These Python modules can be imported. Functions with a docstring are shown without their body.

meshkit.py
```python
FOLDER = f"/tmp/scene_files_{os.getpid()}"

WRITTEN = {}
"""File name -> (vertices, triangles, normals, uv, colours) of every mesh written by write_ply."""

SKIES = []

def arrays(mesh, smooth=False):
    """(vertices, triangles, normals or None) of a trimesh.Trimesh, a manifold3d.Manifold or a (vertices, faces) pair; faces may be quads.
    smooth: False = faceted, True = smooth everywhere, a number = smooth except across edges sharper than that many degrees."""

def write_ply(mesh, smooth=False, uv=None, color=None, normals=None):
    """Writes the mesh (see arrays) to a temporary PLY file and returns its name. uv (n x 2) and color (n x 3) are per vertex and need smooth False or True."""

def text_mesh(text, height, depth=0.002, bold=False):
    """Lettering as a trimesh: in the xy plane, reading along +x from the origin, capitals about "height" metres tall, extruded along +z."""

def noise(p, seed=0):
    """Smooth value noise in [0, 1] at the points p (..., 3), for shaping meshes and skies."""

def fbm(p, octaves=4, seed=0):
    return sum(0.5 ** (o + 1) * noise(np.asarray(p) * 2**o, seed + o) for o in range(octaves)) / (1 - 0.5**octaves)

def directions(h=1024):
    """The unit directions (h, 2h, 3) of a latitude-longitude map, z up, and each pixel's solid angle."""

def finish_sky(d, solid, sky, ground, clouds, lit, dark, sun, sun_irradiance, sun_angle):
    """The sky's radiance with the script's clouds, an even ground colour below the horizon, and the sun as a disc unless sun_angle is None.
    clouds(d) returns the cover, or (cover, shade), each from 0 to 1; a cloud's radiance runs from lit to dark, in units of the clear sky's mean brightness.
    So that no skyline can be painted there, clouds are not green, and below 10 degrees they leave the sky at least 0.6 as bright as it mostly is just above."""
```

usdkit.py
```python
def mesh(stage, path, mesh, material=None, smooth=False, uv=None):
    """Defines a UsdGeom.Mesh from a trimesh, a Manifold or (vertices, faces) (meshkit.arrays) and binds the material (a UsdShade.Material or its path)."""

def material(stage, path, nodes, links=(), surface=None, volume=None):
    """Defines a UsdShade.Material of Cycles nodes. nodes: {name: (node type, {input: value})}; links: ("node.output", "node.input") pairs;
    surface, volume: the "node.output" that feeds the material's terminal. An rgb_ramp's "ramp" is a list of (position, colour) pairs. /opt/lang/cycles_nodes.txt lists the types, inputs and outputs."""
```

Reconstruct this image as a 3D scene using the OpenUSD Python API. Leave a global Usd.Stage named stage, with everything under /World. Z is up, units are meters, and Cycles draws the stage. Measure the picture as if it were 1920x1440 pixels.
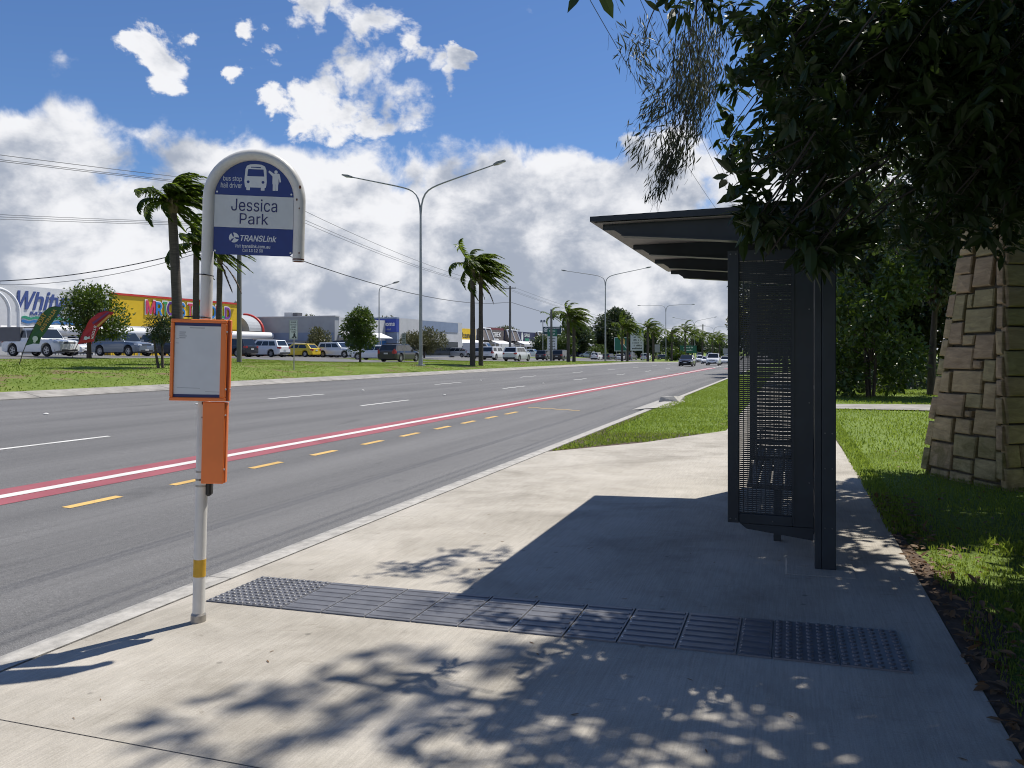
import math, random
import numpy as np, trimesh, usdkit, meshkit
import manifold3d as m3
from pxr import Usd, UsdGeom, UsdLux, UsdShade, Gf, Sdf, Vt
from shapely.geometry import Polygon, Point, box as sbox
from shapely import affinity
from shapely.ops import unary_union

PI = math.pi
stage = Usd.Stage.CreateInMemory()
UsdGeom.SetStageUpAxis(stage, 'Z')
UsdGeom.SetStageMetersPerUnit(stage, 1.0)
UsdGeom.Xform.Define(stage, '/World')
UsdGeom.Scope.Define(stage, '/World/Looks')

# world frame in metres: x runs across the road (right is +), y along the road, the camera stands on the footpath at x = y = 0
YAW = math.atan(518 / 1440.0)
cam = UsdGeom.Camera.Define(stage, '/World/camera')
cam.CreateHorizontalApertureAttr(36.0)
cam.CreateVerticalApertureAttr(27.0)
cam.CreateFocalLengthAttr(27.0)
cam.CreateVerticalApertureOffsetAttr(-1.219)
cam.CreateClippingRangeAttr(Gf.Vec2f(0.05, 20000))
cx = UsdGeom.Xformable(cam)
cx.AddTranslateOp().Set(Gf.Vec3d(0, 0, 1.6))
cx.AddRotateXYZOp().Set(Gf.Vec3f(90, 0, math.degrees(YAW)))
cam.CreateExposureAttr(0.33)

SUN = np.array([0.537, 0.927, 2.2]); SUN /= np.linalg.norm(SUN)
SUN_EL, SUN_ROT = math.asin(SUN[2]), math.atan2(SUN[0], SUN[1])
sun = UsdLux.DistantLight.Define(stage, '/World/sun')
sun.CreateIntensityAttr(1.18)
sun.CreateAngleAttr(0.53)
sun.CreateColorAttr(Gf.Vec3f(1.0, 0.95, 0.87))
sun.GetPrim().CreateAttribute('inputs:normalize', Sdf.ValueTypeNames.Bool).Set(True)
UsdGeom.Xformable(sun).AddRotateXYZOp().Set(Gf.Vec3f(math.degrees(PI / 2 - SUN_EL), 0, math.degrees(PI - SUN_ROT)))

SKY = 0.095
CLOUD_LIT, CLOUD_DIM = (7.6, 7.65, 7.9), (3.2, 3.6, 4.4)
# lobes of the separate cumulus clouds high in the sky: direction (x, y, z) and angular radius
LOBES = [((-0.57, 0.742, 0.353), 0.0208), ((-0.544, 0.752, 0.372), 0.0223), ((-0.518, 0.762, 0.388), 0.0283), ((-0.486, 0.78, 0.393), 0.0315), ((-0.456, 0.802, 0.385), 0.0303), ((-0.434, 0.821, 0.37), 0.0268), ((-0.418, 0.839, 0.349), 0.0248), ((-0.554, 0.782, 0.285), 0.0231), ((-0.52, 0.799, 0.303), 0.0386), ((-0.485, 0.814, 0.32), 0.0434), ((-0.456, 0.833, 0.313), 0.043), ((-0.473, 0.832, 0.291), 0.0314), ((-0.512, 0.81, 0.286), 0.0273), ((-0.407, 0.852, 0.329), 0.0219), ((-0.384, 0.856, 0.347), 0.0218), ((-0.371, 0.858, 0.356), 0.0155), ((-0.596, 0.733, 0.328), 0.0178), ((-0.661, 0.675, 0.328), 0.0258), ((-0.644, 0.685, 0.341), 0.0158), ((-0.18, 0.953, 0.243), 0.0239)]
def sky_material():
    nd = {
        'geo': ('geometry', {}),
        'sky': ('sky_texture', {'sky_type': 'single_scattering', 'sun_disc': False, 'sun_elevation': SUN_EL, 'sun_rotation': SUN_ROT,
                                'altitude': 0.0, 'air_density': 1.0, 'aerosol_density': 0.35, 'ozone_density': 2.2}),
        'm1': ('mapping', {'scale': (1, 1, 1.25)}),
        'n1': ('noise_texture', {'scale': 5.6, 'detail': 9.0, 'roughness': 0.56, 'distortion': 0.12}),
        'm2': ('mapping', {'scale': (1, 1, 1.25), 'location': (0.012, 0.02, 0.05)}),
        'n2': ('noise_texture', {'scale': 5.6, 'detail': 9.0, 'roughness': 0.52, 'distortion': 0.12}),
        'nb': ('noise_texture', {'scale': 2.6, 'detail': 3.0, 'roughness': 0.5}),
        'mf': ('mapping', {'scale': (1, 1, 1.6)}), 'nh': ('noise_texture', {'scale': 17.0, 'detail': 8.0, 'roughness': 0.55, 'distortion': 0.2}), 'hi': ('math', {'math_type': 'multiply_add', 'value2': 1.15, 'value3': -0.575}), 'sum3': ('math', {'math_type': 'add'}),
        'nf': ('noise_texture', {'scale': 11.0, 'detail': 8.0, 'roughness': 0.6, 'distortion': 0.25}),
        'sep': ('separate_xyz', {}),
        'zb': ('rgb_ramp', {'ramp': [(0, (1.05,) * 3), (.10, (1.02,) * 3), (.18, (.95,) * 3), (.225, (.80,) * 3), (.258, (.48,) * 3), (.30, (.22,) * 3), (1, (.16,) * 3)]}),
    }
    ln = [('geo.position', 'm1.vector'), ('m1.vector', 'n1.vector'), ('geo.position', 'm2.vector'), ('m2.vector', 'n2.vector'),
          ('geo.position', 'nb.vector'), ('geo.position', 'mf.vector'), ('mf.vector', 'nf.vector'), ('geo.position', 'sep.vector'), ('sep.z', 'zb.fac')]
    last = 'zb.color'
    nd['warp'] = ('vector_math', {'math_type': 'multiply_add', 'vector2': (.11, .11, .11)}); nd['warp2'] = ('vector_math', {'math_type': 'multiply_add', 'vector2': (.06, .06, .06)}); ln += [('nf.color', 'warp.vector1'), ('geo.position', 'warp.vector3'), ('nh.color', 'warp2.vector1'), ('warp.vector', 'warp2.vector3')]
    for i, (c, r) in enumerate(LOBES):
        nd[f'd{i}'] = ('vector_math', {'math_type': 'distance', 'vector2': tuple(q + .085 for q in c)})
        nd[f'r{i}'] = ('map_range', {'range_type': 'smoothstep', 'from_min': r * 2.5, 'from_max': 0.0, 'to_min': 0.0, 'to_max': 0.92, 'clamp': True})
        nd[f'x{i}'] = ('math', {'math_type': 'maximum'})
        ln += [('warp2.vector', f'd{i}.vector1'), (f'd{i}.value', f'r{i}.value'), (last, f'x{i}.value1'), (f'r{i}.result', f'x{i}.value2')]
        last = f'x{i}.value'
    nd |= {
        'sum': ('math', {'math_type': 'add'}),
        'lowf': ('math', {'math_type': 'multiply_add', 'value2': 0.30, 'value3': -0.15}),
        'sum2': ('math', {'math_type': 'add'}),
        'cov': ('map_range', {'range_type': 'smoothstep', 'from_min': 0.99, 'from_max': 1.25, 'to_min': 0.0, 'to_max': 1.0, 'clamp': True}),
        'dif': ('math', {'math_type': 'subtract'}),
        'lit': ('math', {'math_type': 'multiply_add', 'value2': 3.8, 'value3': 0.25}),
        'low': ('map_range', {'from_min': 0.03, 'from_max': 0.25, 'to_min': 0.20, 'to_max': -0.16, 'clamp': True}),
        'thick': ('map_range', {'from_min': 1.10, 'from_max': 1.42, 'to_min': 0.0, 'to_max': 0.24, 'clamp': True}),
        'fine': ('math', {'math_type': 'multiply_add', 'value2': -2.1, 'value3': 1.05}),
        's1': ('math', {'math_type': 'add'}), 's2': ('math', {'math_type': 'add'}), 's3': ('math', {'math_type': 'add', 'use_clamp': True}),
        'ss': ('map_range', {'range_type': 'smoothstep', 'from_min': 0.0, 'from_max': 1.0, 'to_min': 0.0, 'to_max': 1.0, 'clamp': True}),
        'col': ('mix_color', {'a': CLOUD_LIT, 'b': CLOUD_DIM, 'use_clamp': True}),
        'tint': ('mix_color', {'blend_type': 'multiply', 'fac': 1.0, 'b': (0.53, 0.70, 0.94)}),
        'mix': ('mix_color', {'use_clamp': True}),
        'bg': ('background_shader', {'strength': SKY}),
    }
    ln += [('geo.position', 'nh.vector'), ('nh.fac', 'hi.value1'), ('sum.value', 'sum3.value1'), ('hi.value', 'sum3.value2'), ('n1.fac', 'sum.value1'), (last, 'sum.value2'), ('nb.fac', 'lowf.value1'), ('sum3.value', 'sum2.value1'), ('lowf.value', 'sum2.value2'), ('sum2.value', 'cov.value'),
           ('n2.fac', 'dif.value1'), ('n1.fac', 'dif.value2'), ('dif.value', 'lit.value1'), ('sep.z', 'low.value'), ('sum2.value', 'thick.value'), ('nf.fac', 'fine.value1'),
           ('lit.value', 's1.value1'), ('low.result', 's1.value2'), ('s1.value', 's2.value1'), ('thick.result', 's2.value2'), ('s2.value', 's3.value1'), ('fine.value', 's3.value2'),
           ('s3.value', 'ss.value'), ('ss.result', 'col.fac'), ('cov.result', 'mix.fac'), ('sky.color', 'tint.a'), ('tint.result', 'mix.a'), ('col.result', 'mix.b'), ('mix.result', 'bg.color')]
    ln = [(a.replace('m1.vector', 'm1.vector'), b) for a, b in ln]
    return usdkit.material(stage, '/World/Looks/sky', nd, ln, surface='bg.background')
sky = UsdLux.DomeLight.Define(stage, '/World/sky')
UsdShade.MaterialBindingAPI.Apply(sky.GetPrim()).Bind(sky_material())
sky.GetPrim().SetCustomDataByKey('kind', 'structure')

# ------------------------------------------------------------------ helpers
used = {}
def numbered(parent, name):
    k = (parent, name)
    used[k] = used.get(k, -1) + 1
    return name if used[k] == 0 else f'{name}_{used[k]:03d}'
def path_of(parent):
    return '/World' if parent is None else str(parent.GetPath())
def tag(prim, label=None, cat=None, group=None, kind=None):
    for k, v in (('label', label), ('category', cat), ('group', group), ('kind', kind)):
        if v: prim.SetCustomDataByKey(k, v)
    return prim
def thing(name, label, cat, loc=(0, 0, 0), rotz=0.0, group=None, kind=None):
    p = '/World/' + numbered('/World', name)
    x = UsdGeom.Xform.Define(stage, p)
    x.AddTranslateOp().Set(Gf.Vec3d(*map(float, loc)))
    if rotz: x.AddRotateZOp().Set(math.degrees(rotz))
    return tag(x.GetPrim(), label, cat, group, kind)
def holder(parent, name, loc=(0, 0, 0), rotz=0.0):
    p = path_of(parent) + '/' + numbered(path_of(parent), name)
    x = UsdGeom.Xform.Define(stage, p)
    x.AddTranslateOp().Set(Gf.Vec3d(*map(float, loc)))
    if rotz: x.AddRotateZOp().Set(math.degrees(rotz))
    return x.GetPrim()
def obj(parent, name, mesh, mat, smooth=False, label=None, cat=None, group=None, kind=None):
    p = path_of(parent) + '/' + numbered(path_of(parent), name)
    return tag(usdkit.mesh(stage, p, mesh, mat, smooth).GetPrim(), label, cat, group, kind)
def copy_of(src, name, loc, rotz, label, cat, group):
    p = '/World/' + numbered('/World', name)
    x = UsdGeom.Xform.Define(stage, p)
    x.GetPrim().GetReferences().AddInternalReference(src.GetPath())
    x.GetPrim().SetInstanceable(True)
    x.ClearXformOpOrder()
    x.AddTranslateOp(opSuffix='put').Set(Gf.Vec3d(*map(float, loc)))
    x.AddRotateZOp(opSuffix='turn').Set(math.degrees(rotz))
    return tag(x.GetPrim(), label, cat, group)
cat_ = trimesh.util.concatenate
def box(x0, x1, y0, y1, z0, z1):
    b = trimesh.creation.box([x1 - x0, y1 - y0, z1 - z0]); b.apply_translation([(x0 + x1) / 2, (y0 + y1) / 2, (z0 + z1) / 2]); return b
def rbox(x0, x1, y0, y1, z0, z1, r=0.01):
    """a box with chamfered edges"""
    pts = []
    for x, sx in ((x0, 1), (x1, -1)):
        for y, sy in ((y0, 1), (y1, -1)):
            for z, sz in ((z0, 1), (z1, -1)):
                pts += [(x + sx * r, y + sy * r, z), (x + sx * r, y, z + sz * r), (x, y + sy * r, z + sz * r)]
    return trimesh.convex.convex_hull(np.array(pts))
def hull(pts):
    return trimesh.convex.convex_hull(np.array(pts, float))
def prism(poly, depth):
    """polygon in xy extruded up z"""
    if not isinstance(poly, Polygon) and not hasattr(poly, 'geoms'): poly = Polygon(poly)
    gs = poly.geoms if hasattr(poly, 'geoms') else [poly]
    return cat_([trimesh.creation.extrude_polygon(g, depth, engine='earcut') for g in gs])
def tube(pts, rad, n=8, cap=True):
    pts = np.asarray(pts, float); m = len(pts); rad = np.broadcast_to(np.asarray(rad, float), (m,))
    tn = np.gradient(pts, axis=0); tn /= np.linalg.norm(tn, axis=1, keepdims=True) + 1e-12
    up = np.array([0, 0, 1.0]) if abs(tn[0][2]) < .9 else np.array([1.0, 0, 0])
    a = np.cross(tn[0], up); a /= np.linalg.norm(a); V = []
    for i in range(m):
        a = a - tn[i] * a.dot(tn[i]); a /= np.linalg.norm(a); b = np.cross(tn[i], a)
        an = np.linspace(0, 2 * PI, n, endpoint=False)
        V.append(pts[i] + rad[i] * (np.cos(an)[:, None] * a + np.sin(an)[:, None] * b))
    V = np.concatenate(V); Fc = []
    for i in range(m - 1):
        for j in range(n):
            p, q = i * n + j, i * n + (j + 1) % n
            Fc += [(p, q, q + n), (p, q + n, p + n)]
    if cap:
        V = np.vstack([V, pts[0], pts[-1]]); k = m * n
        for j in range(n):
            Fc += [(k, (j + 1) % n, j), (k + 1, (m - 1) * n + j, (m - 1) * n + (j + 1) % n)]
    return trimesh.Trimesh(V, np.array(Fc), process=False)
def cyl(x, y, z0, z1, r, n=16, r1=None):
    return tube([(x, y, z0), (x, y, z1)], [r, r if r1 is None else r1], n)
def frame(origin, ang, lean=0.0):
    """4x4 of a vertical plane: local x = along the plane, y = up, z = out of it; ang turns it about z, lean tilts it in its own plane"""
    s = np.array([math.cos(ang), math.sin(ang), 0]); z = np.array([0, 0, 1.0]); nrm = np.cross(s, z)
    s2 = s * math.cos(lean) - z * math.sin(lean); u2 = z * math.cos(lean) + s * math.sin(lean)
    M = np.eye(4); M[:3, 0], M[:3, 1], M[:3, 2], M[:3, 3] = s2, u2, nrm, origin
    return M
def tf(mesh, M):
    mesh = mesh.copy(); mesh.apply_transform(M); return mesh
def text(s, x0, x1, y0, y1, z=0.0, depth=0.002, bold=False, shear=0.0):
    """lettering filling the rectangle x0..x1, y0..y1 of a plane"""
    t = meshkit.text_mesh(s, 1.0, 1.0, bold)
    if shear: t.vertices[:, 0] += shear * t.vertices[:, 1]
    lo, hi = t.bounds
    t.vertices = (t.vertices - lo) / (hi - lo) * [x1 - x0, y1 - y0, depth] + [x0, y0, z]
    return t
def quads(P, Q, R, S):
    """n quads from four (n, 3) arrays"""
    n = len(P); V = np.stack([P, Q, R, S], 1).reshape(-1, 3); i = np.arange(n)[:, None] * 4
    return V, np.vstack([np.hstack([i, i + 1, i + 2]), np.hstack([i, i + 2, i + 3])])

def mat(name, col, rough=0.6, metallic=0.0, var=0.0, scale=4.0, col2=None, bump=0.0, bscale=60.0, spec=0.5, coat=0.0, sx=(1, 1, 1), detail=5.0, transl=0.0, rnd=0.0):
    col2 = col2 or tuple(min(1, c * (1 + var)) for c in col); lo = tuple(c * (1 - var) for c in col)
    nd = {'p': ('principled_bsdf', {'base_color': col, 'roughness': rough, 'metallic': metallic, 'specular_ior_level': spec, 'coat_weight': coat})}; ln = []
    if var:
        nd |= {'g': ('geometry', {}), 'm': ('mapping', {'scale': sx}), 'n': ('noise_texture', {'scale': scale, 'detail': detail, 'roughness': 0.62}),
               'r': ('rgb_ramp', {'ramp': [(.28, lo), (.72, col2)]})}
        ln += [('g.position', 'm.vector'), ('m.vector', 'n.vector'), ('n.fac', 'r.fac')]
        out = 'r.color'
        if rnd:
            nd |= {'w': ('map_range', {'from_min': 0.0, 'from_max': 1.0, 'to_min': 1 - rnd, 'to_max': 1 + rnd}), 'mm': ('mix_color', {'blend_type': 'multiply', 'fac': 1.0, 'use_clamp': True})}
            ln += [('g.random_per_island', 'w.value'), (out, 'mm.a'), ('w.result', 'mm.b')]; out = 'mm.result'
        ln += [(out, 'p.base_color')]
    else: out = None
    if bump:
        nd |= {'g2': ('geometry', {}), 'n2': ('noise_texture', {'scale': bscale, 'detail': 4.0, 'roughness': .6}), 'b': ('bump', {'strength': bump, 'distance': 0.01})}
        ln += [('g2.position', 'n2.vector'), ('n2.fac', 'b.height'), ('b.normal', 'p.normal')]
    surf = 'p.BSDF'
    if transl:
        nd |= {'t': ('translucent_bsdf', {'color': tuple(min(1, c * f) for c, f in zip(col, (2.3, 2.2, .8)))}), 'mx': ('mix_closure', {'fac': transl})}
        ln += [('p.BSDF', 'mx.closure1'), ('t.BSDF', 'mx.closure2')]; surf = 'mx.closure'
    return usdkit.material(stage, '/World/Looks/' + name, nd, ln, surface=surf)
def glass_mat(name, tint, refl_rough=0.02):
    return usdkit.material(stage, '/World/Looks/' + name, {'t': ('transparent_bsdf', {'color': tint}), 'g': ('glossy_bsdf', {'color': (1, 1, 1), 'roughness': refl_rough}),
        'f': ('fresnel', {'IOR': 1.5}), 'm': ('mix_closure', {})}, [('f.fac', 'm.fac'), ('t.BSDF', 'm.closure1'), ('g.BSDF', 'm.closure2')], surface='m.closure')

# the lie of the land: height over (across, along)
_W = [-300, -75, -51, -45, -35, -30, -24, -21.05, -21.0, -20.6, -4.27, -4.25, -.5, .85, 3, 300]
_Z = [1.6, 1.5, 1.38, 1.3, 1.02, .98, .8, .47, .46, .33, -.262, -.128, -.015, .02, .03, .2]
def ground(w, t):
    w, t = np.asarray(w, float), np.asarray(t, float)
    k = np.clip((-21 - w) / 5, 0, 1); e = np.clip((w + 48) / 6, 0, 1)
    return np.interp(w, _W, _Z) - .006 * np.clip(t, -20, 200) - k * .006 * np.clip(t - 40, 0, 80) - e * .010 * np.clip(t - 110, 0, 50)
def gz(w, t): return float(ground(w, t))
def sheet(ws, ts, dz, fn=None):
    ws, ts = np.asarray(ws, float), np.asarray(ts, float)
    W, T = np.meshgrid(ws, ts, indexing='ij')
    Z = (ground(W, T) if fn is None else fn(W, T)) + dz
    V = np.stack([W, T, Z], -1).reshape(-1, 3); n = len(ts); F = []
    i, j = np.meshgrid(np.arange(len(ws) - 1), np.arange(n - 1), indexing='ij'); a = (i * n + j).ravel()
    F = np.vstack([np.stack([a, a + n, a + n + 1], 1), np.stack([a, a + n + 1, a + 1], 1)])
    return trimesh.Trimesh(V, F, process=False)
def flat(poly, dz, step=4.0, thick=None):
    """polygon (across, along) laid on the land, cut into strips along y so that it follows the slope"""
    poly = Polygon(poly) if not hasattr(poly, 'geom_type') else poly
    x0, y0, x1, y1 = poly.bounds; out = []
    wb = [w for w in _W if x0 < w < x1]; xs = [x0 - 1] + wb + [x1 + 1]
    ys = np.append(np.arange(y0, y1, step), y1)
    for a, b in zip(xs[:-1], xs[1:]):
        for c, d in zip(ys[:-1], ys[1:]):
            g = poly.intersection(sbox(a, c, b, d))
            for h in (g.geoms if hasattr(g, 'geoms') else [g]):
                if h.geom_type != 'Polygon' or h.area < 1e-5: continue
                if thick:
                    m = trimesh.creation.extrude_polygon(h, thick, engine='earcut')
                    v = m.vertices; v[:, 2] = v[:, 2] - thick + ground(np.clip(v[:, 0], a + 1e-6, b - 1e-6), v[:, 1]) + dz
                else:
                    vv, ff = trimesh.creation.triangulate_polygon(h, engine='earcut')
                    z = ground(np.clip(vv[:, 0], a + 1e-6, b - 1e-6), vv[:, 1]) + dz
                    m = trimesh.Trimesh(np.column_stack([vv, z]), ff, process=False)
                    if len(m.faces) and m.face_normals[:, 2].mean() < 0: m.invert()
                out.append(m)
    return cat_(out)

# ------------------------------------------------------------------ materials
def concrete_mat():
    nd = {'g': ('geometry', {}), 'p': ('principled_bsdf', {'roughness': .85, 'specular_ior_level': .25}),
          'ma': ('mapping', {'scale': (60, 2.2, 60)}), 'na': ('noise_texture', {'scale': 1.6, 'detail': 4.0, 'roughness': .7}),
          'nb': ('noise_texture', {'scale': 1.1, 'detail': 6.0, 'roughness': .65, 'distortion': .4}), 'nc': ('noise_texture', {'scale': 140.0, 'detail': 3.0, 'roughness': .7}),
          'md': ('mapping', {'scale': (3.2, 9, 3)}), 'nd': ('noise_texture', {'scale': 1.3, 'detail': 6.0, 'roughness': .7, 'distortion': .6}),
          'rb': ('rgb_ramp', {'ramp': [(.25, (.285, .262, .222)), (.5, (.40, .371, .320)), (.75, (.475, .443, .39))]}),
          'ra': ('rgb_ramp', {'ramp': [(.3, (.84, .84, .84)), (.7, (1.1, 1.1, 1.1))]}), 'rc': ('rgb_ramp', {'ramp': [(.3, (.80, .80, .80)), (.62, (1.08, 1.08, 1.08))]}),
          'rd': ('rgb_ramp', {'ramp': [(.25, (.62, .60, .56)), (.40, (1, 1, 1))]}),
          'm1': ('mix_color', {'blend_type': 'multiply', 'fac': 1.0}), 'm2': ('mix_color', {'blend_type': 'multiply', 'fac': .8}), 'm3': ('mix_color', {'blend_type': 'multiply', 'fac': .75}),
          'ad': ('math', {'math_type': 'add'}), 'b': ('bump', {'strength': .35, 'distance': .004}), 'vs': ('voronoi_texture', {'scale': 2.6, 'feature': 'f1'}), 'rs': ('rgb_ramp', {'ramp': [(.035, (.55,) * 3), (.06, (1,) * 3)]}), 'm4': ('mix_color', {'blend_type': 'multiply', 'fac': .8}), 'ne': ('noise_texture', {'scale': .55, 'detail': 7.0, 'roughness': .68, 'distortion': .8}), 're': ('rgb_ramp', {'ramp': [(.34, (.66, .65, .62)), (.50, (1, 1, 1)), (.7, (1.06, 1.05, 1.03))]}), 'm5': ('mix_color', {'blend_type': 'multiply', 'fac': .65})}
    ln = [('g.position', 'ma.vector'), ('ma.vector', 'na.vector'), ('g.position', 'nb.vector'), ('g.position', 'nc.vector'), ('g.position', 'md.vector'), ('md.vector', 'nd.vector'),
          ('nb.fac', 'rb.fac'), ('na.fac', 'ra.fac'), ('nc.fac', 'rc.fac'), ('nd.fac', 'rd.fac'), ('rb.color', 'm1.a'), ('ra.color', 'm1.b'), ('m1.result', 'm2.a'), ('rc.color', 'm2.b'),
          ('m2.result', 'm3.a'), ('rd.color', 'm3.b'), ('g.position', 'vs.vector'), ('vs.distance', 'rs.fac'), ('m3.result', 'm4.a'), ('rs.color', 'm4.b'), ('g.position', 'ne.vector'), ('ne.fac', 're.fac'), ('m4.result', 'm5.a'), ('re.color', 'm5.b'), ('m5.result', 'p.base_color'), ('na.fac', 'ad.value1'), ('nc.fac', 'ad.value2'), ('ad.value', 'b.height'), ('b.normal', 'p.normal')]
    return usdkit.material(stage, '/World/Looks/footpath_concrete', nd, ln, surface='p.BSDF')
def asphalt_mat(name, a, b):
    nd = {'g': ('geometry', {}), 'p': ('principled_bsdf', {'roughness': .8, 'specular_ior_level': .35}),
          'na': ('noise_texture', {'scale': 150.0, 'detail': 2.0, 'roughness': .8}), 'mb': ('mapping', {'scale': (.9, .05, 1)}), 'nb': ('noise_texture', {'scale': 1.0, 'detail': 5.0, 'roughness': .6}),
          'nc': ('noise_texture', {'scale': 34.0, 'detail': 3.0, 'roughness': .7}), 'v': ('voronoi_texture', {'scale': 95.0}),
          'ra': ('rgb_ramp', {'ramp': [(.28, (.50,) * 3), (.55, (1.0,) * 3), (.72, (1.9,) * 3)]}), 'rb': ('rgb_ramp', {'ramp': [(.3, a), (.7, b)]}), 'rc': ('rgb_ramp', {'ramp': [(.3, (.86,) * 3), (.7, (1.14,) * 3)]}),
          'md': ('mapping', {'scale': (2.6, .018, 1)}), 'nd': ('noise_texture', {'scale': 1.0, 'detail': 2.0, 'distortion': .3}), 'rd': ('rgb_ramp', {'ramp': [(.485, (1,) * 3), (.5, (.84,) * 3), (.515, (1,) * 3)]}),
          'm1': ('mix_color', {'blend_type': 'multiply', 'fac': 1.0}), 'm2': ('mix_color', {'blend_type': 'multiply', 'fac': 1.0}), 'm3': ('mix_color', {'blend_type': 'multiply', 'fac': .8}), 'b': ('bump', {'strength': .5, 'distance': .005}), 'mo': ('mapping', {'scale': (1.5, .35, 1)}), 'no': ('noise_texture', {'scale': 1.0, 'detail': 7.0, 'roughness': .72, 'distortion': .5}), 'ro': ('rgb_ramp', {'ramp': [(.30, (.74,) * 3), (.42, (1,) * 3), (.62, (1,) * 3), (.74, (1.12,) * 3)]}), 'm4': ('mix_color', {'blend_type': 'multiply', 'fac': .9})}
    ln = [('g.position', 'mo.vector'), ('mo.vector', 'no.vector'), ('no.fac', 'ro.fac'), ('m3.result', 'm4.a'), ('ro.color', 'm4.b'), ('g.position', 'na.vector'), ('g.position', 'mb.vector'), ('mb.vector', 'nb.vector'), ('g.position', 'nc.vector'), ('na.fac', 'ra.fac'), ('nb.fac', 'rb.fac'), ('nc.fac', 'rc.fac'),
          ('rb.color', 'm1.a'), ('ra.color', 'm1.b'), ('m1.result', 'm2.a'), ('rc.color', 'm2.b'), ('g.position', 'md.vector'), ('md.vector', 'nd.vector'), ('nd.fac', 'rd.fac'),
          ('m2.result', 'm3.a'), ('rd.color', 'm3.b'), ('m4.result', 'p.base_color'), ('g.position', 'v.vector'), ('v.distance', 'b.height'), ('b.normal', 'p.normal')]
    return usdkit.material(stage, '/World/Looks/' + name, nd, ln, surface='p.BSDF')
def grass_ground(name, cols, patch):
    nd = {'g': ('geometry', {}), 'p': ('principled_bsdf', {'roughness': .9, 'specular_ior_level': .15}), 'na': ('noise_texture', {'scale': .55, 'detail': 6.0, 'roughness': .65, 'distortion': .5}),
          'nb': ('noise_texture', {'scale': 26.0, 'detail': 5.0, 'roughness': .75}), 'ra': ('rgb_ramp', {'ramp': [(.25, cols[0]), (.5, cols[1]), (.72, cols[2])]}),
          'rb': ('rgb_ramp', {'ramp': [(.3, (.45,) * 3), (.7, (1.35,) * 3)]}), 'm1': ('mix_color', {'blend_type': 'multiply', 'fac': .9}), 'nc': ('noise_texture', {'scale': .35, 'detail': 5.0, 'roughness': .7}),
          'rc': ('rgb_ramp', {'ramp': [(patch, (0,) * 3), (patch + .06, (1,) * 3)]}), 'm2': ('mix_color', {'b': (.17, .125, .07)}), 'b': ('bump', {'strength': .8, 'distance': .03})}
    ln = [('g.position', 'na.vector'), ('g.position', 'nb.vector'), ('g.position', 'nc.vector'), ('na.fac', 'ra.fac'), ('nb.fac', 'rb.fac'), ('ra.color', 'm1.a'), ('rb.color', 'm1.b'), ('nc.fac', 'rc.fac'),
          ('m1.result', 'm2.a'), ('rc.color', 'm2.fac'), ('m2.result', 'p.base_color'), ('nb.fac', 'b.height'), ('b.normal', 'p.normal')]
    return usdkit.material(stage, '/World/Looks/' + name, nd, ln, surface='p.BSDF')
M = {}
M['concrete'] = concrete_mat()
M['asphalt'] = asphalt_mat('road_asphalt', (.105, .104, .104), (.16, .158, .156))
M['carpark'] = asphalt_mat('car_park_asphalt', (.11, .11, .11), (.17, .165, .16))
M['turf'] = grass_ground('park_turf', [(.115, .16, .035), (.16, .225, .05), (.20, .265, .065)], .66)
M['verge'] = grass_ground('verge_turf', [(.105, .15, .025), (.14, .195, .034), (.19, .225, .055)], .56)
M['soil'] = mat('bare_soil', (.075, .05, .033), .95, var=.5, scale=18, bump=.8, bscale=40)
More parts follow.
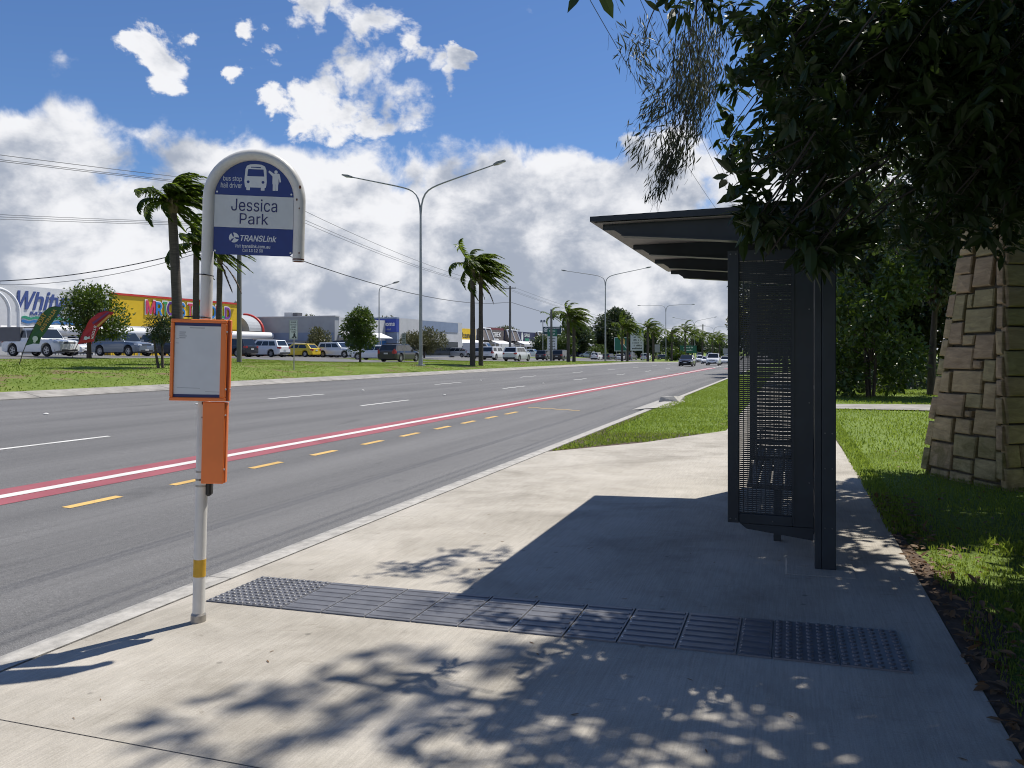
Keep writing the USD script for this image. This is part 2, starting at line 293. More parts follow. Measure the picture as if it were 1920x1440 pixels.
M['kerb'] = mat('kerb_concrete', (.36, .345, .315), .85, var=.3, scale=9, bump=.4, bscale=120)
M['kerb_old'] = mat('weathered_kerb', (.26, .245, .22), .85, var=.35, scale=2.2, bump=.4, bscale=60)
M['joint'] = mat('joint_dirt', (.06, .045, .035), .95, var=.5, scale=12)
def paint_mat(name, col):
    nd = {'g': ('geometry', {}), 'p': ('principled_bsdf', {'roughness': .65, 'specular_ior_level': .3}), 'n': ('noise_texture', {'scale': 28.0, 'detail': 6.0, 'roughness': .75}), 'n2': ('noise_texture', {'scale': 1.7, 'detail': 4.0}),
          'ad': ('math', {'math_type': 'multiply_add', 'value2': .4}), 'r': ('rgb_ramp', {'ramp': [(.78, (0,) * 3), (.97, (.85,) * 3)]}), 'm': ('mix_color', {'a': col, 'b': (.13, .125, .12)}), 'r2': ('rgb_ramp', {'ramp': [(.3, (.78,) * 3), (.7, (1.08,) * 3)]}), 'mm': ('mix_color', {'blend_type': 'multiply', 'fac': 1.0})}
    ln = [('g.position', 'n.vector'), ('g.position', 'n2.vector'), ('n2.fac', 'ad.value1'), ('n.fac', 'ad.value3'), ('ad.value', 'r.fac'), ('r.color', 'm.fac'), ('n2.fac', 'r2.fac'), ('m.result', 'mm.a'), ('r2.color', 'mm.b'), ('mm.result', 'p.base_color')]
    return usdkit.material(stage, '/World/Looks/' + name, nd, ln, surface='p.BSDF')
M['white_line'] = paint_mat('white_road_paint', (.64, .63, .60))
M['yellow_line'] = paint_mat('yellow_road_paint', (.62, .40, .13))
M['red_line'] = paint_mat('red_road_paint', (.30, .085, .10))
M['tactile'] = mat('tactile_grey', (.108, .11, .121), .45, var=.25, scale=7, spec=.5)
M['stud'] = mat('stud_steel', (.55, .55, .55), .3, metallic=.8)

# ------------------------------------------------------------------ the setting
far = np.array([-3000, -1200, -600, -300, -120, -75, -60, -51, -48, -45, -42, -35, -30, -26, -24, -21.05, -21, -20.6, -12, -4.27, -4.25, -2, -.5, .85, 3, 20, 60, 300, 1200, 3000], float)
tl = np.concatenate([[-3000, -800, -200, -60], np.arange(-20, 206, 5), [240, 300, 500, 1000, 3000]])
obj(None, 'ground', sheet(far, tl, -.03), M['turf'], kind='structure')

road = thing('road', None, None, kind='structure')
tr = np.concatenate([[-60, -20], np.arange(-10, 206, 4), [240, 300, 420, 700]])
obj(road, 'asphalt', sheet(np.linspace(-20.55, -4.26, 9), tr, 0.0), M['asphalt'])
def strip(w0, w1, t0, t1, dz, mt, name):
    m = flat([(w0, t0), (w1, t0), (w1, t1), (w0, t1)], dz, 6.0); obj(road, name, m, mt)
strip(-9.12, -8.32, -25, 97, .004, M['red_line'], 'red_stripe')
strip(-8.80, -8.63, -25, 96, .008, M['white_line'], 'white_lane_line')
for k in range(4): strip(-8.9, -8.66, 98.5 + k * 4.6, 101.2 + k * 4.6, .004, M['white_line'], 'white_dash')
strip(-8.9, -8.66, 118, 160, .004, M['white_line'], 'white_lane_line')
strip(-7.2, -4.5, 93, 98, .004, M['red_line'], 'red_patch')
for t0, t1 in [(4.85, 5.45), (6.46, 7.10), (8.05, 8.72), (9.62, 10.25), (11.2, 11.82), (12.85, 13.5), (14.4, 15.1), (16.05, 16.75), (17.6, 18.3), (19.2, 19.9), (20.7, 21.6)]:
    strip(-7.69, -7.565, t0 - .05, t1 + .05, .004, M['yellow_line'], 'yellow_dash')
strip(-7.9, -4.75, 23.42, 23.53, .004, M['yellow_line'], 'yellow_bar')
for w0 in (-12.1, -15.55):
    for k in range(-1, 13):
        t0 = 8.0 + k * 12.2 + (0 if w0 > -13 else .15)
        strip(w0 - .05, w0 + .05, t0, t0 + 3.1, .004, M['white_line'], 'white_dash')
for i, (w, t) in enumerate([(-16.2, 13.1), (-12.6, 14.6), (-15.7, 17.4), (-12.2, 26.4), (-15.6, 26.2), (-12.2, 38.8), (-15.6, 38.4)]):
    st = trimesh.creation.icosphere(1, .06); st.apply_scale([1, 1, .4]); st.apply_translation([w, t, gz(w, t) + .012])
    obj(road, 'road_stud', st, M['white_line'])

kerb = thing('kerb', None, None, kind='structure')
def kerb_piece(parent, t0, t1, mt):
    V = []
    for t in (t0 + .004, t1 - .004):
        zr, zt = gz(-4.3, t), gz(-4.2, t)
        V += [(-4.255, t, zr - .05), (-4.245, t, zt - .03), (-4.22, t, zt - .002), (-4.015, t, zt + .004), (-4.015, t, zr - .05)]
    obj(parent, 'kerb_stone', hull(V), mt)
tt = -12.0
while tt < 118:
    if not 24.2 < tt + 1.2 < 29.8: kerb_piece(kerb, tt, tt + 2.4, M['kerb'])
    tt += 2.4
obj(kerb, 'bedding', sheet([-4.24, -3.98], np.arange(-14, 121, 3.), -.02, lambda w, t: ground(-3.99 + 0 * w, t)), M['joint'])
# the low stormwater inlet set in the kerb
inl = thing('stormwater_inlet', 'low concrete stormwater inlet with sloping apron in the near kerb', 'drain')
gzi = lambda w, t: gz(w, t)
obj(inl, 'apron', hull([(-4.95, 24.6, gz(-4.9, 24.6) + .012), (-4.95, 29.6, gz(-4.9, 29.6) + .012), (-4.2, 24.2, gz(-4.1, 24.2) + .01), (-3.6, 24.9, gz(-4.1, 24.9) + .015), (-3.5, 28.6, gz(-4.1, 28.6) + .015), (-4.2, 29.8, gz(-4.1, 29.8) + .012),
                        (-4.9, 24.7, gz(-4.9, 25) - .2), (-3.6, 28.6, gz(-4.1, 28) - .2), (-4.9, 29.5, gz(-4.9, 29) - .2), (-3.6, 25, gz(-4.1, 25) - .2)]), M['kerb'])
obj(inl, 'lintel', hull([(-4.45, 27.9, gz(-4.3, 28) + .02), (-4.45, 29.7, gz(-4.3, 29.7) + .02), (-4.35, 28.0, gz(-4.3, 28) + .30), (-4.35, 29.6, gz(-4.3, 29.6) + .26), (-3.9, 28.1, gz(-4.1, 28) + .2), (-3.7, 29.6, gz(-4.1, 29.6) + .12), (-3.7, 28.0, gz(-4.1, 28) + .0), (-3.7, 29.7, gz(-4.1, 29.6))]), M['kerb'])

fk = thing('far_kerb', None, None, kind='structure')
tt = -14.0
while tt < 190:
    V = []
    for t in (tt + .012, tt + 4.988):
        zr, zt = gz(-20.5, t), gz(-21.04, t)
        V += [(-20.0, t, zr - .1), (-20.0, t, zr + .006), (-20.45, t, zr - .01), (-20.6, t, zt - .012), (-20.66, t, zt + .004), (-20.99, t, zt + .012), (-20.99, t, zr - .1)]
    obj(fk, 'kerb_stone', hull([v for v in V if True]), M['kerb_old'])
    tt += 5.0

fp = thing('footpath', None, None, kind='structure')
e = .004
for poly in ([(-3.985, -6), (.86, -6), (.86, 2.55 - e), (-3.985, 2.55 - e)], [(-3.985, 2.55 + e), (.86, 2.55 + e), (.86, 12.53 - e), (-3.985, 12.53 - e)],
             [(-3.985, 12.53 + e), (.86, 12.53 + e), (.80, 17.0), (-1.26, 17.0), (-2.6, 14.5), (-3.985, 12.9)], [(-1.26, 17.0 + 2 * e), (.80, 17.0 + 2 * e), (.80, 30), (-1.2, 30)],
             [(-1.2, 30 + 2 * e), (.8, 30 + 2 * e), (.8, 70), (-1.2, 70)]):
    obj(fp, 'concrete_slab', flat(poly, 0.0, 3.0, thick=.08), M['concrete'])
obj(fp, 'bedding', sheet([-4.0, .86], np.arange(-6, 17.5, 1.5), -.012, lambda w, t: gz(-4.0, 0) + (w + 4.0) * .0307 + ground(0, t) - gz(0, 0)), M['joint'])
obj(None, 'side_path', flat([(.82, 24.1), (4, 24.2), (14, 26.5), (14, 29), (4, 27.0), (.82, 26.2)], .006), M['kerb_old'], kind='structure')
obj(None, 'soil_edge', flat([(.865, -6), (1.0, -6), (1.06, 1), (1.0, 2.5), (1.10, 3.6), (1.02, 4.4), (1.2, 5.2), (1.06, 6.0), (.95, 7.0), (.92, 8.4), (.9, 9.6), (.88, 11), (.865, 11)], -.004, 1.0), M['soil'], kind='structure')
obj(None, 'verge_soil', flat([(-3.98, 12.95), (-3.7, 13.2), (-2.5, 14.6), (-2.62, 14.75), (-3.75, 13.7), (-3.86, 22), (-3.98, 22)], -.01, 2.0), M['soil'], kind='structure')

obj(None, 'far_verge', sheet([-43, -42, -35, -30, -27, -24, -21.05], np.arange(-15, 200, 5.), -.008), M['verge'], kind='structure')
obj(None, 'car_park', cat_([flat([(-90, -15), (-42.5, -15), (-42, 20), (-43.5, 50), (-44, 230), (-90, 230)], .004, 10), flat([(-44, 51.5), (-30.2, 51.5), (-29.8, 64), (-36, 66), (-44, 66)], .008, 5),
                            flat([(-44, 81), (-28.5, 81), (-30, 100), (-31.5, 135), (-33, 200), (-44, 200)], .008, 8)]), M['carpark'], kind='structure')

# ------------------------------------------------------------------ tactile paving
tac = thing('tactile_paving', 'dark grey tactile paving strip of studded and ribbed tiles crossing the footpath', 'tactile paving')
def tile(w0, w1, t0, t1, kind):
    zf = lambda w, t: gz(w, t)
    P = [(a, b, zf(a, b) + .001) for a in (w0, w1) for b in (t0, t1)]
    parts = [hull(P + [(a + (.003 if a == w0 else -.003), b + (.003 if b == t0 else -.003), zf(a, b) + .009) for a in (w0, w1) for b in (t0, t1)])]
    studs = []
    if kind == 'dot':
        nx, ny = max(2, round((w1 - w0) / .0535)), 11
        for i in range(nx):
            for j in range(ny):
                x, y = w0 + (i + .5) / nx * (w1 - w0), t0 + (j + .5) / ny * (t1 - t0)
                z = zf(x, y) + .0085; parts.append(tube([(x, y, z), (x, y, z + .005), (x, y, z + .0085)], [.0175, .0155, .011], 8))
    else:
        for j in range(7):
            y = t0 + (j + .5) / 7 * (t1 - t0); xa, xb = w0 + .012, w1 - .012; za, zb = zf(xa, y) + .0085, zf(xb, y) + .0085
            parts.append(hull([(xa, y - .016, za), (xa, y + .016, za), (xb, y - .016, zb), (xb, y + .016, zb), (xa + .006, y - .010, za + .005), (xa + .006, y + .010, za + .005), (xb - .006, y - .010, zb + .005), (xb - .006, y + .010, zb + .005)]))
        for j in (1, 2, 4, 5):
            y = t0 + j / 7 * (t1 - t0)
            x = w0 + .012
            studs.append(cyl(x, y, zf(x, y) + .008, zf(x, y) + .0105, .006, 8))
    p = obj(tac, 'tile', cat_(parts), M['tactile'], smooth=25)
    if studs: obj(p, 'screw', cat_(studs), M['stud'])
seams = [-3.78, -3.47, -3.16, -2.853, -2.53, -2.205, -1.885, -1.555, -1.225, -.91, -.58, -.26, -.08, .25, .585]
for i in range(14):
    tile(seams[i] + .0025, seams[i + 1] - .0025, 4.265, 4.875, 'dot' if i in (0, 1, 12, 13) else 'rib')

# ------------------------------------------------------------------ bus stop sign
M['white_pole'] = mat('white_powder_coat', (.62, .61, .58), .38, var=.10, scale=6, spec=.5)
M['sign_blue'] = mat('sign_blue', (.011, .034, .19), .45, var=.08, scale=14)
M['sign_white'] = mat('sign_white', (.55, .58, .60), .5, var=.05, scale=14)
M['sign_print'] = mat('sign_print', (.62, .65, .68), .5)
M['sign_navy'] = mat('sign_navy_print', (.02, .025, .12), .5)
M['orange'] = mat('orange_enamel', (.80, .19, .04), .35, var=.06, scale=5, spec=.5)
M['orange_dark'] = mat('orange_enamel_seam', (.30, .055, .015), .5)
M['yellow_band'] = mat('yellow_reflector', (.55, .32, .02), .4, var=.1, scale=30)
M['galv'] = mat('galvanised_steel', (.36, .34, .31), .5, metallic=.6, var=.25, scale=20)
M['rust'] = mat('rust_edge', (.12, .045, .025), .85, var=.4, scale=60)
M['black'] = mat('black_rubber', (.012, .012, .013), .5)
M['poster'] = mat('timetable_paper', (.60, .63, .66), .6, var=.05, scale=9)
M['print_grey'] = mat('grey_print', (.25, .27, .31), .6)
M['pane'] = glass_mat('clear_acrylic', (.92, .95, .97))
M['steel'] = mat('steel_screw', (.5, .5, .5), .35, metallic=.9)

A0 = YAW + math.radians(5.0)
base = (-3.53, 3.92, gz(-3.53, 3.92))
bs = thing('bus_stop_sign', 'white bus stop pole with blue Jessica Park sign and orange timetable case', 'bus stop sign')
S = frame(base, A0, math.radians(1.4))
def sp(name, mesh, mt, parent=None, smooth=30, label=None):
    return obj(parent if parent is not None else bs, name, tf(mesh, S), mt, smooth, label)
R, HC, RP = .2835, 2.696, .037
arc = [(0, .02, 0), (0, 1.2, 0), (0, HC, 0)] + [(R - R * math.cos(a), HC + R * math.sin(a), 0) for a in np.linspace(0, PI, 25)[1:]] + [(2 * R, 2.309, 0)]
pole = sp('pole', tube(arc, RP, 20, cap=False), M['white_pole'], smooth=40)
sp('rusty_rim', tube([(2 * R, 2.3075, 0), (2 * R, 2.325, 0)], [.0365, .0375], 20), M['rust'], pole)
for (a, b, c, d) in [(2 * R + .006, 2.78, .0366, .012), (2 * R - .012, 2.70, .0352, .009), (2 * R + .004, 2.645, .0368, .006), (2 * R + .01, 2.36, .0358, .007), (.004, 1.39, .0368, .010), (.002, 1.30, .0370, .005), (0, .905, .0371, .008)]:
    ch = trimesh.creation.icosphere(1, 1.0); ch.apply_scale([d * .6, d, .0025]); ch.apply_translation([a, b, c]); sp('paint_chip', ch, M['rust'], pole)
sp('base_collar', tube([(0, -.005, 0), (0, .045, 0), (0, .056, 0)], [.047, .046, .039], 20), M['galv'])
sp('reflector_band', tube([(0, .288, 0), (0, .398, 0)], [.0382, .0382], 20), M['yellow_band'])
for h, r in ((.955, .0388), (.905, .0384), (.865, .0384)): sp('strap', tube([(0, h - .006, 0), (0, h + .006, 0)], [r, r], 20), M['galv'])
# name panel: one sheet of aluminium with its print in relief
pw = .247; x0, x1, yb = R - pw, R + pw, 2.338
dome = Polygon([(R + pw * math.cos(a), HC + pw * math.sin(a)) for a in np.linspace(0, PI, 33)] + [(x0, yb + .02), (x0 + .02, yb), (x1 - .02, yb), (x1, yb + .02)])
pan = prism(dome, .004); pan.apply_translation([0, 0, .004]); panel = sp('name_panel', pan, M['sign_blue'], smooth=False)
sp('white_band', box(x0 + .001, x1 - .001, 2.512, 2.717, .0075, .0095), M['sign_white'], panel, False)
Z1, Z2 = .0078, .0098
sp('place_name', cat_([text('Jessica', .142, .428, 2.617, 2.697, Z2, .0012), text('Park', .196, .374, 2.534, 2.604, Z2, .0012)]), M['sign_navy'], panel, False)
sp('small_lettering', cat_([text('bus stop', .088, .203, 2.800, 2.838, Z1, .0012), text('hail driver', .074, .205, 2.763, 2.797, Z1, .0012)]), M['sign_print'], panel, False)
bus = Polygon([(.228, 2.775), (.223, 2.81), (.228, 2.885), (.236, 2.905), (.255, 2.914), (.289, 2.917), (.323, 2.914), (.342, 2.905), (.350, 2.885), (.355, 2.81), (.350, 2.775)]).buffer(.004)
bus = bus.union(sbox(.235, 2.756, .252, 2.78).buffer(.003)).union(sbox(.326, 2.756, .343, 2.78).buffer(.003))
bus = bus.difference(Polygon([(.236, 2.843), (.241, 2.888), (.337, 2.888), (.342, 2.843)])).difference(Point(.243, 2.806).buffer(.009)).difference(Point(.335, 2.806).buffer(.009)).difference(sbox(.258, 2.897, .320, 2.903))
man = unary_union([Point(.415, 2.876).buffer(.0105), sbox(.398, 2.800, .428, 2.861).buffer(.004), sbox(.400, 2.758, .410, 2.805).buffer(.003), sbox(.417, 2.758, .427, 2.805).buffer(.003),
                   Polygon([(.400, 2.862), (.374, 2.880), (.371, 2.874), (.398, 2.846)]).buffer(.003), Polygon([(.428, 2.864), (.440, 2.812), (.446, 2.814), (.436, 2.862)]).buffer(.002)])
for nm, pg in (('bus_symbol', bus), ('person_symbol', man)):
    q = prism(pg, .0012); q.apply_translation([0, 0, Z1]); sp(nm, q, M['sign_print'], panel, False)
logo = Point(.163, 2.447).buffer(.031)
for a in (100, 220, 340):
    a = math.radians(a); c, s_ = math.cos(a), math.sin(a)
    logo = logo.difference(Polygon([(.163 + .003 * -s_, 2.447 + .003 * c), (.163 + .02 * c - .010 * s_, 2.447 + .02 * s_ + .010 * c), (.163 + .036 * c - .012 * s_, 2.447 + .036 * s_ + .012 * c), (.163 + .036 * c - .002 * s_, 2.447 + .036 * s_ + .002 * c), (.163 + .015 * c + .003 * s_, 2.447 + .015 * s_ - .003 * c)]))
q = prism(logo, .0012); q.apply_translation([0, 0, Z1])
sp('logo', cat_([q, text('TRANSLink', .203, .428, 2.426, 2.466, Z1, .0012, True, .22)]), M['sign_print'], panel, False)
sp('contact_lettering', cat_([text('Visit', .170, .206, 2.384, 2.406, Z1, .001), text('translink.com.au', .214, .390, 2.384, 2.406, Z1, .001, True), text('Call', .218, .250, 2.358, 2.378, Z1, .001), text('13 12 30', .258, .345, 2.358, 2.378, Z1, .001, True)]), M['sign_print'], panel, False)
for a, b in ((x0 + .016, 2.735), (x1 - .016, 2.735), (x0 + .012, 2.36), (x1 - .012, 2.36)):
    sp('screw', tube([(a, b, .007), (a, b, .0115)], [.007, .006], 10), M['steel'], panel)
# cable ties left on the pole
sp('cable_tie', tube([(-.060, 2.203, .03), (-.03, 2.204, .040), (0, 2.203, .0405), (.03, 2.200, .034), (.045, 2.196, .012)], .0035, 6), M['black'])
sp('cable_tie', tube([(-.125, 1.936, .03), (-.05, 1.934, .042), (0, 1.933, .0425), (.038, 1.930, .02)], .0035, 6), M['black'])
# timetable case on the front of the pole
case = holder(bs, 'timetable_case')
fx0, fx1, fy0, fy1, fz0, fz1 = -.182, .158, 1.408, 1.918, .040, .098
def cp(name, mesh, mt, smooth=False, parent=None): return obj(parent if parent is not None else case, name, tf(mesh, S), mt, smooth)
cp('back_box', rbox(fx0 + .004, fx1 + .018, fy0, fy1, fz0, fz0 + .034, .004), M['orange'])
cp('seal', box(fx0 + .006, fx1 + .012, fy0 + .002, fy1 - .002, fz0 + .034, fz0 + .0385), M['orange_dark'])
fw = .026
fr = [rbox(fx0, fx1, fy1 - .022, fy1, fz0 + .0385, fz1, .004), rbox(fx0, fx1, fy0, fy0 + .022, fz0 + .0385, fz1, .004), rbox(fx0, fx0 + .022, fy0 + .022, fy1 - .022, fz0 + .0385, fz1, .004), rbox(fx1 - .036, fx1, fy0 + .022, fy1 - .022, fz0 + .0385, fz1, .004)]
cp('door_frame', cat_(fr), M['orange'])
px0, px1, py0, py1 = fx0 + .0225, fx1 - .0365, fy0 + .0225, fy1 - .0225
post = cp('poster', box(px0, px1, py0, py1, fz0 + .040, fz0 + .046), M['poster'])
cp('poster_band', cat_([box(px0, px1, py1 - .020, py1, fz0 + .046, fz0 + .0475), box(px0, px1, py0, py0 + .018, fz0 + .046, fz0 + .0475)]), M['sign_navy'], parent=post)
rg = random.Random(4); ln_ = []
for k in range(4): ln_.append(box(px0 + .028, px0 + .06 + rg.random() * .03, py1 - .062 - k * .012, py1 - .058 - k * .012, fz0 + .046, fz0 + .0468))
ln_ += [box(px0 + .09, px0 + .18, py1 - .034, py1 - .030, fz0 + .046, fz0 + .0468), box(px0 + .02, px0 + .16, py0 + .056, py0 + .058, fz0 + .046, fz0 + .0468), box(px1 - .09, px1 - .006, py0 + .034, py0 + .036, fz0 + .046, fz0 + .0468)]
ln_ += [box(px0 + .006 + .02 * 0, px0 + .026, py1 - .1 - k * .03, py1 - .098 - k * .03, fz0 + .046, fz0 + .0468) for k in range(2)]
cp('poster_print', cat_(ln_), M['print_grey'], parent=post)
cp('window', box(px0 - .002, px1 + .002, py0 - .002, py1 + .002, fz1 - .016, fz1 - .013), M['pane'])
for y in (fy1 - .075, fy0 + .075):
    for z in (fz0 + .017, fz0 + .055): cp('hinge_screw', tube([(fx1 + (.018 if z < fz0 + .03 else 0) - .001, y, z), (fx1 + (.018 if z < fz0 + .03 else 0) + .006, y, z)], [.006, .005], 8), M['steel'])
# narrow orange leaflet box under it
lb = holder(bs, 'leaflet_box')
obj(lb, 'body', tf(rbox(.022, .164, .893, 1.4, .028, .07, .004), S), M['orange'])
obj(lb, 'lid', tf(rbox(.020, .156, .890, 1.403, .0735, .088, .004), S), M['orange'])
obj(lb, 'seal', tf(box(.024, .158, .895, 1.398, .07, .0735), S), M['orange_dark'])
for y in (1.32, .98): obj(lb, 'hinge_screw', tf(tube([(.155, y, .08), (.162, y, .08)], [.006, .005], 8), S), M['steel'])
sp('clamp', rbox(.030, .066, .800, .892, -.03, .03, .012), M['black'], smooth=False)

# ------------------------------------------------------------------ bus shelter
M['shelter'] = mat('shelter_charcoal', (.020, .028, .037), .45, var=.3, scale=3, spec=.32)
M['shelter_light'] = mat('shelter_soffit', (.30, .285, .265), .7, var=.08, scale=3)
M['shelter_steel'] = mat('shelter_fixings', (.12, .125, .13), .4, metallic=.6)
M['seat_blue'] = mat('seat_grey', (.10, .11, .12), .4, metallic=.5)
sh = thing('bus_shelter', 'dark charcoal bus shelter with cantilever roof and perforated end panel', 'bus shelter')
zr = 2.60
def sbx(name, *a, mt='shelter', parent=None, r=.004, smooth=False): return obj(parent if parent is not None else sh, name, rbox(*a, r), M[mt], smooth)
posts_t = [6.19, 7.38, 8.57, 9.76]
for i, t in enumerate(posts_t):
    zb = gz(.25, t) - .02
    p = obj(sh, 'post', cat_([rbox(.186, .232, t - .07, t + .07, zb, 2.62, .003), rbox(.2345, .330, t - .074, t + .074, zb, 2.60, .004)]), M['shelter'])
    if i == 0:
        bo = []
        for z in (.28, .72, .98, 2.2):
            for x in (.255, .305): bo.append(tube([(x, t - .073, z), (x, t - .077, z)], [.0055, .0045], 8))
        obj(p, 'bolt', cat_(bo), M['shelter_steel'])
# roof sheet, fascia, soffit
roof = obj(sh, 'roof', hull([(-1.47, 5.90, zr + .005), (-1.47, 5.90, zr + .045), (.34, 5.90, zr), (.34, 5.90, zr + .06), (-1.47, 9.98, zr + .005), (-1.47, 9.98, zr + .045), (.34, 9.98, zr), (.34, 9.98, zr + .06)]), M['shelter'])
obj(roof, 'soffit', box(-1.45, .15, 5.93, 9.95, zr - .006, zr - .001), M['shelter_light'])
obj(roof, 'ridge_cap', rbox(-.35, -.24, 5.895, 6.0, zr + .05, zr + .066, .003), M['shelter'])
for t in (6.03, 7.30, 8.57, 9.80):
    pr = Polygon([(-1.39, zr - .008), (-1.39, zr - .05), (-1.30, zr - .055), (-1.235, zr - .098), (-.44, zr - .165), (.18, zr - .225), (.18, zr - .008)])
    b = prism(pr, .055); T = np.array([[1, 0, 0, 0], [0, 0, -1, t + .0275], [0, 1, 0, 0], [0, 0, 0, 1.]]); b = tf(b, T)
    fl = hull([(-1.235, t - .06, zr - .098), (-1.235, t + .06, zr - .098), (.18, t - .06, zr - .225), (.18, t + .06, zr - .225), (-1.235, t - .06, zr - .108), (-1.235, t + .06, zr - .108), (.18, t - .06, zr - .237), (.18, t + .06, zr - .237)])
    obj(sh, 'rafter', cat_([b, fl]), M['shelter'])
obj(sh, 'back_beam', rbox(.05, .18, 5.95, 9.95, zr - .30, zr - .235, .004), M['shelter'])
def end_panel(t, bolts=True):
    h = holder(sh, 'end_panel')
    w0, w1, z0, z1 = -.441, .178, .262, 2.365
    obj(h, 'edge_frame', rbox(w0, w0 + .082, t - .028, t + .028, z0, z1, .003), M['shelter'])
    obj(h, 'rear_frame', rbox(w1 - .148, w1, t - .020, t + .028, z0, z1 + .02, .003), M['shelter'])
    obj(h, 'top_rail', rbox(w0 + .0835, w1 - .1495, t - .022, t + .024, z1 - .085, z1, .003), M['shelter'])
    obj(h, 'bottom_rail', rbox(w0 + .0835, w1 - .1495, t - .022, t + .024, z0, z0 + .075, .003), M['shelter'])
    obj(h, 'trim', box(w1 - .150, w1 - .135, t - .027, t - .0215, z0 + .02, z1 - .01), M['shelter'])
    sx0, sx1, sz0, sz1 = w0 + .084, w1 - .150, z0 + .0755, z1 - .0855
    nc, nr, pw_, sw = 12, 124, (sx1 - sx0) / 12.0, .0255
    B = []; ph = (sz1 - sz0) / nr
    for i in range(nc + 1):
        a = sx0 + i * pw_ - (pw_ - sw) / 2; b = a + (pw_ - sw)
        B.append(box(max(sx0, a), min(sx1, b), t - .0015, t + .0015, sz0, sz1))
    for i in range(nc):
        a = sx0 + i * pw_ + (pw_ - sw) / 2
        for j in range(nr): B.append(box(a, a + sw, t - .0015, t + .0015, sz0 + j * ph, sz0 + j * ph + ph * .67))
    obj(h, 'perforated_sheet', cat_(B), M['shelter'])
    obj(h, 'bracket', hull([(w0 + .09, t - .02, z0 - .003), (w1 - .002, t - .02, z0 - .003), (w1 - .002, t - .02, z0 - .095), (w0 + .14, t - .02, z0 - .042), (w0 + .09, t + .03, z0 - .003), (w1 - .002, t + .03, z0 - .003), (w1 - .002, t + .03, z0 - .095), (w0 + .14, t + .03, z0 - .042)]), M['shelter'])
    if bolts:
        bo = [tube([(x, t - .028, z), (x, t - .033, z)], [.006, .005], 8) for x, z in ((w0 + .02, z1 - .03), (w0 + .06, z1 - .03), (w0 + .02, z0 + .03), (w0 + .06, z0 + .03), (w1 - .03, 1.9), (w1 - .03, 1.2), (w1 - .03, .6), (w0 + .2, z1 - .03), (w0 + .33, z0 + .03))]
        obj(h, 'bolt', cat_(bo), M['shelter_steel'])
end_panel(6.19); end_panel(9.76, False)
for a, b in zip(posts_t[:-1], posts_t[1:]):
    B = [box(.196, .199, a + .08 + k * .0457, a + .08 + k * .0457 + .022, .28, 2.33) for k in range(int((b - a - .16) / .0457))] + [box(.194, .198 + .002, a + .075, b - .075, z, z + .03) for z in (.25, 1.28, 2.33)]
    obj(sh, 'back_panel', cat_(B), M['shelter'])
obj(sh, 'notice_board', rbox(.10, .18, 7.5, 8.4, 1.0, 2.0, .006), M['shelter'])
seat = obj(sh, 'bench_seat', cat_([rbox(-.33 + k * .1, -.245 + k * .1, 6.75, 9.3, .44, .465, .005) for k in range(4)]), M['seat_blue'])
obj(sh, 'bench_back', cat_([rbox(.09, .112, 6.75, 9.3, .60 + k * .1, .685 + k * .1, .005) for k in range(3)]), M['seat_blue'])
for t in (7.0, 8.05, 9.1):
    obj(sh, 'bench_leg', cat_([rbox(-.12, -.06, t - .03, t + .03, gz(-.1, t), .43, .004), rbox(-.30, .12, t - .025, t + .025, .40, .438, .003), rbox(.112, .17, t - .025, t + .025, .42, .9, .003)]), M['shelter'])
obj(sh, 'arm_rest', cat_([tube([(-.30, t, .47), (-.30, t, .68), (.1, t, .70)], .016, 8) for t in (6.8, 8.05, 9.25)]), M['shelter'])
obj(sh, 'footing', hull([(-.02, 5.93, gz(0, 5.93) + .001), (.46, 5.93, gz(.46, 5.93) + .001), (.46, 6.40, gz(.46, 6.4) + .001), (-.02, 6.40, gz(0, 6.4) + .001), (-.01, 5.94, gz(0, 5.93) + .006), (.45, 5.94, gz(.46, 5.93) + .006), (.45, 6.39, gz(.46, 6.4) + .006), (-.01, 6.39, gz(0, 6.4) + .006)]), M['concrete'])

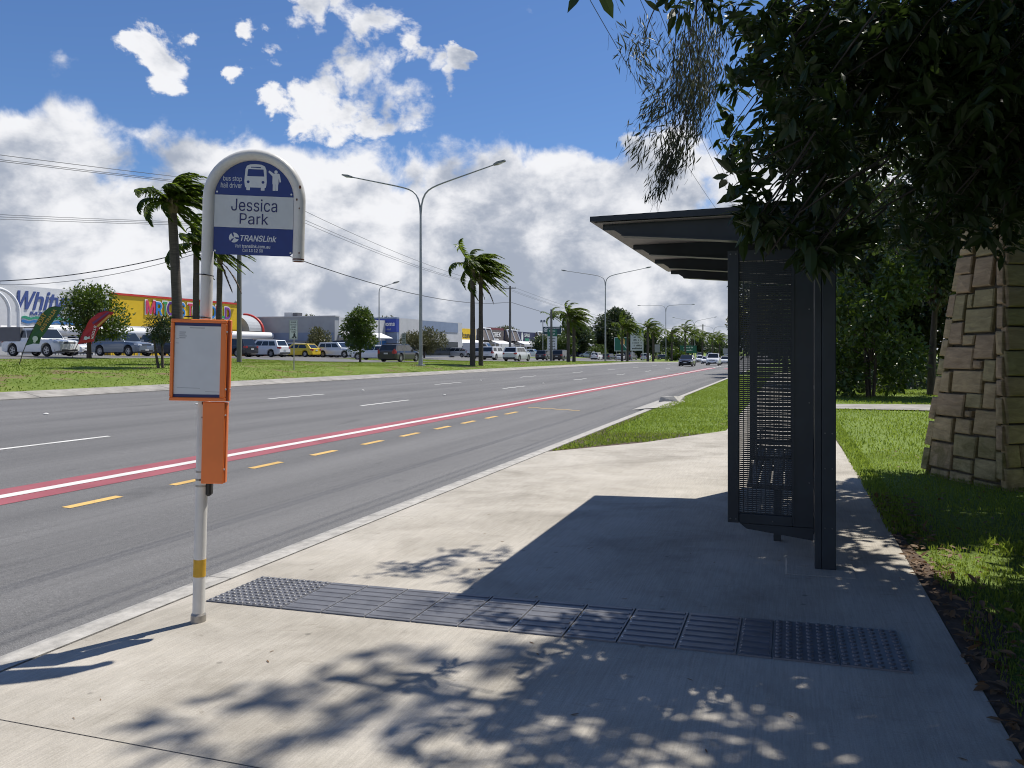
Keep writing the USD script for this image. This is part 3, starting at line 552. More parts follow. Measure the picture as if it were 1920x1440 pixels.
# ------------------------------------------------------------------ stone pillar
M['mortar'] = mat('pillar_mortar', (.085, .078, .06), .95, var=.3, scale=20)
def stone_mat(name, col):
    nd = {'g': ('geometry', {}), 'p': ('principled_bsdf', {'roughness': .9, 'specular_ior_level': .2}), 'm': ('mapping', {'rotation': (.6, .3, .5), 'scale': (2, 2, 7)}), 'n': ('noise_texture', {'scale': 2.2, 'detail': 6.0, 'roughness': .65, 'distortion': .8}),
          'n2': ('noise_texture', {'scale': 3.1, 'detail': 6.0, 'roughness': .7, 'distortion': .6}), 'n3': ('noise_texture', {'scale': 70.0, 'detail': 4.0}),
          'r': ('rgb_ramp', {'ramp': [(.25, tuple(c * .62 for c in col)), (.55, col), (.75, tuple(min(1, c * 1.3) for c in col))]}), 'r2': ('rgb_ramp', {'ramp': [(.42, (0,) * 3), (.66, (.85,) * 3)]}),
          'sz': ('separate_xyz', {}), 'mz': ('map_range', {'from_min': 1.3, 'from_max': .1, 'to_min': 0.0, 'to_max': 1.0, 'clamp': True}), 'mm': ('math', {'math_type': 'multiply'}),
          'moss': ('mix_color', {'b': (.105, .105, .03)}), 'b': ('bump', {'strength': .9, 'distance': .02}), 'ad': ('math', {'math_type': 'multiply_add', 'value2': .3})}
    ln = [('g.position', 'm.vector'), ('m.vector', 'n.vector'), ('g.position', 'n2.vector'), ('g.position', 'n3.vector'), ('n.fac', 'r.fac'), ('n2.fac', 'r2.fac'), ('g.position', 'sz.vector'), ('sz.z', 'mz.value'),
          ('mz.result', 'mm.value1'), ('r2.color', 'mm.value2'), ('mm.value', 'moss.fac'), ('r.color', 'moss.a'), ('moss.result', 'p.base_color'), ('n3.fac', 'ad.value1'), ('n.fac', 'ad.value3'), ('ad.value', 'b.height'), ('b.normal', 'p.normal')]
    return usdkit.material(stage, '/World/Looks/' + name, nd, ln, surface='p.BSDF')
STONE = [stone_mat('sandstone_pink', (.39, .30, .195)), stone_mat('sandstone_tan', (.43, .345, .205)), stone_mat('sandstone_olive', (.35, .305, .17))]
PB = np.array([2.37, 10.48]); EX = np.array([-.5029, .8643]); EY = np.array([.8643, .5029]); BT = .128
def pil(s, q, z):
    """point of the pillar: s along its road-side face from the near corner, q into the pillar, z height"""
    p = PB + s * EX + q * EY; return (p[0], p[1], z)
pillar = thing('stone_pillar', 'tapering pillar of sandstone blocks standing on the lawn under the tree', 'stone pillar')
zt_ = 3.7
sR = lambda z: -.035 + .135 * z
sL = lambda z: 1.335 - .085 * z
qF = lambda z: BT * (z + .05)
obj(pillar, 'core', hull([pil(s, q, z) for z in (-.2, zt_) for s in (sR(z) + .03, sL(z) - .03) for q in (qF(z) + .03, 1.25 - qF(z))]), M['mortar'])
FACE = [(0.31, 0.44, 2.38, 2.7), (0.27, 0.4, 2.15, 2.37), (0.23, 0.36, 1.85, 2.14), (0.18, 0.31, 1.53, 1.83), (0.14, 0.25, 1.24, 1.52), (0.1, 0.2, 1.03, 1.23), (0.06, 0.15, 0.7, 1.02), (0.01, 0.1, 0.39, 0.69), (-0.03, 0.06, 0.05, 0.38), (1.09, 1.19, 2.02, 2.33), (1.1, 1.19, 1.74, 2.01), (1.12, 1.22, 1.5, 1.73), (1.14, 1.27, 1.26, 1.48), (1.15, 1.28, 0.98, 1.24), (1.16, 1.3, 0.66, 0.97), (1.2, 1.33, 0.31, 0.64), (1.21, 1.34, -0.02, 0.29), (0.79, 1.04, 2.33, 2.57), (0.82, 1.09, 2.58, 2.81), (0.47, 0.78, 2.39, 2.77), (0.86, 1.07, 1.97, 2.32), (0.74, 0.85, 2.13, 2.31), (0.41, 0.74, 2.13, 2.36), (0.39, 0.85, 1.81, 2.12), (0.86, 1.11, 1.66, 1.95), (0.65, 0.86, 1.65, 1.79), (0.31, 0.63, 1.48, 1.79), (0.63, 1.13, 1.34, 1.63), (0.48, 0.63, 1.35, 1.46), (0.26, 0.46, 1.2, 1.47), (0.97, 1.14, 1.03, 1.31), (0.45, 0.95, 1.05, 1.33), (0.2, 0.4, 0.87, 1.18), (0.68, 1.16, 0.73, 1.02), (0.4, 0.67, 0.86, 1.04), (0.55, 0.67, 0.74, 0.83), (0.14, 0.52, 0.55, 0.85), (0.84, 1.19, 0.4, 0.71), (0.54, 0.82, 0.53, 0.72), (0.42, 0.8, 0.24, 0.52), (0.11, 0.4, 0.27, 0.53), (0.81, 1.2, 0.05, 0.38), (0.46, 0.79, 0.06, 0.22), (0.07, 0.43, 0.02, 0.26), (0.83, 1.16, -0.11, 0.03), (0.44, 0.81, -0.08, 0.04), (0.03, 0.41, -0.1, 0.0),
        (.48, .80, 2.79, 3.1), (.83, 1.07, 2.83, 3.2), (.36, .46, 2.72, 3.05), (1.08, 1.16, 2.36, 2.8), (.5, .78, 3.12, 3.5), (.8, 1.05, 3.22, 3.6), (.40, .48, 3.07, 3.5)]
rg = random.Random(11)
def stone(P, out):
    """P: bottom-left, bottom-right, top-right, top-left; a block standing proud along out with uneven, chamfered edges"""
    P = [np.array(p) + np.array([rg.uniform(-.006, .006), rg.uniform(-.006, .006), rg.uniform(-.006, .006)]) for p in P]
    c = sum(P) / 4; h = rg.uniform(.028, .046); pts = []
    for p in P:
        d = (c - p); L = np.linalg.norm(d)
        pts += [p - out * .05, p + out * (h - .014), p + d * min(.018 / L, .4) + out * h]
    pts += [c + out * (h + rg.uniform(.0, .012))]
    obj(pillar, 'stone', hull(pts), STONE[rg.choice((0, 0, 1, 1, 2))])
nF = np.array([-EY[0], -EY[1], BT]); nF /= np.linalg.norm(nF)
for i, (a, b, z0, z1) in enumerate(FACE):
    sh_ = .005
    if i < 9 or (a, b) in ((.36, .46), (.40, .48)): P = [pil(sR(z0), qF(z0), z0 + .008), pil(sR(z0) + .1, qF(z0), z0 + .008), pil(sR(z1) + .1, qF(z1), z1 - .008), pil(sR(z1), qF(z1), z1 - .008)]
    elif i < 17 or (a, b) == (1.08, 1.16): P = [pil(sL(z0) - .12, qF(z0), z0 + .008), pil(sL(z0), qF(z0), z0 + .008), pil(sL(z1), qF(z1), z1 - .008), pil(sL(z1) - .12, qF(z1), z1 - .008)]
    else: P = [pil(a + sh_, qF(z0), z0 + sh_), pil(b - sh_, qF(z0), z0 + sh_), pil(b - sh_, qF(z1), z1 - sh_), pil(a + sh_, qF(z1), z1 - sh_)]
    stone(P, nF)
nR = np.array([-EX[0], -EX[1], .135]); nR /= np.linalg.norm(nR)
z = -.1
while z < 3.4:
    h = rg.uniform(.22, .34); q = qF(z) + .012
    while q < 1.2 - qF(z):
        L = min(rg.uniform(.2, .46), 1.24 - qF(z) - q); z1 = z + h
        if L > .06: stone([pil(sR(z), q + .008, z + .008), pil(sR(z), q + L - .008, z + .008), pil(sR(z1), q + L - .008, z1 - .008), pil(sR(z1), q + .008, z1 - .008)], nR)
        q += L
    z += h

# ------------------------------------------------------------------ leaves and trees
def leaf_mat(name, cols, transl=.25, rough=.42, spec=.5):
    nd = {'g': ('geometry', {}), 'r': ('rgb_ramp', {'ramp': [(i / (len(cols) - 1), c) for i, c in enumerate(cols)]}), 'p': ('principled_bsdf', {'roughness': rough, 'specular_ior_level': spec}),
          't': ('translucent_bsdf', {}), 'h': ('hsv', {'hue': .485, 'saturation': 1.1, 'value': 2.0}), 'm': ('mix_closure', {'fac': transl})}
    ln = [('g.random_per_island', 'r.fac'), ('r.color', 'p.base_color'), ('r.color', 'h.color'), ('h.color', 't.color'), ('p.BSDF', 'm.closure1'), ('t.BSDF', 'm.closure2')]
    return usdkit.material(stage, '/World/Looks/' + name, nd, ln, surface='m.closure')
M['leaf_dark'] = leaf_mat('big_leaf', [(.022, .040, .010), (.034, .062, .013), (.045, .085, .016), (.075, .115, .02), (.03, .05, .012), (.10, .085, .02)], .20, .48, .32)
M['leaf_weep'] = leaf_mat('narrow_leaf', [(.05, .06, .03), (.085, .085, .045), (.11, .085, .06), (.06, .08, .03)], .2, .5)
M['leaf_mid'] = leaf_mat('mid_leaf', [(.034, .056, .014), (.052, .086, .02), (.075, .115, .028), (.12, .15, .05)], .28, .32, .8)
M['leaf_bright'] = leaf_mat('bright_leaf', [(.05, .085, .012), (.075, .13, .016), (.11, .165, .022), (.16, .17, .03)], .28)
M['leaf_olive'] = leaf_mat('olive_leaf', [(.07, .075, .025), (.10, .105, .035), (.13, .12, .045), (.16, .13, .05)], .2)
M['leaf_fig'] = leaf_mat('fig_leaf', [(.035, .055, .018), (.055, .08, .028), (.08, .105, .04), (.11, .12, .05)], .2)
M['frond'] = leaf_mat('palm_leaf', [(.07, .105, .02), (.105, .145, .03), (.16, .195, .04), (.25, .23, .07)], .6, .4)
M['frond_dead'] = leaf_mat('dead_palm_leaf', [(.16, .115, .08), (.23, .17, .125), (.30, .235, .18)], .15, .7)
M['bark'] = mat('tree_bark', (.075, .058, .045), .95, var=.5, scale=9, sx=(1, 1, .3), bump=.8, bscale=25)
M['bark_palm'] = mat('palm_trunk', (.075, .062, .052), .95, var=.5, scale=5, sx=(.5, .5, 6), bump=.7, bscale=18)
M['petiole'] = mat('palm_sheath', (.15, .125, .07), .8, var=.35, scale=6)
M['grass'] = leaf_mat('grass_blade', [(.12, .17, .035), (.18, .255, .05), (.23, .30, .065), (.32, .32, .11)], .6, .5, .3)
M['grass_verge'] = leaf_mat('verge_blade', [(.09, .135, .022), (.12, .175, .03), (.155, .20, .042), (.23, .22, .085)], .65, .55, .3)
M['litter'] = leaf_mat('fallen_leaf', [(.16, .095, .045), (.26, .17, .09), (.38, .28, .18), (.20, .09, .045)], .1, .7)
def unit(a): return a / (np.linalg.norm(a, axis=-1, keepdims=True) + 1e-9)
def leaves(P, D, Nn, L, Wd, droop=.15, fold=.25):
    """n blades: base points, directions, face normals, lengths, widths; 8 triangles each, folded along the midrib"""
    n = len(P); D = unit(D); Nn = unit(Nn - D * (Nn * D).sum(1, keepdims=True)); B = np.cross(D, Nn); L = np.broadcast_to(L, (n,))[:, None]; Wd = np.broadcast_to(Wd, (n,))[:, None]
    mid = lambda f: P + D * L * f - Nn * L * droop * f * f
    pts = [P]
    for f, k in ((.34, .92), (.68, .8)):
        m = mid(f); pts += [m - B * Wd * .5 * k + Nn * Wd * fold * k * .5, m, m + B * Wd * .5 * k + Nn * Wd * fold * k * .5]
    pts.append(mid(1.0))
    V = np.stack(pts, 1).reshape(-1, 3); i = np.arange(n)[:, None] * 8
    Fq = np.array([(0, 2, 1), (0, 3, 2), (1, 2, 5), (1, 5, 4), (2, 3, 6), (2, 6, 5), (4, 5, 7), (5, 6, 7)])
    return trimesh.Trimesh(V, (i[:, None, :] + Fq[None]).reshape(-1, 3), process=False)
def diamonds(P, D, Nn, L, Wd):
    n = len(P); D = unit(D); Nn = unit(Nn - D * (Nn * D).sum(1, keepdims=True)); B = np.cross(D, Nn); L = np.broadcast_to(L, (n,))[:, None]; Wd = np.broadcast_to(Wd, (n,))[:, None]
    m = P + D * L * .45
    V, Fq = quads(P, m - B * Wd * .5, P + D * L - Nn * L * .12, m + B * Wd * .5)
    return trimesh.Trimesh(V, Fq, process=False)
def rdir(rng, n): return unit(rng.normal(size=(n, 3)))

VIS = [(-0.13,5.22,3.40,0.24),(0.50,7.27,4.11,0.27),(1.58,6.72,3.12,0.25),(0.71,7.98,3.52,0.34),(0.93,6.48,4.06,0.38),(0.55,5.37,3.65,0.27),(1.73,7.02,4.11,0.37),(1.28,6.43,3.07,0.30),(0.73,9.40,3.82,0.31),(1.70,7.24,3.51,0.31),(1.34,6.65,3.62,0.36),(1.48,6.27,3.75,0.34),(1.31,6.43,3.52,0.27),(0.07,7.32,3.32,0.29),(0.44,8.69,5.19,0.25),(1.02,5.45,3.64,0.25),(1.44,5.86,3.44,0.27),(1.30,8.77,4.12,0.36),(0.85,6.32,3.88,0.31),(0.12,9.56,4.30,0.33),(0.17,10.13,5.61,0.26),(1.15,7.84,4.17,0.34),(0.86,9.94,4.43,0.27),(0.85,5.64,2.43,0.27),(2.72,10.84,3.69,0.26),(0.50,6.50,4.24,0.29),(2.17,10.69,3.28,0.31),(0.16,5.34,2.52,0.29),(0.88,6.03,3.71,0.36),(1.07,6.36,3.05,0.33),(0.49,9.08,3.40,0.34),(0.24,9.23,3.68,0.31),(1.06,5.77,2.95,0.30),(2.16,9.81,2.83,0.30),(1.41,6.23,2.85,0.35),(0.84,7.77,3.72,0.31),(0.29,5.81,3.33,0.29),(1.57,9.67,2.89,0.31),(1.01,7.82,4.37,0.28),(0.21,5.18,2.91,0.26),(0.16,6.16,3.34,0.39),(2.33,9.68,3.22,0.36),(-0.07,9.04,3.83,0.26),(1.16,7.23,4.34,0.32),(0.72,6.09,3.51,0.38),(1.03,5.96,3.51,0.29),(-0.12,5.17,3.81,0.20),(0.97,9.03,3.82,0.37),(1.34,6.53,3.59,0.27),(0.25,5.09,2.53,0.27),(0.32,5.88,3.38,0.29),(1.08,5.88,3.52,0.31),(0.38,6.47,4.14,0.38),(2.34,9.33,3.35,0.33),(1.19,6.80,2.74,0.37),(0.16,6.07,3.42,0.31),(0.11,6.64,3.44,0.33),(0.70,5.30,3.51,0.29),(0.89,6.80,4.30,0.24),(-0.07,9.31,4.58,0.25),(1.10,8.94,5.13,0.39),(1.28,6.12,2.70,0.25),(0.47,9.71,5.25,0.40),(0.74,10.33,5.78,0.25),(0.77,10.19,4.08,0.39),(0.70,6.68,3.97,0.35),(0.13,8.87,3.81,0.39),(-0.01,8.69,5.30,0.19),(0.61,7.68,4.38,0.26),(0.83,5.78,3.45,0.38),(0.18,8.94,3.82,0.26),(0.09,5.09,2.85,0.36),(1.29,6.68,3.70,0.26),(0.99,5.46,2.99,0.33),(0.25,5.84,3.32,0.29),(0.25,9.09,3.45,0.32),(1.42,6.83,3.23,0.37),(1.30,5.54,3.28,0.32),(1.00,5.82,3.78,0.32),(2.83,10.79,4.91,0.30),(-0.07,6.22,4.12,0.29),(0.86,9.43,3.09,0.25),(1.40,6.31,3.43,0.30),(0.98,10.30,4.33,0.39),(1.54,9.47,4.69,0.25),(0.28,6.07,3.77,0.30),(0.11,8.39,4.30,0.34),(1.21,8.10,3.89,0.34),(0.43,8.39,3.46,0.30),(0.04,7.58,3.52,0.35),(0.36,9.28,4.69,0.29),(1.27,6.33,3.71,0.27),(0.33,6.20,3.78,0.39),(2.24,10.24,3.41,0.36),(-0.06,8.18,4.24,0.23),(1.43,6.42,2.65,0.27),(0.75,10.18,5.73,0.36),(1.52,6.62,3.11,0.30),(0.40,5.49,3.61,0.29),(1.25,7.42,4.35,0.25),(1.94,7.45,3.74,0.31),(0.59,9.10,3.71,0.40),(0.92,5.80,3.38,0.29),(0.32,5.23,2.52,0.36),(0.64,5.65,3.29,0.29),(1.17,5.43,3.31,0.29),(0.93,9.54,4.95,0.32),(0.26,5.55,3.44,0.30),(1.21,9.77,3.96,0.31),(1.65,9.99,3.00,0.35),(1.31,7.80,4.46,0.26),(0.30,5.80,3.79,0.34),(0.29,7.40,3.38,0.28),(0.49,10.19,5.33,0.33),(0.16,5.20,3.16,0.36),(0.11,6.50,3.36,0.29),(1.19,5.45,3.36,0.32),(1.17,6.05,3.10,0.31),(0.19,7.43,4.46,0.37),(0.48,10.09,4.43,0.25),(1.91,7.40,3.54,0.26),(1.29,10.35,4.68,0.25),(1.31,5.71,2.57,0.29),(-0.28,9.58,5.31,0.26),(0.36,5.54,3.44,0.29),(1.59,6.58,3.39,0.29),(2.15,10.23,4.23,0.33),(0.14,4.95,3.16,0.26),(1.15,6.15,3.21,0.30),(0.43,6.17,3.74,0.39),(1.08,5.97,3.47,0.29),(1.54,6.55,3.72,0.36),(1.66,6.85,3.23,0.27),(1.15,6.17,3.50,0.36),(1.00,5.63,3.69,0.39),(1.62,10.25,3.44,0.38),(0.10,6.87,4.09,0.28),(0.84,7.18,3.73,0.32),(0.02,5.17,3.45,0.24),(1.40,7.14,2.82,0.36),(0.96,6.52,3.62,0.26),(0.87,6.10,2.51,0.26),(1.35,7.64,3.77,0.33),(1.35,6.23,2.86,0.29),(0.51,7.36,3.49,0.24),(0.06,5.84,3.89,0.28),(0.96,6.09,3.47,0.36),(0.10,9.08,3.96,0.29),(2.30,10.54,4.49,0.35),(1.39,6.48,3.00,0.37),(1.70,6.78,4.01,0.37),(0.86,9.90,3.99,0.38),(1.45,6.46,2.64,0.35),(1.14,6.36,2.50,0.25),(1.08,5.67,2.69,0.25),(1.30,7.20,3.73,0.32),(-0.09,8.23,4.56,0.26),(0.96,6.97,4.20,0.24),(1.05,6.30,3.47,0.34),(2.33,10.55,3.42,0.25),(0.49,9.40,4.75,0.37),(0.18,9.68,4.85,0.39),(0.77,7.64,4.29,0.32),(0.77,5.78,3.79,0.33),(1.52,6.80,3.41,0.30),(0.83,9.99,5.32,0.27),(1.87,10.46,3.29,0.28),(1.73,10.27,5.00,0.34),(2.20,8.73,2.93,0.30),(0.37,5.66,3.61,0.30),(0.69,5.70,3.51,0.27),(1.14,7.76,4.30,0.37),(0.93,7.46,4.07,0.31),(-0.17,9.16,5.13,0.30),(0.75,7.72,4.44,0.32),(2.81,10.72,5.28,0.31),(-0.11,5.74,3.94,0.25),(1.51,9.36,5.33,0.35),(1.63,9.72,3.30,0.25),(1.22,5.98,2.64,0.35),(0.39,10.14,5.49,0.25),(-0.12,5.21,3.56,0.18),(-0.16,9.71,4.71,0.24),(1.94,8.90,3.19,0.32)]
DENSE = [(3.55,10.81,6.44,0.45),(2.43,6.00,4.42,0.50),(3.82,9.70,5.45,0.46),(3.31,12.32,5.12,0.37),(3.29,12.62,5.71,0.40),(3.07,12.30,5.05,0.60),(2.32,7.11,5.67,0.41),(1.47,7.50,5.25,0.47),(3.98,11.92,6.19,0.43),(2.45,6.43,5.08,0.54),(2.90,13.39,5.67,0.59),(3.19,8.71,4.52,0.58),(3.34,12.54,5.14,0.35),(3.28,9.62,4.68,0.38),(1.33,7.59,5.36,0.53),(2.55,6.47,4.11,0.47),(2.27,5.90,4.16,0.60),(2.52,12.74,4.67,0.45),(3.79,10.67,5.30,0.59),(2.21,10.36,4.37,0.41),(3.14,7.77,6.69,0.40),(1.76,10.65,4.96,0.42),(3.39,11.73,5.24,0.38),(1.49,5.21,4.16,0.37),(3.45,11.68,4.93,0.46),(2.77,10.44,6.41,0.49),(1.50,5.58,5.72,0.42),(2.84,11.27,4.71,0.39),(1.83,11.33,4.77,0.39),(1.30,7.46,5.69,0.37),(2.58,13.14,4.74,0.44),(3.48,11.98,6.48,0.41),(2.22,12.42,6.06,0.38),(2.54,11.78,5.05,0.42),(1.77,10.12,4.75,0.38),(1.93,5.99,5.01,0.47),(2.00,6.17,6.65,0.36),(2.91,13.54,6.52,0.38),(2.63,11.88,5.14,0.35),(1.93,6.62,5.95,0.41),(2.49,10.06,5.37,0.46),(3.70,9.97,5.44,0.55),(3.62,11.12,4.34,0.53),(2.43,5.95,4.32,0.43),(3.57,8.86,6.26,0.42),(1.41,7.82,4.22,0.36),(1.87,10.37,4.91,0.40),(1.88,10.27,4.99,0.37),(3.17,10.26,4.94,0.58),(2.25,11.29,5.23,0.56),(2.28,12.63,5.72,0.41),(2.13,12.20,4.13,0.43),(3.16,10.49,4.20,0.51),(1.43,5.33,4.75,0.44),(3.74,11.51,5.46,0.57),(2.46,11.78,4.68,0.55),(3.86,11.64,5.14,0.48),(4.14,12.19,6.49,0.54),(3.87,11.31,4.84,0.42),(4.38,11.12,6.30,0.39),(3.14,8.60,6.46,0.45),(4.07,11.81,6.80,0.39),(3.33,8.51,4.89,0.37),(1.74,6.10,5.31,0.43),(3.01,12.01,5.15,0.35),(2.42,6.64,5.21,0.41),(3.03,11.11,6.66,0.57),(1.69,9.13,4.04,0.49),(2.13,11.80,4.57,0.35),(2.28,9.65,4.52,0.59),(1.18,8.29,4.40,0.53),(3.30,10.97,6.10,0.51),(3.53,9.62,5.13,0.43),(3.10,8.27,4.31,0.54),(3.06,12.55,6.32,0.40),(3.02,7.34,6.06,0.47),(4.16,11.51,6.57,0.56),(3.33,13.03,6.04,0.40),(3.73,12.41,6.50,0.50),(3.66,9.73,5.82,0.37),(3.28,12.60,6.11,0.52),(2.82,12.66,4.30,0.52),(1.79,9.06,5.93,0.44),(1.70,6.64,5.16,0.55),(3.43,10.00,5.10,0.54),(3.21,8.28,6.56,0.49),(2.13,6.69,4.81,0.37),(2.70,6.74,6.01,0.44),(2.51,6.64,6.72,0.58),(2.80,7.33,5.05,0.52),(2.98,8.11,5.47,0.47),(3.27,10.49,6.27,0.41),(1.72,7.28,4.04,0.38),(2.26,11.81,4.05,0.36),(2.40,10.00,4.61,0.49),(2.94,8.48,4.25,0.43),(3.43,13.57,6.67,0.52),(1.97,10.63,4.55,0.58),(2.15,10.77,4.34,0.48),(2.52,6.99,4.42,0.51),(3.27,10.46,5.41,0.39),(1.29,7.49,5.51,0.49),(2.99,12.66,5.42,0.49),(3.02,7.39,5.50,0.35),(4.26,12.47,6.73,0.51),(1.74,7.07,5.04,0.54),(3.40,10.63,4.75,0.52),(1.90,10.83,5.57,0.47),(2.20,12.36,4.80,0.48),(2.79,8.08,5.92,0.53),(2.31,7.06,5.75,0.45),(1.75,7.12,5.59,0.43),(2.38,11.14,4.05,0.54),(2.30,12.45,5.57,0.39),(2.71,12.32,6.31,0.47),(3.08,9.62,4.07,0.39),(2.88,12.88,4.99,0.38),(3.03,8.86,4.32,0.36),(1.43,7.41,5.54,0.58),(1.48,8.52,5.85,0.40),(2.48,6.38,4.83,0.53),(1.68,9.12,6.56,0.37),(2.32,6.23,6.68,0.40),(6.12,0.52,6.60,0.53),(4.78,1.88,5.29,0.43),(2.13,3.11,5.16,0.41),(2.17,0.43,4.74,0.49),(6.10,3.34,6.27,0.42),(5.23,5.20,6.99,0.54),(4.23,4.71,4.56,0.56),(4.92,3.68,5.19,0.42),(2.12,3.36,5.07,0.59),(2.14,4.31,5.54,0.46),(2.70,1.65,5.23,0.45),(2.56,5.11,5.38,0.52),(5.24,2.20,6.82,0.46),(2.33,-0.18,4.94,0.41),(4.25,2.46,4.26,0.59),(5.37,3.41,6.85,0.51),(2.72,4.69,6.87,0.41),(4.26,1.58,6.73,0.42),(5.54,1.16,6.00,0.54),(5.21,0.13,5.55,0.43),(1.93,0.33,4.61,0.59),(4.25,1.24,5.56,0.41),(2.74,3.54,6.14,0.52),(6.52,5.64,6.54,0.49),(5.45,1.66,6.62,0.45),(6.53,0.28,6.43,0.50),(5.71,3.12,6.53,0.54),(4.37,4.64,4.53,0.59),(4.19,3.95,6.07,0.48),(4.09,5.20,5.57,0.58),(1.74,3.24,6.13,0.48),(2.13,4.51,6.31,0.48),(2.22,4.80,6.37,0.57),(5.58,1.45,5.95,0.49),(3.56,2.32,6.09,0.60),(3.92,2.03,5.96,0.53),(3.63,3.60,6.04,0.55),(2.31,3.35,5.37,0.58),(4.75,4.69,6.47,0.44),(1.64,3.51,4.36,0.59),(5.00,2.39,6.08,0.43),(4.29,4.33,4.20,0.59),(3.36,2.56,6.83,0.56),(3.09,4.70,4.29,0.53),(3.68,4.17,4.25,0.46),(3.96,0.43,6.01,0.57),(5.92,0.66,5.62,0.60),(1.76,3.48,5.00,0.58),(4.18,4.26,4.34,0.52),(3.52,0.35,5.35,0.55),(4.21,2.87,4.98,0.50),(3.97,5.31,6.66,0.49),(4.03,1.55,5.79,0.43),(5.87,1.56,4.23,0.46),(6.04,1.43,5.28,0.59),(5.11,1.45,4.66,0.48),(3.38,4.83,5.71,0.58),(6.24,4.53,5.34,0.48),(4.43,4.01,6.58,0.56),(2.98,3.76,5.25,0.56),(1.77,4.76,6.15,0.43),(2.78,1.59,5.64,0.58),(5.96,2.71,4.51,0.60),(6.29,0.54,6.06,0.53),(4.40,3.26,4.21,0.46),(2.91,2.95,4.47,0.46),(2.39,0.09,5.53,0.44),(4.08,1.34,6.42,0.42),(5.03,3.07,4.64,0.48),(3.52,2.57,6.09,0.40)]
DAPPLE = [(0.47,6.07,7.08,0.23),(0.63,6.27,6.41,0.29),(0.93,6.42,5.98,0.28),(1.73,6.48,6.44,0.24),(0.98,5.97,5.95,0.20),(0.40,5.99,5.65,0.29),(0.58,5.20,5.19,0.23),(0.84,6.13,5.10,0.24),(0.33,6.04,5.39,0.23),(0.86,6.09,6.33,0.30),(0.71,6.52,7.14,0.21),(0.97,6.17,7.11,0.26),(0.84,6.63,7.04,0.31),(1.39,6.38,5.64,0.32),(0.55,5.44,5.18,0.27),(0.52,5.29,5.40,0.21),(0.98,6.01,7.34,0.23),(1.71,6.49,6.62,0.28),(1.53,6.36,7.43,0.22),(0.53,5.99,6.06,0.22),(1.62,7.28,7.23,0.20),(1.20,6.35,7.31,0.23),(0.43,5.78,4.83,0.26),(1.05,6.38,7.46,0.18),(0.12,5.49,5.50,0.25),(1.38,5.97,6.58,0.18),(1.32,6.87,6.33,0.20),(0.66,6.66,7.49,0.23),(1.01,6.04,6.04,0.25),(1.27,6.08,5.03,0.23),(0.91,6.72,5.80,0.20),(1.01,5.84,6.23,0.20),(1.30,6.19,6.19,0.21),(0.59,6.23,7.31,0.31),(-0.03,5.37,4.89,0.28),(0.58,5.67,6.43,0.21),(1.42,6.00,6.77,0.21),(0.74,6.47,6.53,0.31),(1.08,6.49,4.92,0.28),(0.95,6.01,7.38,0.29),(1.00,5.94,6.13,0.26),(1.39,6.57,6.40,0.31),(1.57,6.09,6.90,0.22),(1.52,6.03,6.36,0.25),(1.61,6.30,6.25,0.18),(0.04,5.53,4.89,0.21),(1.41,5.99,6.14,0.24),(0.66,6.50,6.29,0.24),(0.62,5.76,6.66,0.23),(0.56,5.94,5.25,0.32),(0.38,5.96,4.99,0.20),(0.24,5.20,5.53,0.23),(1.49,7.28,7.14,0.22),(-0.02,5.09,5.24,0.29),(1.51,6.31,6.45,0.22),(1.09,5.98,4.93,0.18),(0.35,5.65,4.84,0.30),(0.82,6.64,6.58,0.30),(0.21,5.88,5.03,0.23),(1.56,6.42,7.43,0.26),(0.88,5.87,6.07,0.20),(1.86,6.86,7.42,0.26),(0.68,6.53,6.48,0.20),(0.47,5.34,5.70,0.26),(0.54,5.23,5.25,0.20),(0.76,6.00,6.15,0.19),(0.62,6.21,5.88,0.24),(1.54,6.51,6.59,0.30),(1.65,6.81,7.00,0.19),(1.56,6.35,6.73,0.25),(0.96,7.16,6.88,0.26),(0.83,6.09,6.18,0.26),(1.30,5.45,5.18,0.23),(1.32,6.89,6.40,0.30),(0.46,6.17,6.20,0.29),(1.28,6.72,6.62,0.25),(1.11,7.15,7.12,0.24),(0.96,6.34,5.84,0.31),(-0.82,8.94,7.50,0.22),(-0.81,8.66,7.55,0.24),(-0.78,8.17,5.70,0.27),(-1.06,8.72,6.44,0.23),(-0.83,8.59,6.36,0.25),(-0.73,9.08,7.80,0.21),(-1.29,8.04,6.25,0.24),(-0.29,8.46,7.69,0.20),(-1.40,7.85,5.77,0.29),(-0.48,8.13,6.81,0.27),(-1.13,8.06,5.98,0.29),(-0.51,9.38,7.74,0.26),(1.02,7.18,6.34,0.28),(0.78,6.83,5.53,0.22),(0.96,7.28,6.20,0.29),(0.41,7.14,6.29,0.24),(1.08,7.58,6.69,0.27),(1.06,7.18,6.74,0.22),(0.51,7.00,5.39,0.24),(0.65,7.13,6.21,0.22),(0.51,7.14,6.32,0.21)]
THIN = [(1.81,9.41,13.65,0.39),(1.53,9.12,13.98,0.34),(1.16,8.84,12.32,0.48),(1.67,8.98,11.78,0.31),(2.08,9.52,13.40,0.42),(-0.09,7.35,10.47,0.27),(1.81,8.74,13.44,0.45),(1.82,9.05,12.23,0.43),(0.20,7.43,11.51,0.41),(0.58,7.67,10.12,0.43),(0.64,7.40,11.22,0.45),(1.48,8.26,11.54,0.35),(1.64,9.20,12.68,0.43),(1.40,8.74,12.93,0.40),(0.92,8.40,13.30,0.42),(1.28,8.97,13.27,0.27),(1.30,8.15,11.58,0.43),(0.77,8.76,13.39,0.25),(0.83,8.19,11.78,0.47),(0.84,7.32,10.49,0.34),(1.89,9.00,13.13,0.40),(1.60,9.52,13.44,0.27)]

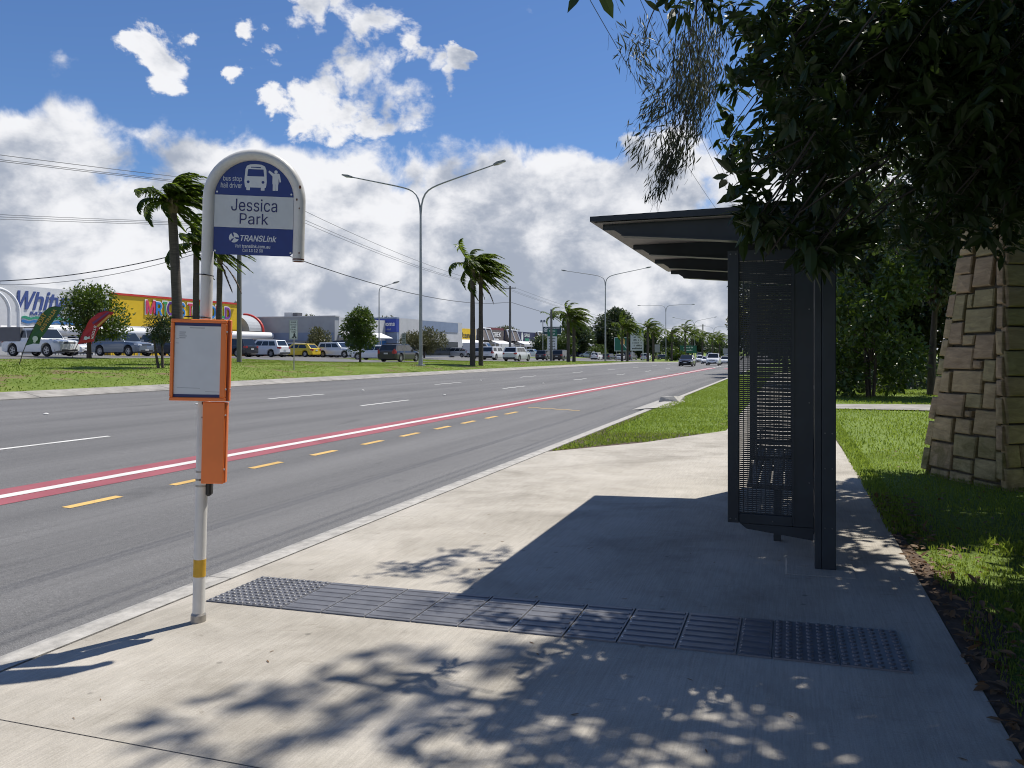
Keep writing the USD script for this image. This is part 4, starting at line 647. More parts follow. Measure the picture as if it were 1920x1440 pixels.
VIS += [(-0.71,5.24,3.96,0.13),(-0.66,6.31,4.41,0.13),(-0.42,6.18,4.22,0.13),(-0.21,5.48,3.74,0.13),(-0.31,6.12,3.73,0.13),(-0.48,7.17,3.91,0.13),(-0.39,6.65,3.58,0.13),(-0.56,7.18,3.47,0.13),(-0.47,7.04,3.28,0.13),(-0.28,6.86,3.21,0.13),(-0.28,4.77,2.60,0.13),(-0.21,5.10,2.52,0.13),(-0.16,4.78,2.45,0.13),(-0.15,4.74,2.45,0.13),(-0.17,4.98,2.39,0.13),(-0.17,5.02,2.42,0.13),(-0.21,5.05,2.40,0.13),(-0.06,4.73,2.27,0.13),(-0.09,5.11,2.30,0.13),(-0.06,4.87,2.30,0.13),(0.12,4.82,2.18,0.13),(0.14,5.03,2.24,0.13),(0.09,5.16,2.20,0.13),(0.27,5.11,2.19,0.13),(0.29,5.20,2.27,0.13),(0.23,4.95,2.23,0.13),(-0.23,5.68,3.51,0.13),(-0.25,5.85,3.12,0.13),(-0.13,7.32,3.26,0.13)]
rng = np.random.default_rng(5)
def whorls(blobs, per_m3, k, rng):
    P, D, N = [], [], []
    for (x, y, z, r) in blobs:
        n = max(3, int(per_m3 * 4.19 * r ** 3))
        c = np.array([x, y, z]) + rdir(rng, n) * (r * rng.uniform(.15, 1, n) ** .5)[:, None] * [1, 1, .85]
        ax = unit(rdir(rng, n) + [-.15, -.2, -.55])
        for i in range(k):
            side = rdir(rng, n); side = unit(side - ax * (side * ax).sum(1, keepdims=True))
            P.append(c + rng.normal(size=(n, 3)) * .025); D.append(ax * rng.uniform(.25, .9, (n, 1)) + side); N.append(-ax * .2 + [0, 0, .9] + rng.normal(size=(n, 3)) * .35)
    return np.concatenate(P), np.concatenate(D), np.concatenate(N)
tree = thing('overhanging_tree', 'large dark broad-leaved tree overhanging the shelter from the right', 'tree')
TB = np.array([5.6, 5.2, gz(5.6, 5.2)])
def limb(a, b, r0, r1, sag=.0, n=7, wob=.12):
    t = np.linspace(0, 1, n)[:, None]; p = np.array(a) * (1 - t) + np.array(b) * t
    p[:, 2] += sag * np.sin(PI * t[:, 0]); p[1:-1] += rng.normal(size=(n - 2, 3)) * wob
    return tube(p, np.linspace(r0, r1, n), 7)
obj(tree, 'trunk', tube([TB + [0, 0, -.1], TB + [.02, .02, .4], TB + [-.06, .03, 1.4], TB + [-.1, .1, 2.6], TB + [-.05, .15, 4.4]], [.42, .33, .28, .25, .2], 14), M['bark'], smooth=40)
TT = TB + [-.1, .1, 2.9]
for tgt in ((1.6, 6.6, 5.0), (1.0, 9.2, 5.2), (2.2, 3.6, 5.6), (4.5, 1.5, 5.8), (2.6, 8.6, 4.2), (.0, 7.6, 4.6), (3.0, 5.5, 6.6), (.2, 5.2, 6.3), (-.6, 6.2, 6.6), (2.5, .5, 6.2), (-1.2, 4.6, 7.2)):
    obj(tree, 'limb', limb(TT + rng.normal(size=3) * .1, tgt, .12, .022, .35), M['bark'], smooth=40)
nrm_ = lambda b: [(x, y, z, r) for x, y, z, r in b]
Pv, Dv, Nv = whorls(VIS, 88, 8, rng)
Lv = rng.uniform(.095, .165, len(Pv)) * np.where(rng.uniform(0, 1, len(Pv)) < .12, 1.3, 1); Wv = Lv * rng.uniform(.30, .38, len(Pv))
# keep the space under the roof and the sight line to the pillar clear
ok = ~((Pv[:, 0] < .75) & (Pv[:, 1] > 5.6) & (Pv[:, 1] < 10.2) & (Pv[:, 2] < 2.72))
Pv, Dv, Nv, Lv, Wv = Pv[ok], Dv[ok], Nv[ok], Lv[ok], Wv[ok]
order = np.argsort(np.linalg.norm(Pv - [0, 0, 1.6], axis=1) / Lv)
front, rest = order[:290], order[290:]
Po, Do, No = whorls(DENSE, 52, 7, rng); Lo = rng.uniform(.16, .25, len(Po))
rq = np.random.default_rng(9); LOWR = []
while len(LOWR) < 75:
    x, y, z = rq.uniform(2.9, 6.5), rq.uniform(.5, 8.6), rq.uniform(1.0, 4.4)
    if (x - z / 2.2 * .537 > 1.75 or y - z / 2.2 * .927 < 5.3) and (.9406 * x + .3396 * y) > .735 * (-.3396 * x + .9406 * y) + .35: LOWR.append((x, y, z, rq.uniform(.45, .6)))
Pq, Dq, Nq = whorls(LOWR, 46, 7, rng); Lq = rng.uniform(.16, .25, len(Pq))
Pd, Dd, Nd = whorls(DAPPLE, 85, 6, rng); Ld = rng.uniform(.08, .14, len(Pd))
Ph, Dh, Nh = whorls(THIN, 10, 6, rng); Lh = rng.uniform(.14, .24, len(Ph))
crown = obj(tree, 'crown', cat_([leaves(Pv[rest], Dv[rest], Nv[rest], Lv[rest], Wv[rest]), leaves(Po, Do, No, Lo, Lo * .36), leaves(Pq, Dq, Nq, Lq, Lq * .36), leaves(Pd, Dd, Nd, Ld, Ld * .34), leaves(Ph, Dh, Nh, Lh, Lh * .34)]), M['leaf_dark'], kind='stuff')
for i in front:
    obj(crown, 'leaf', leaves(Pv[i:i + 1], Dv[i:i + 1], Nv[i:i + 1], Lv[i:i + 1], Wv[i:i + 1]), M['leaf_dark'])
tw = [tube([np.array(b[:3]) + rdir(rng, 1)[0] * .1 + [.35, .1, .35], np.array(b[:3]) + [.12, .02, .12], np.array(b[:3]) + [-.05, 0, -.12]], [.007, .005, .003], 5) for b in VIS + DAPPLE]
M['twig'] = mat('dark_twig', (.03, .022, .016), .9)
obj(crown, 'twig', cat_(tw), M['twig'], kind='stuff')
# the pair of big leaves dangling into the top of the view
P2 = np.array([(-0.968,3.796,3.455),(-0.900,3.821,3.450),(-0.841,3.842,3.442)]); nP = len(P2)
for p, d, L in zip(P2, ([-.5, -.2, -.75], [.35, .1, -.95], [.5, .2, -.8]), (.17, .18, .12)):
    obj(crown, 'leaf', leaves(p[None], np.array([d]), np.array([[-.1, -.95, .3]]), np.array([L]), np.array([L * (.38 if L > .15 else .12)]), .1, .15), M['leaf_dark'])
obj(crown, 'twig', tube([P2[0] + [1.2, .3, 1.1], P2[0] + [.4, .1, .35], P2[0]], [.02, .012, .006], 6), M['bark'])

# the weeping branches left of it
wt_ = thing('weeping_tree', 'drooping grey-green weeping branches with thin leaves hanging above the shelter roof', 'tree')
WB = np.array([7.4, 9.5, gz(7.4, 9.5)])
obj(wt_, 'trunk', tube([WB, WB + [-.1, 0, 2], WB + [-.4, -.2, 5.0]], [.3, .24, .16], 12), M['bark'], smooth=40)
obj(wt_, 'branch', tube([WB + [-.35, -.2, 4.4], (4.5, 8.3, 6.4), (1.8, 7.5, 6.9), (.6, 7.1, 6.4), (-.35, 6.75, 5.3)], [.14, .09, .06, .04, .022], 8), M['bark'], smooth=40)
strands = [[(-0.77,6.74,4.88),(-0.81,6.72,4.33),(-0.77,6.74,3.91),(-0.85,6.71,3.50),(-0.98,6.66,3.18),(-1.06,6.63,2.90)],[(-0.66,6.99,4.98),(-0.74,6.96,4.32),(-0.78,6.95,3.89),(-0.92,6.90,3.47),(-1.06,6.85,3.04)],[(-0.56,7.45,5.08),(-0.63,7.43,4.58),(-0.67,7.41,4.22),(-0.72,7.39,3.93)],[(-0.89,6.48,4.78),(-1.10,6.41,4.33),(-1.14,6.39,4.11),(-1.18,6.38,4.18),(-1.16,6.38,3.98),(-1.07,6.42,3.84)],[(-0.85,6.71,4.79),(-0.93,6.68,4.10),(-0.93,6.68,3.87),(-1.05,6.64,3.75),(-1.09,6.62,3.66)],[(-0.86,6.60,3.88),(-0.88,6.59,3.65),(-1.12,6.51,3.50),(-1.18,6.48,3.34),(-1.21,6.47,3.26)],[(-0.78,6.84,4.93),(-0.87,6.81,4.23),(-0.92,6.79,3.86),(-0.95,6.78,3.48),(-1.02,6.75,3.11)],[(-0.62,7.64,5.27),(-0.61,7.65,4.76),(-0.64,7.63,4.35),(-0.77,7.59,3.94),(-0.86,7.55,3.63)],[(-0.65,6.46,4.73),(-0.73,6.43,4.29),(-0.81,6.40,3.94),(-0.86,6.39,3.68)],[(-0.76,7.06,4.26),(-0.84,7.03,3.78),(-0.87,7.02,3.49),(-0.97,6.98,3.21)],[(-0.73,6.64,4.74),(-0.73,6.64,4.29),(-0.71,6.65,3.92),(-0.77,6.63,3.59)],[(-0.64,7.10,5.03),(-0.70,7.08,4.50),(-0.75,7.06,4.16),(-0.75,7.06,3.88)]]
Pw, Dw, Lw = [], [], []
for st in strands:
    st = np.array(st); t = np.linspace(0, 1, 24); kk = np.linspace(0, 1, len(st)); c = np.stack([np.interp(t, kk, st[:, i]) for i in range(3)], 1)
    c[1:-1] = (c[:-2] + 2 * c[1:-1] + c[2:]) / 4
    obj(wt_, 'strand', tube(c, np.linspace(.006, .002, len(c)), 5), M['bark'])
    L = np.linalg.norm(np.diff(c, axis=0), axis=1).sum(); n = int(L * 220)
    f = rng.uniform(.12, 1, n) ** .8; base_ = np.stack([np.interp(f, t, c[:, i]) for i in range(3)], 1)
    spread = (.03 + .065 * np.sin(PI * np.clip(f, 0, .95)))[:, None]
    Pw.append(base_ + rng.normal(size=(n, 3)) * spread * [1, 1, .9]); d = np.stack([np.interp(f, t, np.gradient(c[:, i])) for i in range(3)], 1)
    Dw.append(unit(d) * 1.25 + rdir(rng, n) * .6); Lw.append(rng.uniform(.055, .10, n))
Pw, Dw, Lw = map(np.concatenate, (Pw, Dw, Lw))
obj(wt_, 'foliage', cat_([leaves(Pw, Dw, rdir(rng, len(Pw)), Lw, Lw * .14)] + [tube([p, p + np.array(d) / np.linalg.norm(d) * .02 - np.array([0, 0, .0]), p + np.array(d) * .1], .0012, 3, False) for p, d in zip(Pw[::6], Dw[::6])]), M['leaf_weep'], kind='stuff')

def simple_tree(name, label, cat, base, blobs, L, mt, dens, trunk_r=.12, rng=None, group=None, trunk_top=None, aspect=.5, shell=.5, stems=1, up=.25):
    """trunk, limbs and a crown of leaf-sized faces spread through lumps (x, y, z offset from base, radius)"""
    th = thing(name, label, cat, base, 0, group)
    cen = np.array([b[:3] for b in blobs]); top = np.array(trunk_top) if trunk_top is not None else cen.mean(0) * [.6, .6, .75]
    for k in range(stems):
        o = np.array([0, 0, 0]) if stems == 1 else np.append(rng.normal(size=2) * .12, 0)
        obj(th, 'trunk', tube([o + [0, 0, -.1], o * 1.5 + top * [.35, .35, .45], top + o * 2], [trunk_r, trunk_r * .8, trunk_r * .55], 9), M['bark'], smooth=40)
    lm = [tube([top * [.8, .8, .85], (top + c) / 2 + rng.normal(size=3) * .06 * np.linalg.norm(c - top), c], [trunk_r * .42, trunk_r * .28, trunk_r * .1], 5) for c in cen]
    for l in lm: obj(th, 'limb', l, M['bark'])
    P, D = [], []
    for (x, y, z, r) in blobs:
        n = int(dens * r * r)
        d = rdir(rng, n); rad = r * (1 - shell * rng.uniform(0, 1, n) ** 1.6) * (1 + .16 * np.sin(7 * d[:, 0] + 3 * x) * np.sin(6 * d[:, 1] + 5 * d[:, 2] + y))
        P.append(np.array([x, y, z]) + d * rad[:, None]); D.append(d * .7 + rdir(rng, n) + [0, 0, -.1])
    P, D = np.concatenate(P), np.concatenate(D); keep = P[:, 2] > .06; P, D = P[keep], D[keep]
    Ls = L * rng.uniform(.65, 1.3, len(P))
    obj(th, 'crown', diamonds(P, D, rdir(rng, len(P)) + [0, 0, up], Ls, Ls * aspect), mt)
    return th
def lumps(rng, n, rx, ry, z0, z1, r0, r1, taper=.6):
    out = []
    for i in range(n):
        a, q = rng.uniform(0, 2 * PI), rng.uniform(0, 1) ** .5; z = rng.uniform(z0, z1); f = (z - z0) / max(z1 - z0, .01); k = 1 - taper * abs(2 * f - .8) ** 2
        out.append((q * rx * k * math.cos(a), q * ry * k * math.sin(a), z, rng.uniform(r0, r1)))
    return out

# ------------------------------------------------------------------ right-hand park: trees, fence, grass, litter
rng = np.random.default_rng(21)
def put(w, t): return (w, t, gz(w, t))
simple_tree('street_tree', 'tree with rusty green leaves beside the kerb, half hidden by the shelter', 'tree', put(-2.6, 62), lumps(rng, 16, 1.6, 1.6, 2.6, 5.8, .7, 1.1), .28, M['leaf_olive'], 420, .14, rng, trunk_top=(0, 0, 2.6))
simple_tree('park_tree', 'slender trunked park tree standing before the dark fence', 'tree', put(5.2, 33.5), lumps(rng, 18, 3.0, 2.4, 3.6, 9.5, .9, 1.5), .26, M['leaf_mid'], 420, .16, rng, trunk_top=(.2, .2, 3.8))
simple_tree('park_shrub', 'bushy shrub with pale glossy leaves at the right side of the shelter post', 'shrub', put(2.9, 31.5), lumps(rng, 18, 1.7, 1.4, .3, 4.9, .5, .95, .2), .24, M['leaf_bright'], 620, .07, rng, trunk_top=(0, 0, 1.6), stems=3)
simple_tree('park_shrub', 'low dark shrub in front of the fence', 'shrub', put(4.1, 35.5), lumps(rng, 10, 1.5, 1.2, .2, 2.2, .4, .7, .2), .2, M['leaf_mid'], 600, .05, rng, trunk_top=(0, 0, .8), stems=3)
simple_tree('park_tree', 'tall dark tree behind the fence, leaning over it', 'tree', put(3.5, 44), lumps(rng, 22, 3.6, 3.0, 2.2, 10, 1.1, 1.9), .34, M['leaf_mid'], 330, .22, rng, trunk_top=(0, 0, 3.4))
simple_tree('park_tree', 'wide olive-green tree behind the fence near the stone pillar', 'tree', put(9.8, 46), lumps(rng, 22, 4.0, 3.0, 2.0, 10, 1.2, 2.0), .34, M['leaf_olive'], 320, .22, rng, trunk_top=(0, 0, 3.2))
simple_tree('park_tree', 'dark tree filling the gap behind the stone pillar', 'tree', put(13.5, 40), lumps(rng, 22, 4.2, 3.4, 1.6, 9.5, 1.2, 2.0), .34, M['leaf_mid'], 300, .22, rng, trunk_top=(0, 0, 3.0))
simple_tree('park_tree', 'broad tree at the far end of the footpath behind the shelter', 'tree', put(-.2, 74), lumps(rng, 22, 4.4, 3.6, 2.4, 10, 1.3, 2.2), .4, M['leaf_fig'], 260, .22, rng, trunk_top=(0, 0, 3.4))
simple_tree('park_tree', 'dark distant tree between the shelter and the fence', 'tree', put(4.2, 62), lumps(rng, 22, 4.4, 3.6, 1.8, 9, 1.3, 2.2), .4, M['leaf_mid'], 260, .22, rng, trunk_top=(0, 0, 3.4))
for lab, w, t, rx, z1 in [('big dense tree standing right of the overhanging tree, outside the view', 12.5, 6.5, 4.2, 10.5), ('dense tree behind the viewer on the lawn side', 7.5, -4.5, 4.0, 9.5), ('dense tree farther along the lawn on the right, outside the view', 16.5, 17.0, 4.6, 10.5)]:
    simple_tree('park_tree', lab, 'tree', put(w, t), lumps(rng, 34, rx, rx * .9, 1.6, z1 * .85, 1.3, 2.1, .4), .4, M['leaf_mid'], 260, .28, rng, trunk_top=(0, 0, 3.0))
simple_tree('park_shrub', 'dark shrub low on the lawn beside the stone pillar, at the right edge', 'shrub', put(3.7, 8.5), lumps(rng, 26, .95, .95, .4, 3.4, .45, .7, .2), .2, M['leaf_mid'], 620, .06, rng, trunk_top=(0, 0, .7), stems=3)
fence = thing('fence', 'low dark green fence in the shade under the park trees', 'fence')
M['fence'] = mat('dark_fence', (.030, .036, .034), .7, var=.3, scale=3)
fa, fb = np.array([1.2, 38.2]), np.array([14.5, 44.0]); nP = 8
for k in range(nP + 1):
    p = fa + (fb - fa) * k / nP; g = gz(*p); obj(fence, 'post', rbox(p[0] - .04, p[0] + .04, p[1] - .04, p[1] + .04, g - .1, g + 1.45, .01), M['fence'])
    if k < nP:
        q = fa + (fb - fa) * (k + 1) / nP; a = p + (q - p) * .03; b = p + (q - p) * .97
        for j in range(5):
            z0 = .06 + j * .262
            obj(fence, 'board', hull([(x + o, y + o2, gz(x, y) + z) for (x, y) in (a, b) for (o, o2) in ((0, 0), (-.012, .025)) for z in (z0, z0 + .25)]), M['fence'])

def blades(n, w0, w1, t0, t1, h, wd, mt, name, rng, keep=None, power=1.0, flat_=.55, layer=0.0):
    t = t0 + (t1 - t0) * rng.uniform(0, 1, n) ** power; w = rng.uniform(w0, w1, n)
    if keep is not None: k = keep(w, t); w, t = w[k], t[k]
    n = len(w); z = ground(w, t) - .004 + layer; P = np.stack([w, t, z], 1)
    H = h * rng.uniform(.5, 1.35, n); a = rng.uniform(0, 2 * PI, n); lean = np.stack([np.cos(a), np.sin(a), np.zeros(n)], 1) * (rng.uniform(.1, 1.0, n) * flat_)[:, None] + [0, 0, 1.0]
    b = rng.uniform(0, 2 * PI, n); side = np.stack([np.cos(b), np.sin(b), np.zeros(n)], 1) * (wd * rng.uniform(.6, 1.4, n))[:, None] * .5
    tip = P + unit(lean) * H[:, None]; m = P + unit(lean + [0, 0, .6]) * H[:, None] * .55
    V = np.stack([P - side * .8, P + side * .8, m - side, m + side, tip], 1).reshape(-1, 3); i = np.arange(n)[:, None] * 5
    F = (i[:, None, :] + np.array([(0, 1, 3), (0, 3, 2), (2, 3, 4)])[None]).reshape(-1, 3)
    obj(None, name, trimesh.Trimesh(V, F, process=False), mt, label=None, kind='stuff')
clump = lambda w, t: meshkit.noise(np.stack([w * 1.3, t * 1.3, w * 0], -1), 3)
grass_lab = []
def near_keep(w, t): return (w > .9 + .18 * meshkit.noise(np.stack([t * 2, t * 0, t * 0], -1), 8)) & (rng.uniform(0, 1, len(w)) < .22 + .7 * clump(w, t)) & ~((t > 24.0 + (w - 4).clip(0) * .25) & (t < 26.8 + (w - 4).clip(0) * .25))
blades(150000, .95, 5.6, 2.6, 13.5, .032, .007, M['grass'], 'grass', rng, near_keep, 1.0)
blades(60000, .9, 7.5, 13.5, 38, .045, .018, M['grass'], 'grass', rng, near_keep, 1.25)
blades(5200, 1.25, 3.2, 4.6, 7.4, .075, .015, M['grass'], 'grass', rng, lambda w, t: clump(w * 1.7, t * 1.7) > .5, 1.0, .9)
def kerb_lawn(w, t): return (w > -3.93) & ((t > 17.15) | (w < -1.26 - (17 - t) * .54 )) & (w < -1.24) & ~((t < 14.6) & (w > -2.75 + (14.6 - t) * -.75)) & (rng.uniform(0, 1, len(w)) < .35 + .8 * clump(w, t))
blades(70000, -3.95, -1.2, 13.0, 60, .04, .014, M['grass'], 'grass', rng, kerb_lawn, 1.6)
blades(9000, .84, 1.1, 7.5, 40, .05, .010, M['grass'], 'grass', rng, None, 1.2)
blades(120000, -42.5, -21.02, -8, 110, .035, .035, M['grass_verge'], 'grass', rng, lambda w, t: (rng.uniform(0, 1, len(w)) < .25 + 1.0 * clump(w * .4, t * .4)) & ~((w < -29.6) & (t > 51) & (t < 67)) & ~((w < -28.2) & (t > 80)), 1.0, .5)
n = 650; w = .87 + np.abs(rng.normal(size=n)) * .2; t = rng.uniform(2.4, 9.5, n) ; P = np.stack([w, t, ground(w, t) + rng.uniform(.004, .03, n)], 1)
D = rdir(rng, n) * [1, 1, .25]; Lr = rng.uniform(.04, .10, n)
obj(None, 'leaf_litter', leaves(P, D, np.tile([0, 0, 1.0], (n, 1)) + rng.normal(size=(n, 3)) * .35, Lr, Lr * .36), M['litter'], kind='stuff')
n = 60; w = rng.uniform(-3.2, .8, n); t = rng.uniform(2.6, 9, n); P = np.stack([w, t, ground(w, t) + .004], 1); Lr = rng.uniform(.02, .05, n)
obj(None, 'leaf_litter', leaves(P, rdir(rng, n) * [1, 1, .05], np.tile([0, 0, 1.0], (n, 1)), Lr, Lr * .25, .02, .05), M['litter'], kind='stuff')
n = 300; w = rng.uniform(1.2, 4.5, n); t = rng.uniform(5, 14, n); P = np.stack([w, t, ground(w, t) + rng.uniform(.02, .05, n)], 1); Lr = rng.uniform(.04, .09, n)
obj(None, 'leaf_litter', leaves(P, rdir(rng, n) * [1, 1, .2], np.tile([0, 0, 1.0], (n, 1)) + rng.normal(size=(n, 3)) * .3, Lr, Lr * .34), M['litter'], kind='stuff')

# ------------------------------------------------------------------ palms
WIND = np.array([.94, .34, 0.0])
def frond(rng, az, el, L, nl, wind=1.0, dead=False, leaf=.5):
    n = 14; p = np.zeros(3); d = np.array([math.cos(az) * math.cos(el), math.sin(az) * math.cos(el), math.sin(el)]); pts = [p]; ds = L / n
    for i in range(n):
        f = (i + 1) / n
        d = unit(d + (WIND * wind * (.05 + .16 * f) + np.array([0, 0, -(.07 + .13 * f) * (1.6 if dead else 1)])) * 1.0); p = p + d * ds; pts.append(p)
    pts = np.array(pts); rach = tube(pts, np.linspace(.035, .006, n + 1) * L / 2.6, 4, False)
    f = np.repeat(np.linspace(.14, .99, nl), 2); sgn = np.tile([1, -1], nl); tt = np.linspace(0, 1, n + 1)
    P = np.stack([np.interp(f, tt, pts[:, k]) for k in range(3)], 1); T = unit(np.stack([np.interp(f, tt, np.gradient(pts[:, k])) for k in range(3)], 1))
    side = unit(np.cross(T, [0, 0, 1.0]) + 1e-6); N = np.cross(side, T)
    D = unit(side * sgn[:, None] * (.75 if not dead else .25) + T * .75 + WIND * wind * .75 + np.array([0, 0, -.55 if not dead else -.5]) + N * .15 + rng.normal(size=(2 * nl, 3)) * .16)
    Ll = leaf * L / 2.6 * (np.sin(PI * np.clip(f * .86 + .12, 0, 1)) * .85 + .15) * rng.uniform(.8, 1.15, 2 * nl)
    W = .085 * L / 2.6
    m1 = P + D * Ll[:, None] * .5; D2 = unit(D + WIND * wind * .35 + [0, 0, -.45]); tip = m1 + D2 * Ll[:, None] * .5; B = unit(np.cross(D, N + rng.normal(size=N.shape) * .4)) * W * .5
    V = np.stack([P - B * .6, P + B * .6, m1 - B, m1 + B, tip], 1).reshape(-1, 3); i = np.arange(2 * nl)[:, None] * 5
    lf = trimesh.Trimesh(V, (i[:, None, :] + np.array([(0, 1, 3), (0, 3, 2), (2, 3, 4)])[None]).reshape(-1, 3), process=False)
    return cat_([rach, lf])
def palm(label, w, t, zc, r, nf, L, seed, nl=34, lean=(0, 0), group=None, dead=2, wind=1.0, zb=None, skirt=True):
    rng = np.random.default_rng(seed); g = gz(w, t) if zb is None else zb; h = zc - g
    th = thing('palm_tree', label, 'palm tree', (w, t, g), 0, group)
    z = np.linspace(-.1, h, 12); k = np.clip(z / h, 0, 1)
    px = lean[0] * k ** 1.5; py = lean[1] * k ** 1.5
    rr = r * (1.12 - .22 * k + .10 * np.exp(-k * 9)) * (1 + .03 * rng.normal(size=12))
    obj(th, 'trunk', tube(np.stack([px, py, z], 1), rr, 14), M['bark_palm'], smooth=50)
    top = np.array([lean[0], lean[1], h])
    obj(th, 'crown_shaft', tube([top - [0, 0, .25], top + [0, 0, .1], top + [.0, 0, .55], top + [.03, .01, 1.0]], [r * .85, r * 1.15, r * .75, r * .2], 10), M['petiole'], smooth=50)
    if skirt:
        obj(th, 'leaf_base', cat_([tube([top + [r * .7 * math.cos(a), r * .7 * math.sin(a), -.1], top + [r * 1.5 * math.cos(a), r * 1.5 * math.sin(a), .5 + .2 * rng.random()]], [r * .35, r * .12], 5) for a in np.linspace(0, 2 * PI, 9)[:-1]]), M['petiole'], kind='stuff')
    for i in range(nf):
        az = .35 + (((i * 2.399 + PI) % (2 * PI)) - PI) * (.9 if rng.uniform() < .8 else 1.0) + rng.uniform(-.25, .25); el = math.radians(rng.uniform(22, 74) if i < nf * .75 else rng.uniform(-12, 20))
        m = frond(rng, az, el, L * rng.uniform(.8, 1.1), nl, wind); m.apply_translation(top + [0, 0, .35]); obj(th, 'frond', m, M['frond'])
    for i in range(dead):
        az = rng.uniform(-.9, 1.4); m = frond(rng, az, math.radians(rng.uniform(-58, -30)), L * rng.uniform(.75, 1.0), max(12, nl - 8), .55 * wind, True, .38); m.apply_translation(top + [0, 0, -.05]); obj(th, 'dead_frond', m, M['frond_dead'])
    return th
palm('tall thick palm with wind-bent crown just left of the bus stop sign', -26.9, 28.6, 8.1, .22, 36, 2.8, 1, 56, lean=(-.30, -.1), dead=0, wind=1.05)
palm('thinner palm between the thick palm and the bus stop pole', -30.5, 33.7, 7.0, .17, 32, 2.7, 2, 54, lean=(.02, 0), dead=0, wind=1.05)
palm('palm behind the bus stop pole with dead fronds blowing out under the sign', -30.7, 35.7, 6.7, .16, 20, 2.3, 3, 46, lean=(.1, 0), dead=2, wind=1.25)
palm('left trunk of the palm pair between the first two street lamps', -23.2, 55.4, 7.7, .19, 34, 3.0, 4, 46, dead=1, wind=1.05)
palm('right trunk of the palm pair between the first two street lamps', -22.95, 56.5, 7.1, .17, 32, 2.9, 5, 46, dead=1, wind=1.05)
palm('left palm of the bushy pair beside the pylon sign', -26.4, 94.6, 5.6, .2, 26, 3.2, 6, 38, dead=0)
palm('right palm of the bushy pair beside the pylon sign', -26.0, 95.9, 4.9, .2, 26, 3.2, 7, 38, dead=0)
palm('palm standing in front of the lone grey power pole near the second lamp', -31.5, 104, 5.9, .16, 12, 2.6, 17, 28, dead=0)
palm('palm in front of the large green road sign, left trunk', -29.0, 141, 5.3, .2, 26, 3.9, 8, 32, dead=0)
palm('palm in front of the large green road sign, right trunk', -28.5, 143.5, 4.8, .2, 24, 3.7, 9, 32, dead=0)
for k, (lab, w, t, zc, L) in enumerate([('palm left of the third street lamp', -28.4, 165.2, 6.0, 3.9), ('smaller palm close beside the palm left of the third lamp', -27.8, 168.5, 4.9, 3.6), ('palm right of the third street lamp above a leafy clump', -26.4, 187.1, 5.2, 4.0),
                                        ('tall palm right of the far green sign', -25.9, 208.6, 6.0, 4.4), ('palm behind the far green sign', -26.3, 228, 5.4, 4.4), ('far palm left of the white pickup', -26.3, 256, 5.2, 4.6), ('far palm above the white pickup', -24.8, 275, 5.2, 4.6), ('farthest palm beside the shelter edge', -24.3, 298, 5.4, 4.6)]):
    palm(lab, w, t, zc, .24, 24, L, 30 + k, 28, dead=0, skirt=False)

# ------------------------------------------------------------------ street lamps
M['lamp_pole'] = mat('lamp_pole_grey', (.30, .31, .32), .5, metallic=.5, var=.12, scale=2)
M['lamp_head'] = mat('lamp_head_grey', (.20, .21, .22), .5, var=.1, scale=8)
M['lamp_lens'] = mat('lamp_lens', (.6, .62, .65), .2)
def lamp(label, w, t, zj, zt, half, r=.13, up=1.0, single=False, group=None):
    g = gz(w, t); th = thing('street_lamp', label, 'street lamp', (w, t, g), 0, group); J = zj - g; T = zt - g
    obj(th, 'pole', tube([(0, 0, 0), (0, 0, 1.2), (0, 0, J)], [r, r * .95, r * .55], 12), M['lamp_pole'], smooth=50)
    obj(th, 'base_plate', cat_([rbox(-r * 1.9, r * 1.9, -r * 1.9, r * 1.9, -.05, .06, .01), tube([(0, 0, .05), (0, 0, .5)], [r * 1.25, r * 1.2], 12)]), M['lamp_pole'])
    for s in ((1,) if single else (-1, 1)):
        k = np.linspace(0, 1, 14); kx = [0, .10, .22, .36, .5, 1]; rise = T - J
        x = half * np.interp(k, kx, [0, .012, .055, .14, .27, 1]); z = J + rise * np.interp(k, kx, [0, .26, .46, .58, .66, 1] if up == 1.0 else [0, .45, .75, .9, .95, 1])
        x[1:-1] = (x[:-2] + 2 * x[1:-1] + x[2:]) / 4; z[1:-1] = (z[:-2] + 2 * z[1:-1] + z[2:]) / 4
        A = np.array([s * 1.0, -.0, 0]); pts = np.outer(x, A) + np.outer(z, [0, 0, 1.0]); pts[0] = [0, 0, J - .3]
        arm = obj(th, 'arm', tube(pts, np.linspace(r * .5, r * .32, 14), 8), M['lamp_pole'], smooth=50)
        e_ = pts[-1]; d = unit(pts[-1] - pts[-2])
        hd = obj(th, 'lamp_head', hull([e_ + d * a + np.array([0, b, c]) for a, b, c in [(0, .09, .06), (0, -.09, .06), (0, .09, -.04), (0, -.09, -.04), (.3, .19, .10), (.3, -.19, .10), (.3, .19, -.06), (.3, -.19, -.06), (.85, .13, .06), (.85, -.13, .06), (.85, .13, -.03), (.85, -.13, -.03)]]), M['lamp_head'])
        obj(hd, 'lens', hull([e_ + d * a + np.array([0, b, c]) for a, b, c in [(.3, .15, -.061), (.3, -.15, -.061), (.75, .10, -.05), (.75, -.10, -.05), (.52, 0, -.12)]]), M['lamp_lens'])
lamp('nearest double-armed grey street lamp on the grass verge', -23.9, 47.8, 11.0, 13.9, 5.4)
lamp('second double-armed street lamp, left of the shelter roof', -26.1, 114.4, 11.4, 13.7, 6.1)
lamp('third double-armed street lamp with nearly level arms under the shelter roof', -29.3, 197, 11.2, 12.9, 6.4, up=.75)
lamp('fourth double-armed street lamp rising behind the palms', -29.0, 257.4, 9.4, 12.0, 6.3)
lamp('faint farthest double-armed street lamp beside the shelter edge', -30.5, 344, 8.6, 11.6, 7.5, up=.8)
